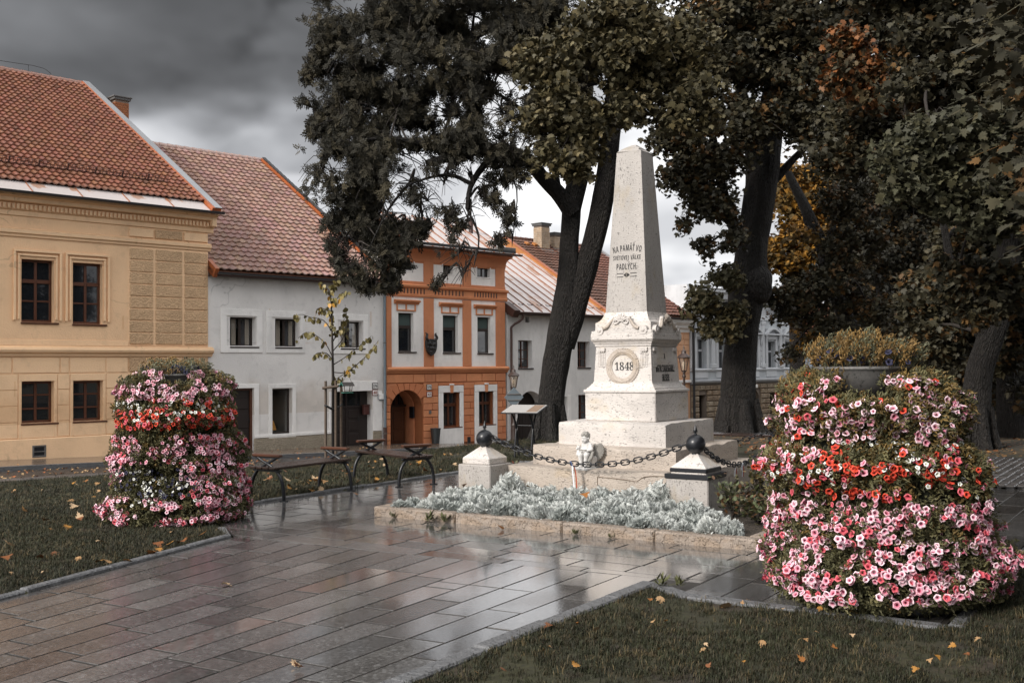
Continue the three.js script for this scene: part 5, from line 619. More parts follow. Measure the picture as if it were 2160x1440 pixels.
// four corner pillars with iron balls
function pillar(label, u, v, banded, s = 1) {
  const p = thing('chain_pillar', label, 'pillar', monPos(u, 0.05, v), MTURN, 'pillars round the memorial'), w = 0.50;
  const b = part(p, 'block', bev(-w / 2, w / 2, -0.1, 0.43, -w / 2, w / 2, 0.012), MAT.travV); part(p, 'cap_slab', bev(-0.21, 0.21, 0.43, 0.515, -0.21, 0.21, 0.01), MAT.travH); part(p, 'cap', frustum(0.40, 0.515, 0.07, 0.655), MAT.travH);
  if (banded) { part(p, 'iron_band', frameRing(-0.264, 0.264, -0.264, 0.264, 0.05, 0.385, 0.44).map(q => q.rotateX(-PI / 2)), MAT.iron); part(p, 'upper_band', frameRing(-0.219, 0.219, -0.219, 0.219, 0.03, 0.455, 0.50).map(q => q.rotateX(-PI / 2)), MAT.iron); }
  const ball = part(p, 'ball', [new THREE.SphereGeometry(0.112, 28, 20).translate(0, 0.752, 0), cyl([0, 0.62, 0], [0, 0.66, 0], 0.06, 0.05, 14)], MAT.iron); part(ball, 'spike', lathe([[0, 0.85], [0.022, 0.855], [0.016, 0.87], [0.013, 0.88], [0.025, 0.895], [0.022, 0.915], [0.008, 0.96], [0, 0.985]], 10), MAT.iron); p.scale.setScalar(s); return p;
}
pillar('travertine pillar with black ball at the left end of the flower bed', -1.43, 1.43, false, 0.97);
pillar('travertine pillar with two black iron bands and black ball, nearest in front', 1.42, 1.42, true);
pillar('travertine pillar with black ball half hidden by the near flower tower', 1.43, -1.40, false);
pillar('travertine pillar behind the memorial steps', -1.43, -1.43, false);
function chain(label, a, b, sag, seed) {
  const A = V3(...monPos(a[0], 0.80, a[1])), B = V3(...monPos(b[0], 0.80, b[1])), dir = B.clone().sub(A).normalize(); A.addScaledVector(dir, 0.11); B.addScaledVector(dir, -0.11);
  const c = thing('chain', label, 'chain', [A.x, A.y, A.z]); const curve = new THREE.QuadraticBezierCurve3(V3(0, 0, 0), B.clone().sub(A).multiplyScalar(0.5).add(V3(0, -2 * sag, 0)), B.clone().sub(A)), L = curve.getLength(), n = Math.round(L / 0.086);
  const R = 0.030, hl = 0.028, pts = []; for (let i = 0; i < 20; i++) { const a2 = i / 20 * 2 * PI; pts.push(V3(Math.cos(a2) * R + (Math.cos(a2) > 0 ? hl : -hl), Math.sin(a2) * R * 0.95, 0)); }
  const link = new THREE.TubeGeometry(new THREE.CatmullRomCurve3(pts, true), 24, 0.0085, 6, true);
  for (let i = 0; i < n; i++) { const t = (i + 0.5) / n, p = curve.getPointAt(t), d = curve.getTangentAt(t), up = V3(0, 1, 0), side = up.clone().cross(d).normalize(), nn = d.clone().cross(side).multiplyScalar(-1); const m = new THREE.Mesh(link, MAT.iron); m.name = 'link'; const o = i % 2 ? [nn, side] : [side, nn]; m.quaternion.setFromRotationMatrix(new THREE.Matrix4().makeBasis(d, o[1], o[0].clone().copy(d.clone().cross(o[1])))); m.position.copy(p); m.castShadow = true; c.add(m); }
  return c;
}
chain('black iron chain hanging across the front of the memorial steps', [-1.43, 1.43], [1.42, 1.42], 0.285, 1);
chain('black iron chain along the right side of the memorial with ribbons tied to it', [1.42, 1.42], [1.43, -1.40], 0.33, 2);
chain('black iron chain behind the memorial running to the half hidden pillar', [-1.43, -1.43], [1.43, -1.40], 0.26, 3);
chain('black iron chain on the far left side of the memorial by the tree', [-1.43, -1.43], [-1.43, 1.43], 0.26, 4);
function ribbon(label, pos, turn, strips) { const r = thing('ribbon', label, 'ribbon', pos, turn); for (const [nm, pts, w, m] of strips) { const P = pts.map(p => V3(...p)), c = new THREE.CatmullRomCurve3(P), q = new THREE.PlaneGeometry(1, 1, 1, 14), a = q.attributes.position; for (let i = 0; i < a.count; i++) { const t = 0.5 - a.getY(i), s = a.getX(i), p = c.getPoint(clamp(t, 0, 1)); a.setXYZ(i, p.x + s * w, p.y, p.z + 0.3 * s * w); } q.computeVertexNormals(); part(r, nm, q, m); } return r; }
const RIB = { w: M([0.62, 0.64, 0.68], 0.5, { side: THREE.DoubleSide }), r: M([0.35, 0.07, 0.03], 0.5, { side: THREE.DoubleSide }), b: M([0.05, 0.08, 0.17], 0.5, { side: THREE.DoubleSide }) };
ribbon('white, blue and red ribbon hanging from the front chain', monPos(-0.15, 0.50, 1.43), MTURN, [['white_tail', [[0, 0, 0.02], [0.012, -0.1, 0.03], [0.02, -0.22, 0.02], [0.028, -0.34, 0.03]], 0.022, RIB.w], ['red_tail', [[0.01, 0, 0.0], [0.035, -0.1, 0.0], [0.045, -0.22, 0.0], [0.05, -0.3, 0.0]], 0.02, RIB.r], ['knot', [[-0.03, 0.05, 0.015], [0, 0.0, 0.025], [0.03, -0.02, 0.015]], 0.03, RIB.b]]);
ribbon('white, blue and red ribbon tied to the right chain', monPos(1.44, 0.47, 0.1), MTURN + PI / 2, [['white_tail', [[0, 0.0, 0.02], [-0.01, -0.06, 0.025], [0.0, -0.15, 0.02]], 0.02, RIB.w], ['red_tail', [[0.03, 0, 0.02], [0.04, -0.06, 0.025], [0.03, -0.15, 0.02]], 0.02, RIB.r], ['blue_tail', [[0.015, 0, 0.018], [0.018, -0.07, 0.018], [0.018, -0.13, 0.018]], 0.02, RIB.b], ['bow', [[-0.05, -0.06, 0.02], [0, 0.02, 0.03], [0.06, -0.04, 0.02]], 0.02, RIB.w]]);
ribbon('short tricolour ribbon tied beside the longer one on the right chain', monPos(1.44, 0.45, 0.32), MTURN + PI / 2, [['white_tail', [[0, 0, 0.02], [-0.02, -0.05, 0.02], [-0.03, -0.10, 0.02]], 0.02, RIB.w], ['red_tail', [[0, 0, 0.02], [0.03, -0.04, 0.02], [0.04, -0.08, 0.02]], 0.02, RIB.r]]);

// ---- seated stone cherub on the lowest step
function field(parts, lo, hi, cell, k = 0.01) {                        // smooth union of tapered capsules, meshed with marching cubes
  const size = Math.max(hi[0] - lo[0], hi[1] - lo[1], hi[2] - lo[2]), res = Math.round(size / cell) + 4, mc = new MarchingCubes(res, MAT.statue, false, false, 400000), c = V3((lo[0] + hi[0]) / 2, (lo[1] + hi[1]) / 2, (lo[2] + hi[2]) / 2), half = size / 2 * res / (res - 4);
  const seg = (p, q) => { const a = q.a, b = q.b, ab = [b[0] - a[0], b[1] - a[1], b[2] - a[2]], ap = [p[0] - a[0], p[1] - a[1], p[2] - a[2]], l2 = ab[0] ** 2 + ab[1] ** 2 + ab[2] ** 2, t = l2 ? clamp((ap[0] * ab[0] + ap[1] * ab[1] + ap[2] * ab[2]) / l2, 0, 1) : 0, s = q.s || [1, 1, 1]; return Math.hypot((ap[0] - ab[0] * t) / s[0], (ap[1] - ab[1] * t) / s[1], (ap[2] - ab[2] * t) / s[2]) - lerp(q.r[0], q.r[1], t); };
  for (let z = 0; z < res; z++) for (let y = 0; y < res; y++) for (let x = 0; x < res; x++) { const P = [c.x + (x - res / 2) / (res / 2) * half, c.y + (y - res / 2) / (res / 2) * half, c.z + (z - res / 2) / (res / 2) * half]; let d = 1e3; for (const q of parts) { const e = seg(P, q), kk = q.k || k; if (q.cut) { d = Math.max(d, -e); continue; } const h = Math.max(kk - Math.abs(d - e), 0) / kk; d = Math.min(d, e) - h * h * kk * 0.25; } mc.field[x + y * res + z * res * res] = -d; }
  mc.isolation = 0; mc.update(); const n = mc.count, g = new THREE.BufferGeometry(), pos = new Float32Array(n * 3), nor = new Float32Array(n * 3); for (let i = 0; i < n; i++) { pos[3 * i] = mc.positionArray[3 * i] * half + c.x; pos[3 * i + 1] = mc.positionArray[3 * i + 1] * half + c.y; pos[3 * i + 2] = mc.positionArray[3 * i + 2] * half + c.z; } g.setAttribute('position', new THREE.BufferAttribute(pos, 3)); const q = mergeVertices(g, 1e-5); q.computeVertexNormals(); return q;
}
{
  const a = thing('angel_statue', 'small white stone cherub with wings sitting on the lowest memorial step', 'statue', monPos(-0.13, 0.442, 1.12), MTURN - 0.15), s = (A, B, r0, r1, o = {}) => ({ a: A, b: B, r: [r0, r1], ...o });
  // x = left to right seen from the front, z towards the viewer
  const body = field([ s([0, 0.19, 0], [0, 0.225, 0.0], 0.056, 0.052, { s: [1.05, 1, 0.9] }), s([0, 0.225, 0], [0, 0.285, -0.005], 0.050, 0.048, { s: [1.1, 1, 0.85] }), s([0, 0.20, 0.03], [0, 0.215, 0.03], 0.038, 0.038), s([0, 0.29, -0.005], [0.0, 0.325, 0.0], 0.026, 0.022),
    s([-0.052, 0.285, -0.005], [-0.075, 0.225, 0.02], 0.024, 0.020), s([-0.075, 0.225, 0.02], [-0.03, 0.205, 0.075], 0.020, 0.015), s([0.052, 0.285, -0.005], [0.080, 0.228, 0.015], 0.024, 0.020), s([0.080, 0.228, 0.015], [0.035, 0.205, 0.072], 0.020, 0.015), s([-0.03, 0.205, 0.075], [-0.012, 0.208, 0.085], 0.014, 0.010), s([0.035, 0.205, 0.072], [0.012, 0.206, 0.085], 0.014, 0.010),
    s([-0.03, 0.165, 0.0], [-0.042, 0.158, 0.075], 0.038, 0.032), s([-0.042, 0.158, 0.075], [-0.040, 0.04, 0.07], 0.031, 0.022), s([-0.040, 0.025, 0.07], [-0.048, 0.016, 0.115], 0.020, 0.013), s([0.032, 0.165, 0.0], [0.046, 0.160, 0.07], 0.038, 0.032), s([0.046, 0.160, 0.07], [0.030, 0.045, 0.075], 0.031, 0.022), s([0.030, 0.027, 0.075], [0.042, 0.016, 0.122], 0.020, 0.013) ], [-0.13, -0.01, -0.09], [0.13, 0.36, 0.15], 0.006, 0.014);
  const b = part(a, 'body', body, MAT.statue);
  const head = field([ s([0, 0.375, 0.008], [0, 0.375, 0.008], 0.052, 0.052, { s: [0.94, 1.06, 1] }), s([0, 0.350, 0.022], [0, 0.348, 0.022], 0.040, 0.040), s([0, 0.334, 0.046], [0, 0.334, 0.046], 0.014, 0.014), s([0, 0.370, 0.056], [0, 0.358, 0.066], 0.006, 0.008, { k: 0.008 }), s([-0.022, 0.350, 0.044], [-0.022, 0.350, 0.044], 0.016, 0.016), s([0.022, 0.350, 0.044], [0.022, 0.350, 0.044], 0.016, 0.016), s([-0.010, 0.341, 0.058], [0.010, 0.341, 0.058], 0.004, 0.004, { k: 0.004 }), s([-0.018, 0.373, 0.060], [-0.018, 0.373, 0.060], 0.0085, 0.0085, { cut: true }), s([0.018, 0.373, 0.060], [0.018, 0.373, 0.060], 0.0085, 0.0085, { cut: true }), s([-0.018, 0.372, 0.051], [-0.018, 0.372, 0.051], 0.0075, 0.0075, { k: 0.002 }), s([0.018, 0.372, 0.051], [0.018, 0.372, 0.051], 0.0075, 0.0075, { k: 0.002 }), s([-0.050, 0.366, 0.005], [-0.052, 0.360, 0.005], 0.011, 0.008), s([0.050, 0.366, 0.005], [0.052, 0.360, 0.005], 0.011, 0.008) ], [-0.07, 0.31, -0.06], [0.07, 0.44, 0.08], 0.0033, 0.010);
  const tiltHead = g => g.translate(0, -0.33, 0).rotateX(0.32).rotateY(-0.18).translate(0, 0.33, 0); part(b, 'head', tiltHead(head), MAT.statue);
  const R = rng(8), curls = [{ a: [0, 0.39, -0.004], b: [0, 0.39, -0.004], r: [0.054, 0.054] }]; for (let i = 0; i < 60; i++) { const th = R.r(0, 2 * PI), ph = R.r(0.0, 1.75), x = Math.sin(ph) * Math.cos(th), y = Math.cos(ph), z = Math.sin(ph) * Math.sin(th); if (z > 0.35 && y < 0.55) continue; const c = [x * 0.054, 0.385 + y * 0.056, z * 0.054], d = [c[0] + R.r(-0.012, 0.012), c[1] + R.r(-0.014, 0.004), c[2] + R.r(-0.01, 0.01)]; curls.push(s(c, d, 0.011, 0.007, { k: 0.004 })); }
  curls.push({ a: [0, 0.36, 0.06], b: [0, 0.35, 0.06], r: [0.045, 0.04], cut: true }); part(b, 'hair', tiltHead(field(curls, [-0.075, 0.32, -0.075], [0.075, 0.46, 0.075], 0.0042, 0.006)), MAT.statueDark);
  for (const k of [-1, 1]) { const F = []; for (let i = 0; i < 9; i++) for (let j = 0; j < 2; j++) { const t = i / 8, x0 = 0.035 + 0.04 * j, y0 = 0.30 - t * 0.03, ang = lerp(0.35, -1.45, t) , L = lerp(0.06, 0.14, t) * (j ? 1.15 : 0.7); const q = new THREE.SphereGeometry(1, 8, 6); q.scale(L / 2, 0.021, 0.007); q.translate(L / 2, 0, 0); q.rotateZ(ang); q.rotateY(0.55); q.translate(x0 + 0.02, y0 - 0.03, -0.055 - j * 0.008 - i * 0.002); q.scale(k, 1, 1); if (k < 0) { const ix = q.index.array; for (let m = 0; m < ix.length; m += 3) { const t2 = ix[m]; ix[m] = ix[m + 1]; ix[m + 1] = t2; } } F.push(q); } part(a, 'wing', F, MAT.statueDark); }
  part(a, 'book', [bev(-0.05, 0.0, 0.205, 0.215, 0.05, 0.10, 0.003).rotateX(0.0).translate(0, 0.012, 0), bev(0.0, 0.05, 0.205, 0.215, 0.05, 0.10, 0.003).translate(0, 0.012, 0)], MAT.statueDark);
  const rab = field([ s([-0.085, 0.165, 0.06], [-0.085, 0.20, 0.055], 0.030, 0.026), s([-0.088, 0.235, 0.062], [-0.09, 0.238, 0.075], 0.022, 0.018), s([-0.096, 0.255, 0.055], [-0.108, 0.272, 0.052], 0.009, 0.007), s([-0.078, 0.257, 0.055], [-0.07, 0.276, 0.052], 0.009, 0.007) ], [-0.14, 0.12, 0.01], [-0.03, 0.30, 0.12], 0.0045, 0.012); part(a, 'toy_animal', rab, MAT.statue);
  part(a, 'block_seat', [bev(-0.085, 0.095, 0.0, 0.145, -0.09, 0.045, 0.012)], MAT.statue); part(a, 'drapery', [tube([[0.09, 0.20, 0.0], [0.10, 0.14, 0.04], [0.085, 0.09, 0.06], [0.105, 0.05, 0.075], [0.08, 0.015, 0.09]], [0.02, 0.018, 0.022, 0.016, 0.02], 8), tube([[0.08, 0.15, 0.04], [0.09, 0.1, 0.075], [0.075, 0.06, 0.08]], [0.012, 0.014, 0.01], 7)], MAT.statueDark); part(a, 'base_plate', bev(-0.11, 0.12, -0.02, 0.012, -0.10, 0.16, 0.008), MAT.statue);
}
// ---- flower bed: kerb stones, soil
{
  const k = new THREE.Group(); k.name = numbered('bed_kerb'); tag(k, null, null, null, 'structure'); scene.add(k); k.position.copy(MC); k.rotation.y = MTURN; const R = rng(31);
  const x0 = -1.76, x1 = 2.79, z1 = 3.20, h = 0.105; const cuts = [x0, -0.62, 0.72, 1.75, x1]; for (let i = 0; i + 1 < cuts.length; i++) part(k, 'kerb_stone', bev(cuts[i] + 0.004, cuts[i + 1] - 0.004, -0.2, h + R.r(-0.004, 0.004), z1 - 0.16, z1 + R.r(-0.006, 0.004), 0.016), MAT.kerbStone);
  for (const [a, s] of [[x0, 1], [x1 - 0.16, 1]]) { const zz = [z1 - 0.165, 2.0, 0.8, -0.6, -1.9, -3.2]; for (let i = 0; i + 1 < zz.length; i++) part(k, 'kerb_stone', bev(a, a + 0.16, -0.2, h + R.r(-0.006, 0.004), zz[i + 1] + 0.004, zz[i] - 0.004, 0.016), MAT.kerbStone); }
  const m = new THREE.Mesh(boxUV(new THREE.BoxGeometry(4.24, 0.2, 6.2)), MAT.soil); m.name = 'bed_soil'; m.userData.kind = 'structure'; m.rotation.y = MTURN; m.position.set(...monPos((x0 + x1) / 2, -0.03, -0.05)); m.receiveShadow = true; scene.add(m);
}
// ---------------------------------------------------------------- street furniture
{ // bench: two pairs of crossing bowed iron legs, plank seat, wooden arm rests
  const L = 1.5, make = (label) => { const g = thing('park_bench', label, 'bench', [0, 0, 0], 0, 'benches by the lawn');
    for (const e of [-1, 1]) { const z = e * (L / 2 - 0.1); for (const s of [-1, 1]) part(g, 'leg', [tube([[s * 0.29, 0, z], [s * 0.285, 0.12, z], [s * 0.25, 0.26, z], [s * 0.17, 0.37, z], [s * 0.06, 0.44, z + s * 0.001], [-s * 0.06, 0.49, z], [-s * 0.17, 0.545, z]], [0.023, 0.023, 0.023, 0.022, 0.02, 0.019, 0.018], 8, 4), bev(s * 0.29 - 0.05, s * 0.29 + 0.05, 0, 0.012, z - 0.03, z + 0.03, 0.004)], MAT.iron);
      part(g, 'cross_bar', [bev(-0.24, 0.24, 0.365, 0.395, z - 0.018, z + 0.018, 0.004), beam([-0.2, 0.545, z], [0.2, 0.545, z], 0.03, 0.012)], MAT.iron); part(g, 'arm_rest', bev(-0.24, 0.24, 0.552, 0.588, z - 0.035, z + 0.035, 0.008), MAT.armWood); }
    for (let i = 0; i < 4; i++) part(g, 'seat_plank', bev(-0.22 + i * 0.112, -0.22 + i * 0.112 + 0.102, 0.398, 0.432, -L / 2, L / 2, 0.008), MAT.benchWood); return g; };
  const put = (b, a, c, off2) => { const d = Math.atan2(c[0] - a[0], c[2] - a[2]); b.position.set((a[0] + c[0]) / 2 + Math.cos(d) * off2, 0.0, (a[2] + c[2]) / 2 - Math.sin(d) * off2); b.rotation.y = d; };
  const A = make('slatted bench with bowed iron legs next to the left flower tower'); put(A, [-2.99, 0, -13.44], [-2.2, 0, -14.72], 0.24);
  const B = copyOf(A, 'second bench, nearer to the memorial, with bowed iron legs', [0, 0, 0]); put(B, [-1.99, 0, -14.99], [-1.15, 0, -16.1], 0.24);
  const C = copyOf(A, 'bench partly hidden behind the right side of the memorial steps', [0, 0, 0]); put(C, [4.55, 0, -19.9], [3.35, 0, -19.25], 0.24);
}
{ // information lectern
  const g = thing('information_lectern', 'slanted information board on two crossed black iron legs by the tree', 'information board', [0.22, 0, -19.45], -0.42);
  for (const s of [-1, 1]) for (const k of [-1, 1]) part(g, 'leg', tube([[s * 0.16, 0, k * 0.10], [s * 0.165, 0.35, k * 0.045], [s * 0.165, 0.58, k * -0.012 + s * 0.0], [s * 0.165, 0.70, -k * 0.07], [s * 0.17, 0.86 + (k > 0 ? 0.0 : -0.05), -k * 0.17]], [0.018, 0.018, 0.018, 0.018, 0.016], 6), MAT.iron);
  const b = part(g, 'board_frame', bev(-0.37, 0.37, -0.02, 0.0, -0.26, 0.26, 0.006).rotateX(0.24).translate(0, 0.90, 0), MAT.iron); part(b, 'panel', new THREE.BoxGeometry(0.70, 0.008, 0.49).rotateX(0.24).translate(0, 0.906, 0.001), M([0.42, 0.40, 0.38], 0.12)); part(b, 'picture', new THREE.BoxGeometry(0.2, 0.004, 0.42).translate(0.22, 0.006, 0).rotateX(0.24).translate(0, 0.908, 0.001), M([0.24, 0.15, 0.09], 0.15));
  part(g, 'brace', [cyl([-0.17, 0.6, 0], [0.17, 0.6, 0], 0.012, 0.012, 6), cyl([-0.17, 0.12, 0], [0.17, 0.12, 0], 0.012, 0.012, 6)], MAT.iron);
}
function lamp(label, pos, h) {
  const g = thing('street_lamp', label, 'street lamp', pos, 0.4, 'old-style street lamps'), y = h - 1.05;
  part(g, 'post', lathe([[0, 0], [0.16, 0], [0.16, 0.12], [0.12, 0.18], [0.11, 0.75], [0.13, 0.8], [0.13, 0.86], [0.075, 0.95], [0.06, 1.5], [0.075, 1.53], [0.075, 1.58], [0.05, 1.65], [0.042, y - 0.2], [0.07, y - 0.17], [0.07, y - 0.12], [0.05, y - 0.08], [0.05, y], [0.09, y + 0.06], [0, y + 0.06]], 14), M([0.035, 0.022, 0.018], 0.45));
  const l = part(g, 'lantern', [...[0, 1, 2, 3, 4, 5].map(i => { const a = i * PI / 3, c = Math.cos(a), s = Math.sin(a); return cyl([c * 0.10, y + 0.06, s * 0.10], [c * 0.205, y + 0.55, s * 0.205], 0.012, 0.012, 6); }), new THREE.CylinderGeometry(0.235, 0.235, 0.03, 6).translate(0, y + 0.56, 0), new THREE.CylinderGeometry(0.115, 0.10, 0.03, 6).translate(0, y + 0.07, 0)], M([0.035, 0.022, 0.018], 0.4)); l.rotation.y = 0;
  part(l, 'roof', lathe([[0.25, y + 0.575], [0.20, y + 0.64], [0.10, y + 0.72], [0.085, y + 0.78], [0.10, y + 0.79], [0.06, y + 0.84], [0.02, y + 0.88], [0.03, y + 0.92], [0, y + 1.05]], 6), M([0.05, 0.033, 0.028], 0.35));
  part(l, 'lantern_glass', new THREE.CylinderGeometry(0.19, 0.095, 0.47, 6, 1, true).translate(0, y + 0.31, 0), M([0.85, 0.78, 0.7], 0.15, { transmission: 0.85, thickness: 0, side: THREE.DoubleSide })); part(l, 'bulb', lathe([[0, y + 0.1], [0.03, y + 0.12], [0.03, y + 0.2], [0.06, y + 0.3], [0.045, y + 0.4], [0, y + 0.44]], 12), M([0.7, 0.66, 0.58], 0.4)); return g;
}
{ const p = onGround(1083, 940); lamp('dark street lamp in front of the low white house beside the orange house', [0.06, -1.66, -45], 3.4); lamp('dark street lamp just right of the memorial in front of the salmon house', (() => { const q = at(1443, 768, 40); return [q.x, terrain(q.x, q.z), q.z]; })(), 1.70 + 0.78 - terrain(7, -40));
  const d = thing('road_sign', 'grey back of a diamond road sign fixed to the street lamp', 'road sign', [0.06, 0.35, -44.9], 0.25); part(d, 'plate', extrude(poly([[0, -0.42], [0.42, 0], [0, 0.42], [-0.42, 0]]), 0.02, 0.004), MAT.pipeGrey); part(d, 'bracket', [bev(-0.3, 0.3, 0.1, 0.15, 0.02, 0.05, 0.005), bev(-0.3, 0.3, -0.15, -0.10, 0.02, 0.05, 0.005)], MAT.zinc); }
{ // young lime tree with three stakes and a hanging feeder
  const B = at(703, 983, 22.9), P = (x, y, d = 22.9) => at(x, y, d).sub(B); const by = terrain(B.x, B.z);
  const g = thing('young_tree', 'young staked tree with sparse yellowing leaves in front of the white house', 'tree', [B.x, B.y, B.z]); const R = rng(19), tips = [];
  const trunk = [[703, 990], [702, 900], [702, 800], [701, 740], [700, 690], [698, 640], [697, 600]].map(p => P(...p)); part(g, 'trunk', tube(trunk, [0.035, 0.034, 0.031, 0.026, 0.021, 0.014, 0.006], 8, 3, 0.1), MAT.barkThin);
  const br = [[[702, 755], [685, 725], [660, 705], [640, 700], [622, 712]], [[701, 700], [680, 675], [650, 668], [632, 662], [615, 664]], [[701, 760], [690, 745], [672, 745], [668, 750]], [[702, 740], [720, 715], [728, 680], [722, 640]], [[702, 785], [730, 785], [762, 762], [785, 740], [802, 718]], [[701, 770], [725, 755], [750, 735], [775, 715], [782, 708]], [[702, 720], [715, 690], [725, 665]], [[700, 680], [688, 655], [676, 650], [660, 650]], [[699, 650], [708, 635], [722, 620], [735, 615]], [[698, 630], [690, 610], [676, 600], [670, 592]], [[697, 612], [706, 598], [712, 590]], [[701, 775], [705, 800], [735, 780], [752, 768]]];
  br.forEach((b, i) => { const dz = R.r(-0.35, 0.35), pts = b.map((p, k) => { const q = P(...p); q.z += dz * k / b.length * 1.4; return q; }); part(g, 'branch', tube(pts, pts.map((_, k) => lerp(0.013, 0.004, k / (pts.length - 1))), 6, 3), MAT.barkThin); const c = new THREE.CatmullRomCurve3(pts); for (let k = 0; k < 21; k++) tips.push(c.getPoint(R.r(0.2, 1.0))); });
  const c0 = new THREE.CatmullRomCurve3(trunk); for (let k = 0; k < 38; k++) tips.push(c0.getPoint(R.r(0.62, 1)));
  const lf = new THREE.Shape(); lf.moveTo(0, 0); lf.bezierCurveTo(0.05, 0.0, 0.055, 0.06, 0.0, 0.10); lf.bezierCurveTo(-0.055, 0.06, -0.05, 0, 0, 0); const LG = boxUV(new THREE.ShapeGeometry(lf, 4)); const LM = [leafMat([0.19, 0.155, 0.05]), leafMat([0.15, 0.125, 0.045]), leafMat([0.40, 0.20, 0.02]), leafMat([0.24, 0.19, 0.07]), leafMat([0.11, 0.095, 0.035])];
  tips.forEach(t => { const m = new THREE.Mesh(LG, R() < 0.1 ? LM[2] : R.pick([LM[0], LM[1], LM[3], LM[4]])); m.name = 'leaf'; m.position.copy(t).add(V3(R.r(-0.05, 0.05), R.r(-0.06, 0.03), R.r(-0.05, 0.05))); m.rotation.set(R.r(-0.8, 0.8), R.r(0, 6.28), PI + R.r(-0.8, 0.8)); m.scale.setScalar(R.r(0.8, 1.35)); m.castShadow = true; g.add(m); });
  const st = thing('tree_stakes', 'three round wooden stakes with a cross rail holding the young tree', 'tree stakes', [B.x, B.y, B.z]); for (const [x, y0, y1, d] of [[687, 990, 804, 22.75], [708.3, 985, 802, 22.7], [719.6, 982, 801.5, 23.0]]) part(st, 'stake', [tube([P(x, y0, d), P(x - 0.3, (y0 + y1) / 2, d), P(x - 0.4, y1, d)], [0.030, 0.029, 0.028], 10, 2, 0.06), new THREE.CylinderGeometry(0.027, 0.027, 0.012, 10).translate(...P(x - 0.4, y1, d).toArray())], MAT.stakeWood);
  part(st, 'cross_rail', [cyl(P(680, 818.5, 22.68).toArray(), P(713, 814.5, 22.64).toArray(), 0.030, 0.028, 10), cyl(P(705, 815, 22.76).toArray(), P(721, 813, 22.93).toArray(), 0.024, 0.024, 8)], MAT.stakeWood); part(st, 'strap', [tube([P(684, 854, 22.70), P(690, 857, 22.7), P(702, 863, 22.86), P(705, 860, 22.95)], [0.02, 0.024, 0.026, 0.02], 6), tube([P(721, 852, 22.98), P(716, 857, 22.9), P(706, 860, 22.86)], [0.015, 0.015, 0.015], 6)], MAT.ironMatt);
  const F = P(732, 829, 22.6).add(B), f = thing('bird_feeder', 'small green-edged wooden bird feeder hanging on strings beside the stakes', 'bird feeder', F.toArray(), 0.5); const gm = M([0.03, 0.13, 0.10], 0.6);
  part(f, 'floor', bev(-0.11, 0.11, 0, 0.018, -0.085, 0.085, 0.004), gm); for (const sx of [-1, 1]) for (const sz of [-1, 1]) part(f, 'post', beam([sx * 0.075, 0.018, sz * 0.06], [sx * 0.09, 0.16, sz * 0.07], 0.012, 0.012), MAT.stakeWood); for (const s of [-1, 1]) part(f, 'roof_board', bev(-0.13, 0.13, 0, 0.012, 0, 0.13, 0.003).rotateX(0.62).scale(1, 1, s).translate(0, 0.225, 0).toNonIndexed(), M([0.03, 0.026, 0.024], 0.6)); part(f, 'gable_edge', [beam([-0.132, 0.228, 0], [-0.132, 0.152, 0.108], 0.008, 0.022), beam([-0.132, 0.228, 0], [-0.132, 0.152, -0.108], 0.008, 0.022)], gm); part(f, 'rail', [beam([-0.08, 0.06, 0.068], [0.08, 0.06, 0.068], 0.008, 0.01)], MAT.stakeWood); const H = P(733, 786, 22.6).add(B).sub(F).applyAxisAngle(V3(0, 1, 0), -0.5); part(f, 'string', [cyl([-0.1, 0.225, 0], H.toArray(), 0.003, 0.003, 4), cyl([0.1, 0.225, 0], H.toArray(), 0.003, 0.003, 4)], MAT.barkThin);
}
{ // wooden house and pale wall far behind the trees on the right
  const h = thing('wooden_house', 'blue-grey boarded house with orange gables behind the trees on the right', 'house', [23.5, -1.8, -76], -0.12); const bl = M([0.20, 0.25, 0.32], 0.8, { map: T.wood }); for (let i = 0; i < 26; i++) part(h, 'board', bev(-3, 12, 0.2 + i * 0.2, 0.2 + i * 0.2 + 0.185, 0, 0.05 + (i % 2) * 0.01, 0.01), bl); part(h, 'wall', box(-2.95, 11.95, 0, 5.4, -6, -0.01), M([0.06, 0.07, 0.09], 0.9));
  part(h, 'roof', [box(-3.4, 12.4, 0, 0.15, -4.5, 0.0).rotateX(0.6).translate(0, 5.2, 0.5)], MAT.deck); for (const x of [0.1, 4.1]) { part(h, 'gable', extrude(poly([[x - 1.1, 4.3], [x + 1.1, 4.3], [x, 6.4]]), 0.2).translate(0, 0, 0.6), MAT.vergeWood); part(h, 'bargeboard', [beam([x - 1.3, 4.2, 0.9], [x, 6.6, 0.9], 0.08, 0.25), beam([x + 1.3, 4.2, 0.9], [x, 6.6, 0.9], 0.08, 0.25)], MAT.vergeWood); }
  const w = thing('pale_garden_wall', 'pale garden wall seen between the trunks at the far right', 'wall', [21, -0.6, -48], -0.2); part(w, 'wall_face', bev(-1.5, 12, -1, 1.6, -0.2, 0, 0.02), MAT.greyTrim); part(w, 'coping', bev(-1.55, 12.05, 1.6, 1.7, -0.28, 0.08, 0.02), MAT.greyDark); for (let i = 0; i < 26; i++) part(w, 'picket', bev(-1.4 + i * 0.5, -1.4 + i * 0.5 + 0.16, -0.9, 1.55, 0.002, 0.06, 0.01), MAT.whiteTrim);
}
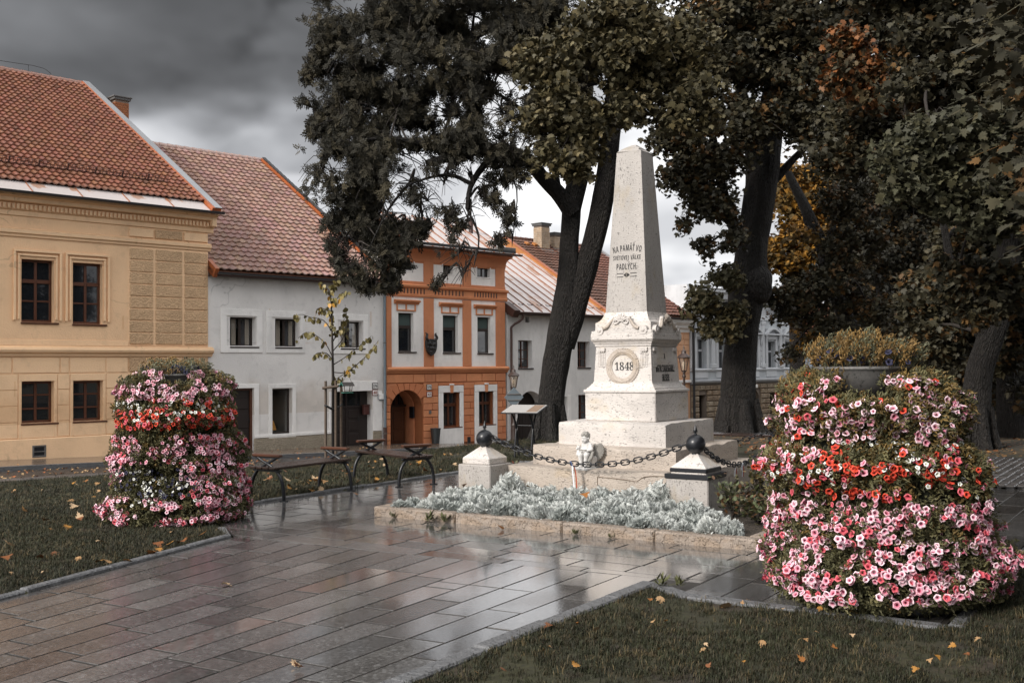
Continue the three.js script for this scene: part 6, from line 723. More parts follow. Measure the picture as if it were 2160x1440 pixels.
// ---------------------------------------------------------------- flower towers
function petunia(R, white) {                                          // five-lobed trumpet, colour in the vertices
  const pos = [], col = [], N = 10, ring = (r, z, w) => Array.from({ length: N }, (_, i) => { const a = i / N * 2 * PI, l = i % 2 ? 0.86 : 1.03; return [Math.cos(a) * r * lerp(1, l, w), Math.sin(a) * r * lerp(1, l, w), z + w * (i % 2 ? -0.10 : 0.06) * r]; });
  const A = ring(0.0045, -0.030, 0), B = ring(0.010, -0.004, 0), C = ring(0.022, 0.006, 0.4), D = ring(0.033, 0.004, 1), rings = [A, B, C, D]; return { rings, N };
}
function petuniaGeom(pal, seed) { const { rings, N } = petunia(), pos = [], col = []; for (let k = 0; k + 1 < rings.length; k++) for (let i = 0; i < N; i++) { const j = (i + 1) % N, a = rings[k][i], b = rings[k][j], c = rings[k + 1][j], d = rings[k + 1][i]; const put = (p, kk, ii) => { pos.push(...p); const v = pal[kk], s = kk === 2 && ii % 2 ? 0.85 : 1; col.push(v[0] * s, v[1] * s, v[2] * s); }; put(a, k, i); put(b, k, j); put(c, k + 1, j); put(a, k, i); put(c, k + 1, j); put(d, k + 1, i); }
  const g = new THREE.BufferGeometry(); g.setAttribute('position', new THREE.Float32BufferAttribute(pos, 3)); g.setAttribute('color', new THREE.Float32BufferAttribute(col, 3)); g.computeVertexNormals(); return boxUV(g); }
const PET = {
  pink: petuniaGeom([[0.20, 0.03, 0.06], [0.42, 0.07, 0.13], [0.70, 0.33, 0.41], [0.80, 0.46, 0.53]]), pale: petuniaGeom([[0.25, 0.05, 0.10], [0.48, 0.14, 0.22], [0.80, 0.55, 0.62], [0.87, 0.69, 0.74]]), rose: petuniaGeom([[0.15, 0.01, 0.02], [0.40, 0.03, 0.06], [0.62, 0.10, 0.13], [0.70, 0.15, 0.18]]),
  red: petuniaGeom([[0.05, 0.01, 0.005], [0.22, 0.012, 0.006], [0.60, 0.045, 0.018], [0.70, 0.075, 0.03]]), white: petuniaGeom([[0.40, 0.40, 0.25], [0.62, 0.64, 0.50], [0.80, 0.80, 0.78], [0.84, 0.84, 0.83]]), navy: petuniaGeom([[0.008, 0.008, 0.015], [0.012, 0.012, 0.03], [0.022, 0.022, 0.055], [0.03, 0.03, 0.075]]) };
const petMat = M([1, 1, 1], 0.7, { vertexColors: true, side: THREE.DoubleSide });
function sprigGeom(seed, n, L, w, spread) { const R = rng(seed), out = []; for (let i = 0; i < n; i++) { const t = i / n, s = new THREE.BufferGeometry(), l = L * R.r(0.7, 1.2); s.setAttribute('position', new THREE.Float32BufferAttribute([0, 0, 0, w, l * 0.5, 0.004, 0, l, -0.006, 0, 0, 0, 0, l, -0.006, -w, l * 0.5, 0.004], 3)); s.rotateX(R.r(-0.5, 0.5)); s.rotateZ(R.r(-1.3, 1.3)); s.rotateY(R.r(0, 6.28)); s.translate(R.r(-1, 1) * spread * 0.3, t * spread, R.r(-1, 1) * spread * 0.3); s.computeVertexNormals(); out.push(s); }
  const st = cyl([0, -spread * 0.4, 0], [0, spread, 0], 0.0018, 0.001, 3, false); out.push(st); return merge(out); }
function orient(p, nrm, roll, s) { const q = new THREE.Quaternion().setFromUnitVectors(V3(0, 0, 1), nrm.clone().normalize()); q.multiply(new THREE.Quaternion().setFromAxisAngle(V3(0, 0, 1), roll)); return new THREE.Matrix4().compose(p, q, V3(s, s, s)); }
const n3f = (x, y, z) => 0.5 * tn(x, y, 4096, 311) + 0.5 * tn(z, y + 30, 4096, 312);
function tower(label, pos, turn, o) {
  const g = thing('flower_tower', label, 'flower tower', pos, turn), R = rng(o.seed);
  // stack of sheet-metal bowls on a post
  part(g, 'pedestal', lathe([[0, 0], [o.r0, 0], [o.r0, 0.05], [o.r0 * 0.94, 0.09], [0, 0.09]], 28), MAT.kerbGrey);
  part(g, 'post', cyl([0, 0.05, 0], [0, o.bowls[o.bowls.length - 1][0] - 0.1, 0], 0.09, 0.07, 14), MAT.ironMatt);
  for (const [y, r, hh, dx] of o.bowls) { const b = part(g, 'bowl', lathe([[r * 0.55, y - hh], [r * 0.80, y - hh * 0.75], [r * 0.95, y - hh * 0.3], [r, y - 0.015], [r + 0.012, y - 0.012], [r + 0.012, y + 0.008], [r - 0.012, y + 0.008], [r - 0.02, y - 0.03]], 40).translate(dx || 0, 0, 0), MAT.zinc); part(b, 'earth', lathe([[0, y - 0.03], [r - 0.02, y - 0.04]], 24).translate(dx || 0, 0, 0), MAT.soil); if (b && hh > 0.12) part(b, 'bolt', [0, 1, 2, 3, 4, 5].map(i => new THREE.SphereGeometry(0.012, 8, 6).translate((dx || 0) + Math.cos(i * PI / 3 + 1.2) * r * 0.985, y - 0.06, Math.sin(i * PI / 3 + 1.2) * r * 0.985)), MAT.ironMatt); }
  // radius of the leafy surface by height, with noise
  const rad = (y, a) => { const r = interp(y, o.prof.map(p => p[0]), o.prof.map(p => p[1])); return r * (1 + 0.22 * (tn(a / 2 / PI * 7, y * 5, 7, o.seed, 4096) - 0.5) + 0.20 * (tn(a / 2 / PI * 17, y * 11, 17, o.seed + 3, 4096) - 0.5)); };
  const normal = (y, a) => { const d = (rad(y + 0.03, a) - rad(y - 0.03, a)) / 0.06; return V3(Math.cos(a), clamp(-d, -0.8, 0.9) * 0.7, Math.sin(a)).normalize(); };
  const ys = o.prof[0][0], ye = o.prof[o.prof.length - 1][0], gaps = o.gaps || [];
  // dark inner mass of stems, so that one does not look through
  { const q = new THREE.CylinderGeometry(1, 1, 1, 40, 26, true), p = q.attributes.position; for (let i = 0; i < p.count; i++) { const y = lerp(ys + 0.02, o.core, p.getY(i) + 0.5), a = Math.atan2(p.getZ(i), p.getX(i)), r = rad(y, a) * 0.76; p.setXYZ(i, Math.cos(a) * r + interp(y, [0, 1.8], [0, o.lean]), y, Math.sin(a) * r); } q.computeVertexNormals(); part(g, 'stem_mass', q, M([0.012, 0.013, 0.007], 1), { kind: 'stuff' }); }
  const leafy = [], lc = [], leafy2 = [], lc2 = [];
  for (let i = 0; i < o.leaves; i++) { const y = ys + (ye - ys) * R(), a = R.r(0, 2 * PI); const gp = gaps.find(k => Math.abs(y - k[0]) < k[1]); if (gp && R() < 0.6) continue; if (o.dip && y > o.dip[2] && a > o.dip[0] && a < o.dip[1]) continue; if (n3f(Math.cos(a) * 3.1 + 9, y * 4.5, Math.sin(a) * 3.1 + 5) < 0.36 && R() < 0.7) continue; const r = rad(y, a) * R.r(0.72, 0.975), n = normal(y, a), p = V3(Math.cos(a) * r + interp(y, [0, 1.8], [0, o.lean]), y, Math.sin(a) * r);
    const up = n.clone().add(V3(R.r(-1.3, 1.3), R.r(-0.9, 1.0), R.r(-1.3, 1.3))).normalize(), m = new THREE.Matrix4().compose(p, new THREE.Quaternion().setFromUnitVectors(V3(0, 1, 0), up), V3(1, 1, 1).multiplyScalar(R.r(0.8, 1.5))); const dry = smooth(0.6, 1.2, y) * o.dry + 0.10, k = R.r(0.6, 1.35); const c = R() < dry * 0.5 ? lin(0.16 * k, 0.105 * k, 0.03 * k) : R() < 0.4 ? lin(0.125 * k, 0.112 * k, 0.048 * k) : lin(0.075 * k, 0.072 * k, 0.030 * k); if (R() < 0.5) { leafy.push(m); lc.push(c); } else { leafy2.push(m); lc2.push(c); } }
  // tuft on the topmost bowl
  const [ty, tr, , tdx] = o.bowls[o.bowls.length - 1]; for (let i = 0; i < o.tuft; i++) { const a = R.r(0, 2 * PI), r = tr * 1.18 * Math.sqrt(R()), hgt = o.tuftH * (1 - 0.5 * (r / tr / 1.25) ** 2) * R.r(0.2, 1.0), m = new THREE.Matrix4().compose(V3(Math.cos(a) * r + (tdx || 0), ty + hgt - (r > tr ? 0.02 : 0), Math.sin(a) * r), new THREE.Quaternion().setFromUnitVectors(V3(0, 1, 0), V3(Math.cos(a) * r * 1.6, 1, Math.sin(a) * r * 1.6).add(V3(R.r(-0.5, 0.5), R.r(-0.3, 0.4), R.r(-0.5, 0.5))).normalize()), V3(1, 1, 1).multiplyScalar(R.r(0.8, 1.5))), k = R.r(0.6, 1.3); leafy.push(m); lc.push(R() < o.tuftDry ? lin(0.20 * k, 0.12 * k, 0.035 * k) : lin(0.10 * k, 0.10 * k, 0.055 * k)); }
  const fol = new THREE.Group(); copies(g, 'foliage', sprigGeom(o.seed + 1, 12, 0.026, 0.0050, 0.075), leafMat([1, 1, 1], 0.7), leafy, { colors: lc }); copies(g, 'broad_foliage', sprigGeom(o.seed + 2, 9, 0.030, 0.0085, 0.055), leafMat([1, 1, 1], 0.7), leafy2, { colors: lc2 });
  // flowers: the 300 that show largest are parts, the rest one part
  const list = []; let guard = 0;
  for (const z of o.zones) for (let i = 0; i < z.n; i++) { let a, y, t = 0; do { a = z.a0 + (z.a1 - z.a0) * R(); y = z.y0 + (z.y1 - z.y0) * R(); t++; } while ((tn(a * 4.2 + 30, y * 12 + 9, 4096, o.seed + z.s) < (z.clump ?? 0.42) - 0.06) && t < 12); if (o.dip && y > o.dip[2] && a > o.dip[0] && a < o.dip[1]) continue; const kind = R.pick(z.k), r = rad(y, a) * R.r(0.93, 1.06) + 0.014, n = normal(y, a).add(V3(R.r(-0.75, 0.75), R.r(-0.55, 0.8), R.r(-0.75, 0.75))).normalize(); list.push({ kind, p: V3(Math.cos(a) * r + interp(y, [0, 1.8], [0, o.lean]), y, Math.sin(a) * r), n, s: (kind === 'white' || kind === 'navy' ? 0.72 : 1) * R.r(0.58, 0.92), roll: R.r(0, 6.28) }); }
  for (let i = 0; i < (o.navyTop || 0); i++) { const a = R.r(0, 2 * PI), r = tr * R.r(0.4, 1.25); list.push({ kind: 'navy', p: V3(Math.cos(a) * r + (tdx || 0), ty + o.tuftH * R.r(0.15, 0.75), Math.sin(a) * r), n: V3(Math.cos(a) + R.r(-0.6, 0.6), R.r(-0.2, 1.2), Math.sin(a) + R.r(-0.6, 0.6)).normalize(), s: R.r(0.65, 0.9), roll: R() * 6 }); }
  const cam = g.worldToLocal(camera.position.clone().add(V3(0, 0, 0))); g.updateMatrixWorld(); const cl = camera.position.clone().applyMatrix4(g.matrixWorld.clone().invert());
  list.forEach(f => { f.v = f.n.dot(cl.clone().sub(f.p).normalize()) + (V3(f.p.x, 0, f.p.z).dot(V3(cl.x, 0, cl.z).normalize()) > 0 ? 2 : 0); }); list.sort((a, b) => b.v - a.v);
  const rest = []; list.forEach((f, i) => { const m = orient(f.p, f.n, f.roll, f.s); if (i < 300) { const q = new THREE.Mesh(PET[f.kind], petMat); q.name = 'flower'; q.applyMatrix4(m); q.castShadow = q.receiveShadow = true; g.add(q); } else rest.push(PET[f.kind].clone().applyMatrix4(m)); });
  if (rest.length) part(g, 'other_flowers', mergeGeometries(rest), petMat, { raw: true, kind: 'stuff' });
  return g;
}
// angles are measured in each tower's own frame, whose +z faces the camera: PI/2 is the middle of the view, PI its left edge, 0 its right edge
{
  const p1 = [2.66, 0, -7.72], f1 = Math.atan2(-p1[0], -p1[2]);
  tower('large flower tower in the right foreground covered with pink, red and white petunias', p1, Math.atan2(-p1[0], -p1[2]) , { seed: 501, r0: 0.55, lean: -0.10, core: 1.38, leaves: 24000, dry: 0.75, tuft: 400, tuftH: 0.20, tuftDry: 0.62, navyTop: 60,
    dip: [1.30, 1.90, 1.44], prof: [[0.04, 0.62], [0.12, 0.76], [0.28, 0.80], [0.50, 0.77], [0.70, 0.735], [0.78, 0.71], [0.90, 0.75], [1.03, 0.73], [1.12, 0.64], [1.17, 0.60], [1.26, 0.65], [1.40, 0.65], [1.52, 0.57], [1.60, 0.44]], gaps: [[0.79, 0.04], [1.165, 0.05]],
    bowls: [[0.30, 0.52, 0.2], [0.75, 0.46, 0.2], [1.13, 0.46, 0.22], [1.42, 0.40, 0.2, -0.1], [1.665, 0.33, 0.20, -0.12]],
    zones: [{ n: 1150, a0: 0, a1: PI, y0: 0.10, y1: 0.76, k: ['pink', 'pale', 'pale', 'pink', 'pale', 'rose'], s: 1, clump: 0.36 }, { n: 190, a0: 1.75, a1: PI, y0: 0.80, y1: 1.13, k: ['pink', 'pale', 'pink', 'white', 'rose', 'red'], s: 2, clump: 0.3 }, { n: 140, a0: 0.75, a1: 2.1, y0: 0.80, y1: 1.12, k: ['red', 'red', 'red', 'red', 'rose', 'pink'], s: 3, clump: 0.46 }, { n: 75, a0: 0.2, a1: 2.6, y0: 0.88, y1: 1.18, k: ['white'], s: 4, clump: 0.5 }, { n: 55, a0: 0.0, a1: 0.9, y0: 0.80, y1: 1.15, k: ['rose', 'pink', 'red', 'white'], s: 5 },
      { n: 330, a0: 0, a1: PI, y0: 1.15, y1: 1.60, k: ['pale', 'pale', 'pale', 'pink'], s: 6, clump: 0.40 }, { n: 65, a0: 0, a1: PI, y0: 1.14, y1: 1.62, k: ['red', 'rose', 'red'], s: 7, clump: 0.46 }, { n: 30, a0: 2.3, a1: PI + 0.3, y0: 1.14, y1: 1.62, k: ['rose', 'pale', 'red'], s: 8 }, { n: 120, a0: PI, a1: 2 * PI, y0: 0.12, y1: 1.5, k: ['pink', 'red', 'white'], s: 9 }] });
  const p2 = [-3.78, -0.02, -11.98];
  tower('flower tower on the left lawn with pink, red and white bands of petunias', p2, Math.atan2(-p2[0], -p2[2]), { seed: 777, dip: [1.25, 1.95, 1.53], r0: 0.5, lean: 0.02, core: 1.38, leaves: 20000, dry: 0.35, tuft: 200, tuftH: 0.13, tuftDry: 0.25, navyTop: 70,
    prof: [[0.02, 0.64], [0.10, 0.78], [0.22, 0.78], [0.35, 0.71], [0.55, 0.67], [0.80, 0.69], [0.96, 0.65], [1.02, 0.56], [1.09, 0.63], [1.22, 0.66], [1.33, 0.62], [1.37, 0.57], [1.45, 0.62], [1.54, 0.56], [1.62, 0.40]], gaps: [[1.03, 0.035], [1.42, 0.03], [0.58, 0.06]],
    bowls: [[0.32, 0.48, 0.2], [0.72, 0.45, 0.2], [1.10, 0.42, 0.2], [1.42, 0.38, 0.2], [1.64, 0.31, 0.17]],
    zones: [{ n: 600, a0: -0.2, a1: PI + 0.2, y0: 0.04, y1: 0.34, k: ['pink', 'pale', 'pale', 'pink', 'rose'], s: 1 }, { n: 70, a0: 0.3, a1: 2.2, y0: 0.2, y1: 0.5, k: ['white'], s: 2, clump: 0.5 }, { n: 470, a0: -0.2, a1: 1.5, y0: 0.32, y1: 1.0, k: ['pink', 'pale', 'pale', 'pink', 'rose'], s: 3 }, { n: 240, a0: 1.4, a1: PI, y0: 0.70, y1: 1.0, k: ['pink', 'pale', 'pink', 'rose'], s: 4 }, { n: 70, a0: 2.5, a1: PI + 0.2, y0: 0.35, y1: 0.75, k: ['pink', 'pale'], s: 5 }, { n: 22, a0: 1.7, a1: 2.9, y0: 0.42, y1: 0.62, k: ['white'], s: 6, clump: 0.5 }, { n: 90, a0: 1.3, a1: 2.7, y0: 0.35, y1: 0.68, k: ['navy'], s: 7 },
      { n: 230, a0: 0, a1: PI, y0: 1.06, y1: 1.26, k: ['red', 'red', 'rose', 'red'], s: 8, clump: 0.38 }, { n: 110, a0: 0.2, a1: PI, y0: 1.14, y1: 1.36, k: ['white'], s: 9, clump: 0.46 }, { n: 50, a0: 0, a1: 1.2, y0: 1.05, y1: 1.4, k: ['red', 'pink', 'rose'], s: 10 }, { n: 60, a0: 1.0, a1: 2.1, y0: 1.25, y1: 1.38, k: ['red', 'rose'], s: 12, clump: 0.45 }, { n: 560, a0: -0.2, a1: PI + 0.2, y0: 1.36, y1: 1.68, k: ['pink', 'pale', 'pale', 'pink'], s: 11, clump: 0.32, clump: 0.40 }, { n: 150, a0: PI, a1: 2 * PI, y0: 0.06, y1: 1.6, k: ['pink', 'red', 'white'], s: 13 }] });
}
// ---------------------------------------------------------------- silver plants, roses and weeds in the bed
{
  const leaf = (L, R) => { const s = new THREE.Shape(), N = 4, w0 = L * 0.08; const pts = [[w0 * 0.4, 0]]; for (let i = 0; i < N; i++) { const y = L * (0.28 + 0.17 * i), w = L * (0.40 - 0.06 * i); pts.push([w0, y - L * 0.07], [w * 0.8, y + L * 0.0], [w, y + L * 0.10], [w * 0.7, y + L * 0.10], [w0, y + L * 0.055]); } pts.push([w0 * 0.8, L * 0.95], [0, L]); const all = [...pts, ...pts.slice(0, -1).reverse().map(p => [-p[0], p[1]])]; const g = new THREE.ShapeGeometry(poly(all)), p = g.attributes.position, b = R.r(1.5, 4); for (let i = 0; i < p.count; i++) { const x = p.getX(i), y = p.getY(i); p.setZ(i, -b * y * y + 1.8 * Math.abs(x)); } g.computeVertexNormals(); return g; };
  const mk = (seed, n, H) => { const R = rng(seed), out = []; for (let i = 0; i < n; i++) { const g = leaf(R.r(0.045, 0.080), R), a = R.r(0, 6.28), t = Math.sqrt(R()); g.rotateY(R.r(-1.2, 1.2)); g.rotateX(lerp(0.4, 1.5, t) + R.r(-0.45, 0.45)); g.rotateZ(R.r(-0.5, 0.5)); g.rotateY(a + R.r(-0.5, 0.5)); g.translate(Math.sin(a) * t * 0.10, H * lerp(0.80, 0.12, t * t) * R.r(0.65, 1.0), Math.cos(a) * t * 0.10); out.push(g); } return merge(out); };
  const mats = [leafMat([0.42, 0.44, 0.425], 0.9), leafMat([0.50, 0.52, 0.50], 0.9), leafMat([0.34, 0.365, 0.35], 0.9)], V = [mk(1, 165, 0.175), mk(2, 155, 0.19), mk(3, 170, 0.16), mk(4, 150, 0.205)], low = leafMat([0.10, 0.095, 0.05], 0.8);
  const base = V.map((g, i) => { const t = new THREE.Group(); t.name = 'silver_plant'; part(t, 'leaves', g, mats[i % 3], { raw: true }); part(t, 'stems', [0, 1, 2, 3, 4].map(k => cyl([0, -0.02, 0], [Math.cos(k * 1.3) * 0.05, 0.14, Math.sin(k * 1.3) * 0.05], 0.005, 0.003, 5)), mats[2]); return t; });
  const R = rng(91), spots = []; for (let v = 2.96; v > 1.25; v -= 0.215) for (let u = -1.5 + R() * 0.1; u < 2.42; u += 0.225) { const uu = u + R.r(-0.05, 0.05), vv = v + R.r(-0.05, 0.05); if (vv < 1.72 && Math.abs(Math.abs(uu + 0.0) - 1.43) < 0.34) continue; if (vv < 1.36 && Math.abs(uu) < 1.5) continue; if (uu > 2.05 && vv < 2.55) continue; if (uu > 1.15 && vv < 1.95 && uu > 1.7) continue; spots.push([uu, vv]); }
  for (let v = 1.1; v > 0.4; v -= 0.24) for (const u of [-1.52]) spots.push([u + R.r(-0.04, 0.04), v]);
  spots.forEach(([u, v], i) => { const t = R.pick(base).clone(); t.name = numbered('silver_plant'); tag(t, 'silver-leaved lobed plant among those filling the front flower bed', 'plant', 'silver plants filling the flower bed'); const s = R.r(0.85, 1.2) * (v < 1.6 ? 1.1 : 1); t.position.set(...monPos(u, 0.06 + R.r(-0.015, 0.02), v)); t.rotation.y = R.r(0, 6.28); t.scale.set(s, s * R.r(0.62, 1.0), s); scene.add(t); });
  for (const [u, v, s, l] of [[-0.98, 1.55, 1.35, 'taller silver plant against the steps beside the left pillar'], [1.08, 1.62, 1.4, 'taller silver plant against the steps left of the banded pillar']]) { const t = base[1].clone(); t.name = numbered('silver_plant'); tag(t, l, 'plant', 'silver plants filling the flower bed'); t.position.set(...monPos(u, 0.12, v)); t.scale.setScalar(s); scene.add(t); }
  // rose bushes right of the banded pillar
  const rl = new THREE.Shape(); rl.moveTo(0, 0); rl.bezierCurveTo(0.024, 0.012, 0.022, 0.04, 0, 0.055); rl.bezierCurveTo(-0.022, 0.04, -0.024, 0.012, 0, 0); const RL = new THREE.ShapeGeometry(rl, 4);
  const bush = (label, u, v, H, W, seed, cols) => { const r = rng(seed), g = thing('rose_bush', label, 'shrub', monPos(u, 0.07, v)); const by = cols.map(() => []); for (let s = 0; s < 9; s++) { const a = r.r(0, 6.28), x = Math.cos(a) * W * r.r(0.2, 0.9), z = Math.sin(a) * W * r.r(0.2, 0.9), h = H * r.r(0.6, 1.1); part(g, 'stem', tube([[0, 0, 0], [x * 0.5, h * 0.55, z * 0.5], [x, h, z]], [0.007, 0.005, 0.003], 5), MAT.barkThin); for (let k = 0; k < 34; k++) { const t = Math.sqrt(r.r(0.05, 1)), q = RL.clone(); q.scale(1.1, 1.1, 1); q.rotateX(r.r(0.3, 1.9)); q.rotateY(r.r(0, 6.28)); q.translate(x * t + r.r(-0.08, 0.08), h * t + r.r(-0.07, 0.07), z * t + r.r(-0.08, 0.08)); by[r.i(cols.length)].push(q); } } by.forEach((b, i) => part(g, 'leaves', b, leafMat(cols[i], 0.5), { kind: 'stuff' })); return g; };
  const gc = [[0.085, 0.10, 0.045], [0.06, 0.07, 0.03], [0.11, 0.10, 0.05], [0.10, 0.05, 0.022]];
  bush('green rose bush at the right foot of the banded pillar', 1.98, 1.75, 0.40, 0.26, 31, gc); bush('rose bush with yellowing tips behind the green one by the dark step', 2.1, 1.05, 0.48, 0.28, 32, [[0.06, 0.07, 0.03], [0.09, 0.085, 0.035], [0.14, 0.10, 0.04]]); bush('low rose bush partly hidden behind the right flower tower', 2.38, 2.1, 0.32, 0.24, 33, gc); bush('small rose bush on the bare soil at the right bed corner', 2.3, 0.2, 0.42, 0.26, 34, gc); bush('reddish seedling shrub left of the left pillar on the bed edge', -1.62, 0.5, 0.26, 0.1, 35, [[0.12, 0.06, 0.025], [0.07, 0.07, 0.03], [0.25, 0.05, 0.02]]);
  // weeds in the joints along the kerb
  const weed = (label, p, s, seed) => { const r = rng(seed), g = thing('weed', label, 'weed', p); const out = []; for (let i = 0; i < 20; i++) { const q = RL.clone(); q.scale(0.5, 1.5, 1); q.rotateX(r.r(0.4, 1.4)); q.rotateY(r.r(0, 6.28)); q.translate(r.r(-0.03, 0.03), r.r(0, 0.04), r.r(-0.03, 0.03)); out.push(q); } part(g, 'leaves', out, leafMat([0.085, 0.088, 0.035], 0.8)); g.scale.setScalar(s); return g; };
  [[-0.93, 3.24, 1.5, 'bushy weed growing at the foot of the bed kerb'], [-0.72, 3.23, 1.2, 'second weed beside the bushy one at the kerb'], [-1.45, 3.23, 0.8, 'small weed near the left end of the bed kerb'], [0.9, 3.23, 0.7, 'small weed at the middle of the bed kerb'], [1.3, 3.23, 0.6, 'tiny weed at the bed kerb right of the middle']].forEach(([u, v, s, l], i) => weed(l, monPos(u, 0, v), s, 70 + i));
  { const q = pathPt(PATH_S[1] + 0.2, 0.35); weed('broad weed on the lawn corner beside the paving', [q[0], 0.02, q[1]], 1.1, 80); const q2 = pathPt(PATH_S[1] + 0.32, 0.3); weed('second broad weed on the lawn corner', [q2[0], 0.02, q2[1]], 0.9, 81); }
}
// ---------------------------------------------------------------- trees
const MAPLE = [[0, 0], [0.10, 0.10], [0.30, 0.02], [0.26, 0.16], [0.50, 0.30], [0.36, 0.36], [0.44, 0.58], [0.22, 0.52], [0.16, 0.66], [0.20, 0.80], [0.08, 0.78], [0, 1.0]];
function mapleLeaf(size, fold, curl) { const all = [...MAPLE, ...MAPLE.slice(1, -1).reverse().map(p => [-p[0], p[1]])], g = new THREE.ShapeGeometry(poly(all.map(p => [p[0] * size, p[1] * size]))), p = g.attributes.position; for (let i = 0; i < p.count; i++) { const x = p.getX(i), y = p.getY(i); p.setZ(i, fold * Math.abs(x) - curl * y * y / size); } g.computeVertexNormals(); return g; }
function mapleSpray(seed, n, size, spread) { const R = rng(seed), out = []; for (let i = 0; i < n; i++) { const g = mapleLeaf(size * R.r(0.75, 1.2), R.r(-0.2, 0.35), R.r(0, 0.4)); g.rotateX(PI - R.r(0.15, 1.25)); g.rotateZ(R.r(-0.5, 0.5)); g.rotateY(R.r(0, 6.28)); g.translate(R.r(-1, 1) * spread, R.r(-0.7, 0.7) * spread, R.r(-1, 1) * spread); out.push(g); } for (let i = 0; i < 2; i++) out.push(cyl([0, spread * 0.4, 0], [R.r(-1, 1) * spread, R.r(-0.5, 0.5) * spread, R.r(-1, 1) * spread], 0.006, 0.003, 3, false)); return merge(out); }
function ashSpray(seed, n, L) { const R = rng(seed), out = []; for (let i = 0; i < n; i++) { const leaf = [], N = 3; const lf = (x, y, a, l) => { const w = l * 0.24, s = new THREE.BufferGeometry(); s.setAttribute('position', new THREE.Float32BufferAttribute([0, 0, 0, w, l * 0.42, 0.006, 0, l, -0.01, 0, 0, 0, 0, l, -0.01, -w, l * 0.42, 0.006], 3)); s.rotateZ(a); s.translate(x, y, 0); return s; }; for (let k = 0; k < N; k++) { const y = L * (0.22 + 0.27 * k); leaf.push(lf(0, y, 0.85, L * 0.5), lf(0, y, -0.85, L * 0.5)); } leaf.push(lf(0, L * 0.95, 0, L * 0.5)); const q = mergeGeometries(leaf); q.rotateX(R.r(-0.6, 0.6)); q.rotateZ(R.r(0.6, 5.6)); q.rotateY(R.r(0, 6.28)); q.translate(R.r(-0.05, 0.05), R.r(-0.05, 0.05), R.r(-0.05, 0.05)); q.computeVertexNormals(); out.push(q); } out.push(cyl([0, 0.1, 0], [0.05, -0.14, 0.03], 0.005, 0.003, 3, false)); return merge(out); }
const SPRAY = { maple: [mapleSpray(1, 9, 0.118, 0.17), mapleSpray(2, 9, 0.125, 0.18)], ash: [ashSpray(3, 5, 0.165), ashSpray(4, 5, 0.15)], far: [mapleSpray(5, 10, 0.18, 0.30)] };
const LEAF = { shine: leafMat([1, 1, 1], 0.68), matt: leafMat([1, 1, 1], 0.9) };
function n3(x, y, z, s) { const X = Math.floor(x), Y = Math.floor(y), Z = Math.floor(z), f = t => t * t * (3 - 2 * t), a = f(x - X), b = f(y - Y), c = f(z - Z), h = (i, j, k) => ihash(X + i + 977 * (Z + k), Y + j, s); return lerp(lerp(lerp(h(0,0,0), h(1,0,0), a), lerp(h(0,1,0), h(1,1,0), a), b), lerp(lerp(h(0,0,1), h(1,0,1), a), lerp(h(0,1,1), h(1,1,1), a), b), c); }
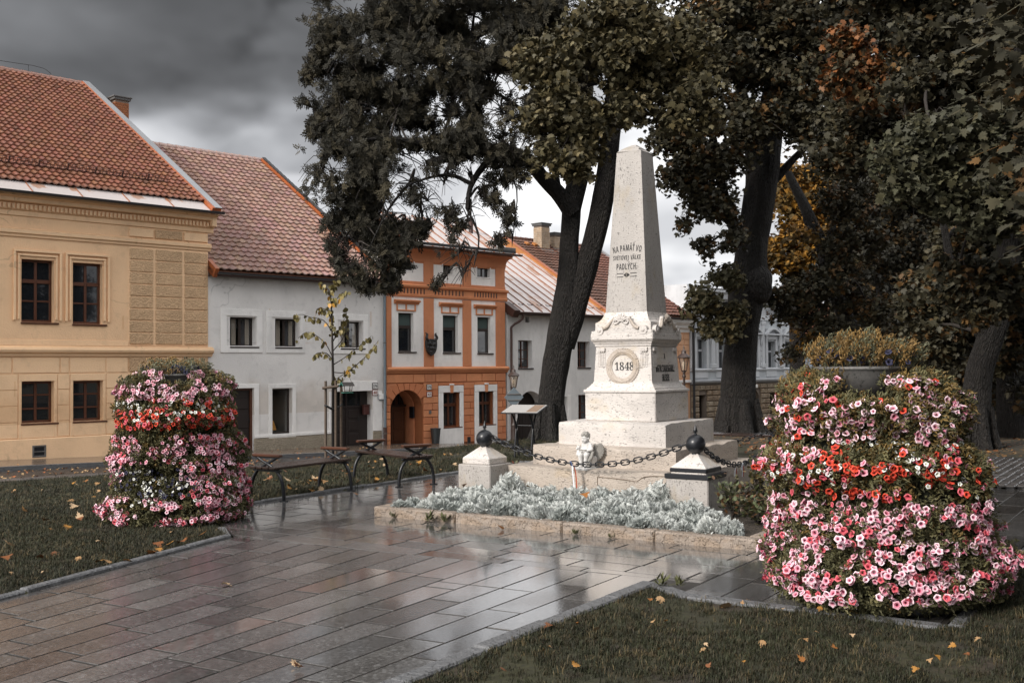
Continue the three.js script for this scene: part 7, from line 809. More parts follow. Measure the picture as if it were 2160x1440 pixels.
// blobs: [px, py, rx, ry, depth, count, palette] - leafy masses of a crown, placed by where the photograph shows them at the tree's own distance
function buildTree(name, label, o) {
  const base = at(...o.base), by = terrain(base.x, base.z), g = thing(name, label, 'tree', [base.x, by - 0.05, base.z]), B = g.position, R = rng(o.seed);
  const P = (x, y, d) => at(x, y, d).sub(B), nodes = [], stems = [];
  o.stems.forEach((s, i) => { const pts = s.pts.map(p => P(p[0], p[1], p[2] ?? s.d ?? o.base[2])); const big = s.r[0] > 0.15; if (i === 0) { pts[0].y = -0.15; } const r = s.r.length === pts.length ? s.r : pts.map((_, k) => lerp(s.r[0], s.r[1], k / (pts.length - 1))); stems.push([s.name || (i ? 'limb' : 'trunk'), tube(pts, r, big ? 64 : 8, big ? 16 : 3, big ? 0.10 : 0.08)]); const c = pts.length > 2 ? new THREE.CatmullRomCurve3(pts) : new THREE.LineCurve3(pts[0], pts[1]); for (let k = 0; k <= 14; k++) if (i || k > 6) nodes.push([c.getPoint(k / 14), lerp(r[0], r[r.length - 1], k / 14)]); });
  const trunkG = stems.filter(s => s[0] === 'trunk').map(s => s[1]); if (o.flare) { const f = []; for (let i = 0; i < 6; i++) { const a = i / 6 * 6.28 + 0.4, r = o.stems[0].r[0]; f.push(tube([V3(Math.cos(a) * r * 1.7, -0.12, Math.sin(a) * r * 1.7), V3(Math.cos(a) * r * 1.05, 0.12, Math.sin(a) * r * 1.05), V3(Math.cos(a) * r * 0.72, 0.9, Math.sin(a) * r * 0.72)], [r * 0.22, r * 0.34, r * 0.22], 8, 4, 0.15)); } trunkG.push(...f); }
  if (o.burl) for (const [x, y, r, d] of o.burl) { const q = new THREE.IcosahedronGeometry(r, 4), p = q.attributes.position; for (let i = 0; i < p.count; i++) { const v = V3().fromBufferAttribute(p, i), k = 1 + 0.25 * (n3(v.x * 5, v.y * 5, v.z * 5, 9) - 0.5); p.setXYZ(i, v.x * k, v.y * k * 1.35, v.z * k); } q.computeVertexNormals(); q.translate(...P(x, y, d ?? o.base[2]).toArray()); trunkG.push(q); }
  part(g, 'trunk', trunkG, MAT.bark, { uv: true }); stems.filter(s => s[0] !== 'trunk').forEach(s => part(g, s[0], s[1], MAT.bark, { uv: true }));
  const twigs = [], sets = {};
  for (const b of o.blobs) {
    const [x, y, rx, ry, d, n, pal] = b, c = P(x, y, d), k = d / FOCAL, a = V3(rx * k, ry * k, Math.max(rx, ry) * k * (o.deep || 0.8));
    let near = null, bd = 1e9; for (const q of nodes) { const e = q[0].distanceTo(c) + (q[0].y > c.y ? 0.3 * (q[0].y - c.y) : 0); if (e < bd) { bd = e; near = q; } }
    if (near && bd < 9) { const m = near[0].clone().lerp(c, 0.5).add(V3(R.r(-0.2, 0.2), R.r(0.1, 0.5), R.r(-0.2, 0.2))); twigs.push(tube([near[0], m, c], [Math.min(0.05, near[1] * 0.6), 0.03, 0.016], 6, 3)); for (let i = 0; i < (o.twigs || 6); i++) { const e = c.clone().add(V3(R.r(-1, 1) * a.x, R.r(-1, 0.8) * a.y, R.r(-1, 1) * a.z)), st = m.clone().lerp(c, R.r(0.2, 1)); twigs.push(tube([st, st.clone().lerp(e, 0.5).add(V3(0, R.r(0, 0.25), 0)), e], [0.014, 0.008, 0.004], 4, 2)); } nodes.push([c, 0.02]); }
    for (let i = 0, made = 0; i < n * 3 && made < n; i++) { const u = V3(R.g(), R.g(), R.g()).normalize().multiplyScalar(Math.pow(R(), 0.42) * R.r(0.85, 1.15) * (R() < 0.16 ? R.r(1, o.stray || 1.45) : 1)), p = c.clone().add(V3(u.x * a.x, u.y * a.y, u.z * a.z)), w = p.clone().add(B); const fw = o.fine || 0.4; if ((1 - fw) * n3(w.x * 1.3, w.y * 1.5, w.z * 1.3, 17) + fw * n3(w.x * (o.fine ? 2.4 : 3.1), w.y * 3.4, w.z * (o.fine ? 2.4 : 3.1), 18) < (o.gap ?? 0.42)) continue; made++;
      const pl = o.pal[pal || 0], col = R.pick(pl), k2 = R.r(0.65, 1.35), key = (o.spray || 'maple') + R.i(SPRAY[o.spray || 'maple'].length); (sets[key] = sets[key] || [[], []]); const m = new THREE.Matrix4().compose(p, new THREE.Quaternion().setFromEuler(new THREE.Euler(R.r(-0.45, 0.45), R.r(0, 6.28), R.r(-0.45, 0.45))), V3(1, 1, 1).multiplyScalar(R.r(0.75, 1.25) * (o.size || 1))); sets[key][0].push(m); sets[key][1].push(lin(col[0] * k2, col[1] * k2, col[2] * k2)); }
  }
  if (twigs.length) part(g, 'twigs', twigs, MAT.barkThin, { kind: 'stuff' });
  Object.entries(sets).forEach(([key, [ms, cs]]) => copies(g, 'crown', SPRAY[key.slice(0, -1)][+key.slice(-1)], o.matt ? LEAF.matt : LEAF.shine, ms, { colors: cs }));
  return g;
}
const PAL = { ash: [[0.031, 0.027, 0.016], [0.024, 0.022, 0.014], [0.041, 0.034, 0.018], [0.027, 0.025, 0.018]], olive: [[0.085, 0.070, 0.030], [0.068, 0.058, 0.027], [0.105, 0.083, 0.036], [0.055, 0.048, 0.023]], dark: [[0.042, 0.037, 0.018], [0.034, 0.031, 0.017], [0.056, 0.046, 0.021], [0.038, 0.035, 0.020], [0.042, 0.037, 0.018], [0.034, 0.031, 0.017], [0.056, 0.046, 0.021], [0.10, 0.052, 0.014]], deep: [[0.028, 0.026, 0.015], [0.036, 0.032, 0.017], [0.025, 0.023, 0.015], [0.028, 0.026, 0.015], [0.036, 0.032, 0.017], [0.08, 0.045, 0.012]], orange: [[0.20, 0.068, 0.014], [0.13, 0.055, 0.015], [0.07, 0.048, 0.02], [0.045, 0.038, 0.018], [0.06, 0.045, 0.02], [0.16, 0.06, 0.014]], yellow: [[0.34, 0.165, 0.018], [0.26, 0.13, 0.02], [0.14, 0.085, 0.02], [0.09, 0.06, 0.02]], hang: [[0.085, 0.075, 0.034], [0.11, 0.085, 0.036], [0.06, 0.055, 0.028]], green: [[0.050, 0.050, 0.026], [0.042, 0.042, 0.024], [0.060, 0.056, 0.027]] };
const FILL = 1.25;
const K = (list, d, f, pal = 0) => list.map(b => [b[0], b[1], b[2], b[3], b[4] ?? d, Math.round(b[2] * b[3] * f * FILL), pal]);

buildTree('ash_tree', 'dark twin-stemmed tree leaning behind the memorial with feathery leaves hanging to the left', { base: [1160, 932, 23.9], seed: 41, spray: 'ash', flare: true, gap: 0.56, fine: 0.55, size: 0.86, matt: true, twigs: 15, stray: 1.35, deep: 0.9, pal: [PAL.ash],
  stems: [{ name: 'trunk', pts: [[1158, 940], [1160, 880], [1168, 800], [1182, 710], [1196, 600], [1202, 500], [1207, 425]], r: [0.37, 0.305, 0.29, 0.315, 0.235, 0.215, 0.205] }, { name: 'trunk', pts: [[1188, 730], [1215, 640], [1243, 540], [1268, 440], [1284, 330], [1298, 190], [1316, 40], [1330, -120]], r: [0.27, 0.265, 0.25, 0.24, 0.225, 0.20, 0.165, 0.11] }, { pts: [[1205, 440], [1222, 360], [1230, 260], [1236, 160], [1256, 60], [1290, -60]], r: [0.23, 0.17] },
    { pts: [[1208, 450, 23.8], [1178, 408, 23.7], [1150, 380, 23.5], [1112, 338, 23.3], [1062, 316, 23.1], [1005, 318, 23], [955, 330, 22.8], [900, 345, 22.6]], r: [0.19, 0.08] }, { pts: [[1235, 200], [1200, 110], [1150, 55], [1080, 22], [1000, 18], [920, 40]], r: [0.14, 0.05] }, { pts: [[1060, 316, 23.1], [1020, 350, 22.9], [992, 395, 22.8], [985, 440, 22.7]], r: [0.09, 0.04] }, { pts: [[995, 388, 22.8], [955, 370, 22.7], [915, 372, 22.6], [860, 390, 22.5]], r: [0.05, 0.02] }, { pts: [[950, 332, 22.8], [880, 300, 22.6], [800, 290, 22.6], [720, 310, 22.5]], r: [0.06, 0.02] }, { pts: [[1100, 30], [1000, 80, 23.2], [900, 120, 23], [780, 130, 23]], r: [0.07, 0.02] }, { pts: [[1178, 408, 23.7], [1165, 340, 23.5], [1120, 250, 23.3], [1040, 190, 23]], r: [0.09, 0.03] }, { pts: [[985, 440, 22.7], [1010, 500, 22.7], [1000, 560, 22.6]], r: [0.03, 0.01] }, { pts: [[1060, 330, 23], [1090, 400, 22.9], [1085, 470, 22.8], [1080, 520, 22.8]], r: [0.02, 0.006] }, { pts: [[860, 390, 22.5], [820, 440, 22.4], [780, 520, 22.4]], r: [0.035, 0.012] }],
  blobs: K([[745, 45, 100, 75], [860, 30, 130, 80], [985, 30, 120, 75], [1090, 50, 100, 85], [710, 130, 62, 55], [800, 140, 125, 80], [930, 140, 125, 80], [1050, 160, 110, 80], [668, 150, 34, 34], [715, 235, 72, 60], [830, 240, 120, 72], [950, 235, 120, 72], [1060, 245, 100, 62], [668, 280, 34, 36], [735, 330, 85, 58], [850, 330, 110, 62], [955, 310, 100, 52], [1060, 320, 70, 34], [1130, 290, 60, 60], [672, 372, 44, 30], [770, 400, 105, 50], [735, 430, 60, 32], [865, 400, 75, 40], [935, 390, 55, 32], [1120, 150, 80, 80], [760, 490, 62, 50], [825, 470, 65, 52], [770, 555, 66, 40], [712, 512, 30, 15], [850, 525, 46, 46], [735, 530, 46, 34], [795, 592, 44, 24], [985, 465, 50, 46], [965, 540, 42, 42], [975, 585, 32, 22], [905, 425, 46, 30], [1015, 420, 42, 34], [1070, 470, 18, 36], [1045, 515, 18, 20], [930, 598, 18, 14], [815, 592, 30, 22], [1075, 370, 44, 24], [890, 470, 30, 30], [700, 470, 26, 22], [900, -60, 220, 70], [1080, -80, 180, 80], [780, -70, 110, 60], [1180, 60, 90, 90], [1190, 200, 70, 70], [640, 220, 18, 14], [1000, 380, 40, 26]], 22.9, 0.036) });

buildTree('maple_tree', 'big maple with thick burred trunk to the right of the memorial', { base: [1560, 918, 25.6], seed: 42, flare: true, gap: 0.40, twigs: 6, pal: [PAL.olive, PAL.dark, PAL.orange, PAL.hang], burl: [[1598, 602, 0.36, 25.4]],
  stems: [{ name: 'trunk', pts: [[1558, 930], [1557, 860], [1560, 770], [1566, 690], [1578, 600], [1590, 500], [1604, 410], [1618, 320], [1630, 215], [1655, 110], [1700, 10], [1740, -100]], r: [0.50, 0.42, 0.40, 0.385, 0.43, 0.36, 0.38, 0.34, 0.28, 0.22, 0.18, 0.13] }, { pts: [[1568, 520], [1540, 450], [1522, 390], [1510, 320], [1490, 240], [1440, 150]], r: [0.15, 0.07] }, { pts: [[1612, 405], [1650, 362], [1690, 320], [1740, 280]], r: [0.13, 0.05] }, { pts: [[1590, 430], [1588, 340], [1575, 240], [1540, 120], [1480, 20]], r: [0.2, 0.08] }, { pts: [[1575, 250], [1520, 200, 24], [1440, 160, 22.5], [1340, 160, 21], [1240, 180, 20.5]], r: [0.1, 0.03] }, { pts: [[1640, 180], [1720, 130, 24], [1800, 120, 22], [1880, 170, 21]], r: [0.1, 0.03] }, { pts: [[1660, 100], [1600, 50], [1540, 20]], r: [0.09, 0.03] }, { pts: [[1572, 640, 25.3], [1530, 640, 24.8], [1490, 650, 24.5]], r: [0.05, 0.02] }, { pts: [[1510, 340], [1470, 400, 25], [1450, 450, 24.6]], r: [0.05, 0.015] }],
  blobs: [...K([[1245, 110, 110, 62], [1180, 165, 75, 52], [1125, 130, 45, 48], [1205, 250, 85, 56], [1150, 260, 50, 38], [1180, 325, 62, 44], [1235, 300, 42, 42], [1330, 130, 100, 70], [1330, 225, 55, 34], [1400, 100, 110, 80], [1300, 40, 110, 55], [1450, 210, 90, 62], [1215, 365, 30, 20]], 20.6, 0.038), ...K([[1500, 130, 110, 80], [1540, 50, 120, 70], [1420, 290, 52, 44], [1440, 365, 62, 40], [1510, 320, 80, 60], [1480, 420, 46, 38], [1520, 430, 46, 42], [1446, 470, 13, 22], [1545, 500, 26, 30], [1488, 520, 20, 22], [1680, 50, 130, 80], [1700, 150, 110, 70], [1740, 250, 100, 60], [1660, 230, 60, 46], [1600, 130, 80, 70], [1580, 250, 70, 50], [1810, 30, 90, 60], [1880, 60, 80, 60], [1920, 130, 60, 60], [1600, -70, 250, 70], [1400, -70, 150, 60]], 24, 0.040, 1), ...K([[1790, 90, 45, 34], [1815, 145, 52, 40], [1860, 190, 55, 36], [1905, 195, 42, 26], [1780, 165, 40, 30], [1930, 210, 26, 16]], 20.5, 0.046, 2), ...K([[1840, 250, 90, 50], [1790, 320, 90, 50], [1900, 280, 60, 50]], 22, 0.038, 1), ...K([[1500, 625, 42, 34], [1465, 650, 24, 18], [1535, 590, 34, 30], [1530, 690, 36, 24], [1500, 690, 26, 16], [1545, 660, 30, 26]], 24.6, 0.050, 3)] });
buildTree('leaning_tree', 'thin dark tree leaning left behind the right flower tower', { base: [1905, 905, 29], seed: 43, gap: 0.42, pal: [PAL.dark, PAL.yellow], stems: [{ name: 'trunk', pts: [[1905, 930], [1860, 810], [1808, 715], [1765, 620], [1735, 520], [1700, 440], [1662, 362]], r: [0.32, 0.28, 0.25, 0.21, 0.18, 0.15, 0.1] }, { pts: [[1740, 540], [1760, 470], [1770, 420]], r: [0.12, 0.05] }, { pts: [[1735, 520], [1700, 470], [1690, 410]], r: [0.08, 0.03] }],
  blobs: [...K([[1640, 615, 40, 30], [1710, 630, 60, 44], [1770, 600, 70, 48], [1800, 520, 70, 50], [1720, 690, 40, 30], [1790, 420, 60, 50], [1740, 700, 50, 30], [1665, 745, 18, 16], [1650, 665, 26, 16], [1830, 640, 50, 50]], 28, 0.050), ...K([[1720, 720, 50, 26], [1690, 500, 30, 26]], 28, 0.018, 1)] });
buildTree('straight_tree', 'dark straight tree behind the leaning one on the right', { base: [1885, 900, 33], seed: 44, gap: 0.40, pal: [PAL.deep], stems: [{ name: 'trunk', pts: [[1885, 930], [1888, 760], [1876, 620], [1858, 480], [1846, 330], [1850, 150]], r: [0.46, 0.42, 0.38, 0.33, 0.28, 0.18] }, { pts: [[1862, 500], [1920, 420], [1980, 380]], r: [0.14, 0.05] }], blobs: K([[1860, 380, 90, 70], [1940, 420, 80, 60], [1890, 500, 70, 50], [1950, 540, 80, 50], [1840, 560, 60, 40], [1960, 640, 80, 50], [1900, 680, 60, 36], [1820, 300, 90, 50]], 32, 0.045) });
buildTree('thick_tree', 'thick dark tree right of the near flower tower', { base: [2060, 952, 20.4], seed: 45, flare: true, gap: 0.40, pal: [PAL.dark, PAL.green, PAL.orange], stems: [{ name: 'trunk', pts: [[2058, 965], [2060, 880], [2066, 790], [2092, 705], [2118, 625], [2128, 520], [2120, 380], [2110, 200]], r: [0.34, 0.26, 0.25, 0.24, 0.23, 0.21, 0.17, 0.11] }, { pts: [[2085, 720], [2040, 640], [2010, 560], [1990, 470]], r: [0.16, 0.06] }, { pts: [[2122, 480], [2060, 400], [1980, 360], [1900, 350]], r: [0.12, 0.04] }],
  blobs: [...K([[1990, 60, 110, 80], [2090, 50, 120, 80], [2050, 160, 110, 70], [2130, 200, 80, 80], [1960, 180, 80, 60], [2100, -60, 180, 60], [1900, -50, 150, 60]], 18, 0.038, 0), ...K([[1970, 300, 80, 60], [2060, 300, 90, 60], [2130, 330, 70, 60], [1940, 380, 70, 50], [2020, 410, 80, 50], [2100, 440, 80, 50], [1900, 330, 50, 40]], 16.5, 0.042, 1), ...K([[2010, 520, 70, 50], [2080, 560, 70, 50], [2140, 560, 50, 60], [2130, 680, 40, 50], [1960, 720, 70, 40], [1990, 790, 50, 40], [2120, 760, 40, 40], [2030, 640, 60, 40], [1940, 620, 60, 50], [2020, 590, 60, 50, 18], [2070, 640, 50, 40, 18], [2110, 600, 60, 50, 18], [2140, 840, 30, 40]], 21.5, 0.045, 0)] });
buildTree('edge_tree', 'dark tree trunk at the far right edge of the square', { base: [2152, 930, 23.4], seed: 46, gap: 0.4, pal: [PAL.deep], stems: [{ name: 'trunk', pts: [[2150, 940], [2146, 780], [2150, 600], [2152, 400], [2158, 200], [2160, -50]], r: [0.46, 0.40, 0.36, 0.33, 0.3, 0.2] }], blobs: K([[2150, 500, 60, 60], [2160, 680, 40, 60], [2150, 300, 60, 60], [2150, 100, 80, 80], [2230, 400, 80, 200], [2220, 100, 90, 120]], 23, 0.035) });
buildTree('yellow_maple', 'bright yellow autumn maple far behind the big trunk', { base: [1680, 850, 37], seed: 47, gap: 0.4, size: 1.5, matt: true, pal: [PAL.yellow, PAL.hang], stems: [{ name: 'trunk', pts: [[1680, 870], [1682, 740], [1676, 600], [1670, 460], [1672, 360]], r: [0.3, 0.26, 0.2, 0.14, 0.06] }], blobs: [...K([[1660, 400, 40, 46], [1700, 370, 40, 34], [1660, 530, 56, 30], [1640, 545, 34, 22], [1720, 420, 40, 40], [1690, 480, 40, 34], [1740, 500, 40, 36]], 36.5, 0.070), ...K([[1780, 560, 40, 40], [1700, 590, 50, 30]], 37, 0.05, 1)] });
// the park's nearer trees, just outside the picture on the right, which shade this side of the square
for (const [i, [x, z, h, w]] of [[9.8, -11.5, 11, 4.6], [9.2, -5.0, 10, 4.8], [12.5, -17, 12, 4.5], [8.0, 1.0, 11, 4.8], [3.8, 7.5, 11, 4.8]].entries()) {
  const g = thing('park_tree', ['park tree just outside the picture beside the right flower tower', 'park tree outside the picture right of the camera', 'park tree outside the picture behind the thick tree', 'park tree outside the picture beside the camera on the right', 'park tree outside the picture behind the camera'][i], 'tree', [x, 0, z]), R = rng(700 + i), ms = [], cs = [];
  part(g, 'trunk', tube([V3(0, -0.1, 0), V3(0.1, 2, 0.1), V3(-0.1, 5, 0), V3(0.1, h * 0.8, 0.1)], [0.45, 0.36, 0.3, 0.1], 20, 6, 0.15), MAT.bark, { uv: true }); for (let k = 0; k < 7; k++) { const a = k * 0.9 + i, y = R.r(3, h * 0.7); part(g, 'limb', tube([V3(0, y, 0), V3(Math.cos(a) * w * 0.4, y + 0.9, Math.sin(a) * w * 0.4), V3(Math.cos(a) * w * 0.85, y + 1.4, Math.sin(a) * w * 0.85)], [0.14, 0.08, 0.03], 8, 3, 0.08), MAT.bark, { uv: true }); }
  for (let k = 0; k < 2600; k++) { const u = V3(R.g(), R.g(), R.g()).normalize().multiplyScalar(Math.pow(R(), 0.4)), p = V3(u.x * w, h * 0.55 + u.y * h * 0.44, u.z * w); const q = R.r(0.6, 1.3), c = R.pick(PAL.dark); ms.push(new THREE.Matrix4().compose(p, new THREE.Quaternion().setFromEuler(new THREE.Euler(R.r(-0.4, 0.4), R.r(0, 6.28), R.r(-0.4, 0.4))), V3(1, 1, 1).multiplyScalar(R.r(0.9, 1.4)))); cs.push(lin(c[0] * q, c[1] * q, c[2] * q)); }
  copies(g, 'crown', SPRAY.far[0], LEAF.matt, ms, { colors: cs });
}
// trees of the park beyond, of which only the dark masses show
for (const [i, [x, d, w, top]] of [[1880, 44, 0.4, 250], [1960, 40, 0.36, 260], [2030, 34, 0.32, 200], [2110, 42, 0.42, 220], [2230, 36, 0.4, 120], [1870, 52, 0.42, 300]].entries()) { const b = []; const R = rng(900 + i); for (let k = 0; k < 16; k++) b.push([x + R.r(-150, 150), lerp(top, 800, Math.pow(R(), 0.9)), R.r(60, 100), R.r(50, 80)]);
  buildTree('park_tree', ['dark park tree in the distance above the leaning trunk', 'dark park tree in the distance right of the straight trunk', 'slim dark park tree left of the thick trunk', 'dark park tree behind the thick trunk at right', 'dark park tree beyond the right edge of the picture', 'farthest dark park tree between the leaning and the straight trunk'][i], { base: [x, 880, d], seed: 60 + i, gap: 0.36, spray: 'far', size: 1.1, matt: true, twigs: 3, pal: [PAL.deep, PAL.yellow], stems: [{ name: 'trunk', pts: [[x, 900], [x + 6, 700], [x - 4, 500], [x + 8, top + 60]], r: [w, w * 0.85, w * 0.7, w * 0.3] }, { pts: [[x, 640], [x + 60, 540], [x + 110, 480]], r: [w * 0.4, w * 0.1] }], blobs: [...K(b, d, 0.024), ...K(b.slice(0, 2).map(q => [q[0], q[1] + 30, 40, 26]), d, 0.02, 1)] }); }
{ // undergrowth along the park's far edge
  const R = rng(333), ms = [], cs = []; for (let i = 0; i < 5200; i++) { const px = R.r(1735, 2300), d = R.r(36, 62), p = at(px, 800, d); p.y = terrain(p.x, p.z) + R() * R() * 3.6 * (0.5 + n3(p.x * 0.3, 1, p.z * 0.3, 5)); if (tnOf(p.x, p.z)[1] < 3.2) continue; const k = R.r(0.6, 1.3); ms.push(new THREE.Matrix4().compose(p, new THREE.Quaternion().setFromEuler(new THREE.Euler(R.r(-0.5, 0.5), R.r(0, 6.28), 0)), V3(1, 1, 1).multiplyScalar(R.r(0.9, 1.5)))); cs.push(lin(0.034 * k, 0.036 * k, 0.022 * k)); }
  const im = copies(scene, 'undergrowth', SPRAY.far[0], LEAF.matt, ms, { colors: cs }); tag(im, 'dark undergrowth along the far edge of the park', 'undergrowth', null, 'stuff');
}
// ---------------------------------------------------------------- grass and fallen leaves
{
  const tuft = (seed, n, H) => { const R = rng(seed), pos = []; for (let i = 0; i < n; i++) { const a = R.r(0, 6.28), r = R.r(0, 0.05), x = Math.cos(a) * r, z = Math.sin(a) * r, b = R.r(0, 6.28), h = H * R.r(0.5, 1.1), w = 0.0022, lx = Math.cos(b) * h * R.r(0.2, 1.0), lz = Math.sin(b) * h * R.r(0.2, 1.0), c = Math.cos(b + 1.57) * w, s = Math.sin(b + 1.57) * w, m = 0.5; pos.push(x - c, -0.01, z - s, x + c, -0.01, z + s, x + lx * m * 0.6 + c * 0.8, h * 0.6, z + lz * m * 0.6 + s * 0.8, x - c, -0.01, z - s, x + lx * m * 0.6 + c * 0.8, h * 0.6, z + lz * m * 0.6 + s * 0.8, x + lx * m * 0.6 - c * 0.8, h * 0.6, z + lz * m * 0.6 - s * 0.8, x + lx * m * 0.6 - c * 0.8, h * 0.6, z + lz * m * 0.6 - s * 0.8, x + lx * m * 0.6 + c * 0.8, h * 0.6, z + lz * m * 0.6 + s * 0.8, x + lx, h, z + lz); } const g = new THREE.BufferGeometry(); g.setAttribute('position', new THREE.Float32BufferAttribute(pos, 3)); g.computeVertexNormals(); return boxUV(g); };
  const R = rng(1234), V = [tuft(1, 12, 0.035), tuft(2, 10, 0.05), tuft(3, 9, 0.03)], ms = [[], [], []], cs = [[], [], []], gm = leafMat([1, 1, 1], 0.75);
  const put = (x, z, s) => { if (inside(x, z, plazaPoly) || inside(x - 0.15, z, plazaPoly) || inside(x + 0.09, z, plazaPoly) || inside(x, z - 0.12, plazaPoly)) return; const [u, v] = uvOf(x, z); if (u > -1.8 && u < 2.85 && Math.abs(v) < 3.25) return; if (v < -3.1 && u > 1.5) return; if (tnOf(x, z)[1] < 7.4) return; const d1 = Math.hypot(x - 2.66, z + 7.72), d2 = Math.hypot(x + 3.78, z + 11.98); if (d1 < 0.55 || d2 < 0.5) return; const f = fb(x * 0.07 + 3, z * 0.07 + 3, 9, 4, 71), bare = n3(x * 1.6, 0, z * 1.6, 21); if (bare < 0.3 && R() < 0.7) return; const k = R.r(0.5, 1.35) * lerp(0.75, 1.25, f), t = R(), c = t < 0.10 ? lin(0.10 * k, 0.075 * k, 0.034 * k) : t < 0.4 ? lin(0.034 * k, 0.027 * k, 0.011 * k) : lin(0.020 * k, 0.023 * k, 0.007 * k); const i = R.i(3); ms[i].push(new THREE.Matrix4().compose(V3(x, lawnY(x, z), z), new THREE.Quaternion().setFromEuler(new THREE.Euler(R.r(-0.3, 0.3), R.r(0, 6.28), R.r(-0.3, 0.3))), V3(s, s * R.r(0.6, 1.1), s))); cs[i].push(c); };
  for (let i = 0; i < 30000; i++) { const z = -R.r(4.6, 9.5), x = R.r(-0.8, 5.2); put(x, z, R.r(0.7, 1.3)); }
  for (let i = 0; i < 62000; i++) { const z = -R.r(6.5, 15), x = R.r(-7.6, -2.2); if (x < -0.55 * -z - 0.2) continue; put(x, z, R.r(0.8, 1.5)); }
  for (let i = 0; i < 52000; i++) { const z = -R.r(13, 30), x = R.r(-15, 3); if (x < 0.5 * z - 0.3) continue; put(x, z, R.r(1.2, 2.2)); }
  { const mm = [], mc = []; for (let i = 0; i < 90; i++) { const c = R.i(15), s0 = PATH_S[0] + c * (PATH_S[1] - PATH_S[0]) / 15, r = R.r(0.2, 6), p = pathPt(s0, r); for (let k = 0; k < 5; k++) { mm.push(new THREE.Matrix4().compose(V3(p[0] + R.r(-0.03, 0.03), -0.012, p[1] + R.r(-0.05, 0.05)), new THREE.Quaternion().setFromEuler(new THREE.Euler(0, R.r(0, 6.28), 0)), V3(0.32, 0.5, 0.32))); const q = R.r(0.6, 1.2); mc.push(lin(0.045 * q, 0.046 * q, 0.016 * q)); } } tag(copies(scene, 'joint_moss', V[0], gm, mm, { colors: mc }), 'tiny tufts of grass and moss in the joints of the path', 'moss', null, 'stuff'); }
  for (let k = 0; k < 3; k++) { const im = copies(scene, numbered('grass'), V[k], gm, ms[k], { colors: cs[k] }); tag(im, ['short brownish green grass of the lawns', 'longer blades among the short grass of the lawns', 'fine low grass between the blades of the lawns'][k], 'grass', null, 'stuff'); }
}
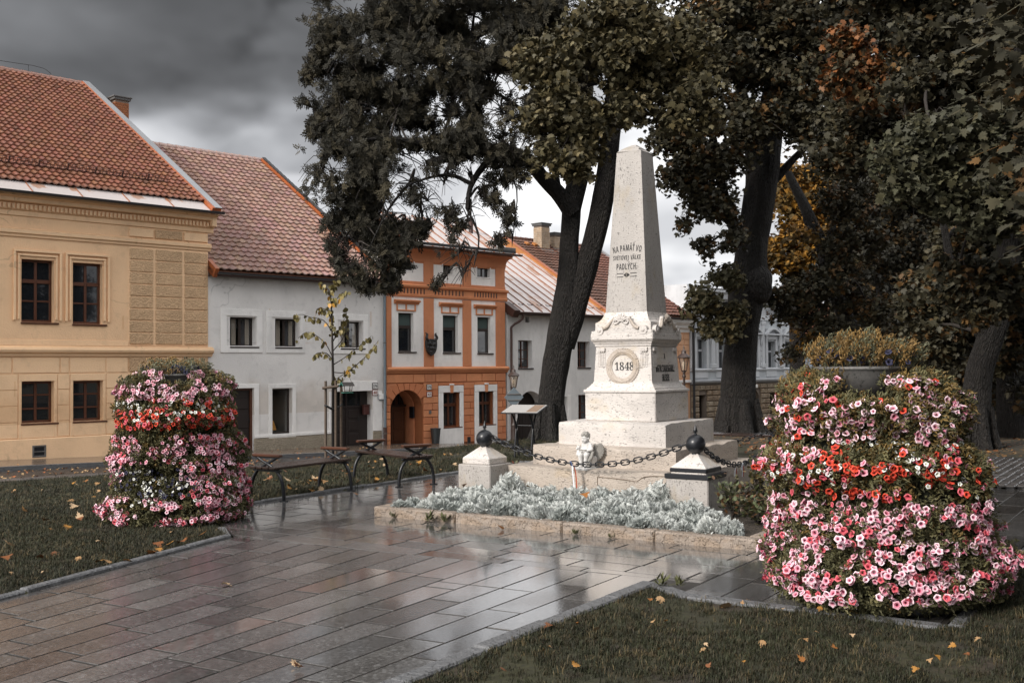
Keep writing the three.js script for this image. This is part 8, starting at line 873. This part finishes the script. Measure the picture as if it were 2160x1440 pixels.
{
  const R = rng(4321), LG = [mapleLeaf(0.15, 0.25, 0.5), mapleLeaf(0.14, -0.3, 0.8), mapleLeaf(0.16, 0.5, 0.2), mapleLeaf(0.13, 0.1, -0.7)].map(g => boxUV(g.translate(0, -0.07, 0).rotateX(-PI / 2)));
  const cols = [[0.34, 0.21, 0.10], [0.42, 0.29, 0.17], [0.26, 0.10, 0.02], [0.30, 0.14, 0.022], [0.17, 0.058, 0.015], [0.30, 0.17, 0.07]].map(c => leafMat(c, 0.55)); let count = 0;
  const drop = (x, y, z, label, group, ci, small, up) => { const m = new THREE.Mesh(R.pick(LG), cols[ci ?? R.i(6)]); m.name = numbered('fallen_leaf'); m.position.set(x, y + (up ?? 0.018), z); m.rotation.set(R.r(-0.35, 0.35), R.r(0, 6.28), R.r(-0.35, 0.35)); m.scale.setScalar(R.r(0.45, 0.85) * (small || 1)); m.castShadow = m.receiveShadow = true; tag(m, label, 'leaf', group); scene.add(m); count++; };
  const onLawn = (x, z) => !inside(x, z, plazaPoly) && tnOf(x, z)[1] > 7.5 && !(uvOf(x, z)[0] > -1.8 && uvOf(x, z)[0] < 2.85 && Math.abs(uvOf(x, z)[1]) < 3.3);
  const scatter = (n, px0, px1, py0, py1, label, group, test) => { for (let i = 0, k = 0; i < n * 12 && k < n; i++) { const p = onGround(R.r(px0, px1), R.r(py0, py1)); if (!test(p.x, p.z)) continue; drop(p.x, lawnY(p.x, p.z), p.z, label, group, undefined, p.z > -9 ? 0.45 : 1.05, 0.045); k++; } };
  scatter(62, 0, 480, 1015, 1230, 'curled tan or orange maple leaf lying on the left lawn', 'fallen leaves on the left lawn', onLawn);
  scatter(70, 520, 960, 955, 1050, 'curled tan or orange maple leaf on the grass behind the benches', 'fallen leaves behind the benches', onLawn);
  scatter(34, 980, 2160, 1240, 1440, 'small orange or brown maple leaf on the right front lawn', 'fallen leaves on the right front lawn', (x, z) => onLawn(x, z) && z > -8.2 && Math.hypot(x - 2.66, z + 7.72) > 0.7);
  for (const [px, py, l, c] of [[748, 1046, 'orange leaf on the wet slabs in front of the benches', 2], [478, 1238, 'pale leaf on the wet path left of the middle', 1], [627, 1405, 'pale leaf on the wet path near the bottom edge', 1], [1158, 1336, 'dark orange leaf lying on the right path kerb', 4], [1255 / 2 + 0, 1416, 'brown leaf on the path at the very bottom', 4], [1395, 1274, 'large tan leaf on the lawn corner', 0], [1527, 1284, 'large pale tan leaf on the bare soil by the right kerb', 1], [1055, 1118, 'orange leaf at the foot of the bed kerb', 2], [905, 1093, 'orange leaf under the bed kerb on the left', 3]]) { const p = onGround(px, py); drop(p.x, inside(p.x, p.z, plazaPoly) ? 0 : 0.03, p.z, l, null, c); }
  for (const [u, v] of [[-0.9, 2.9], [0.2, 2.96], [1.0, 2.9], [1.75, 2.98], [-0.3, 2.2], [0.55, 2.4], [-1.2, 2.2], [1.9, 2.9]]) { const p = monPos(u, 0.0, v); drop(p[0], v > 2.8 ? 0.09 : 0.27, p[2], 'small orange leaf caught among the silver plants', 'leaves among the silver plants', 2 + R.i(3)); }
  // leaves on the setts by the houses and under the trees: too many to tell apart
  const ms = [], cs = [[0.40, 0.20, 0.07], [0.46, 0.30, 0.15], [0.30, 0.10, 0.03]], cc = []; for (let i = 0; i < 900; i++) { const t = R.r(-4, 24), n = R() < 0.8 ? R.r(2.7, 5.0) : R.r(0.3, 7.2), p = facPos(t, streetY(t) + (n < 2.7 ? 0.015 : -0.09), n); ms.push(new THREE.Matrix4().compose(V3(...p), new THREE.Quaternion().setFromEuler(new THREE.Euler(R.r(-0.3, 0.3), R.r(0, 6.28), R.r(-0.3, 0.3))), V3(1, 1, 1).multiplyScalar(R.r(0.4, 0.8)))); const c = R.pick(cs), k = R.r(0.5, 1.0); cc.push(lin(c[0] * k, c[1] * k, c[2] * k)); }
  for (let i = 0; i < 1600; i++) { const p = at(R.r(1560, 2300), 900, R.r(19, 34)); p.y = terrain(p.x, p.z) + 0.06; ms.push(new THREE.Matrix4().compose(p, new THREE.Quaternion().setFromEuler(new THREE.Euler(R.r(-0.3, 0.3), R.r(0, 6.28), R.r(-0.3, 0.3))), V3(1, 1, 1).multiplyScalar(R.r(0.35, 0.7)))); const c = R.pick(cs), k = R.r(0.3, 0.7); cc.push(lin(c[0] * k, c[1] * k, c[2] * k)); }
  tag(copies(scene, 'leaf_litter', LG[0], leafMat([1, 1, 1], 0.6), ms, { colors: cc }), 'scattered small fallen leaves along the street and under the park trees', 'leaf litter', null, 'stuff');
}
renderer.render(scene, camera);
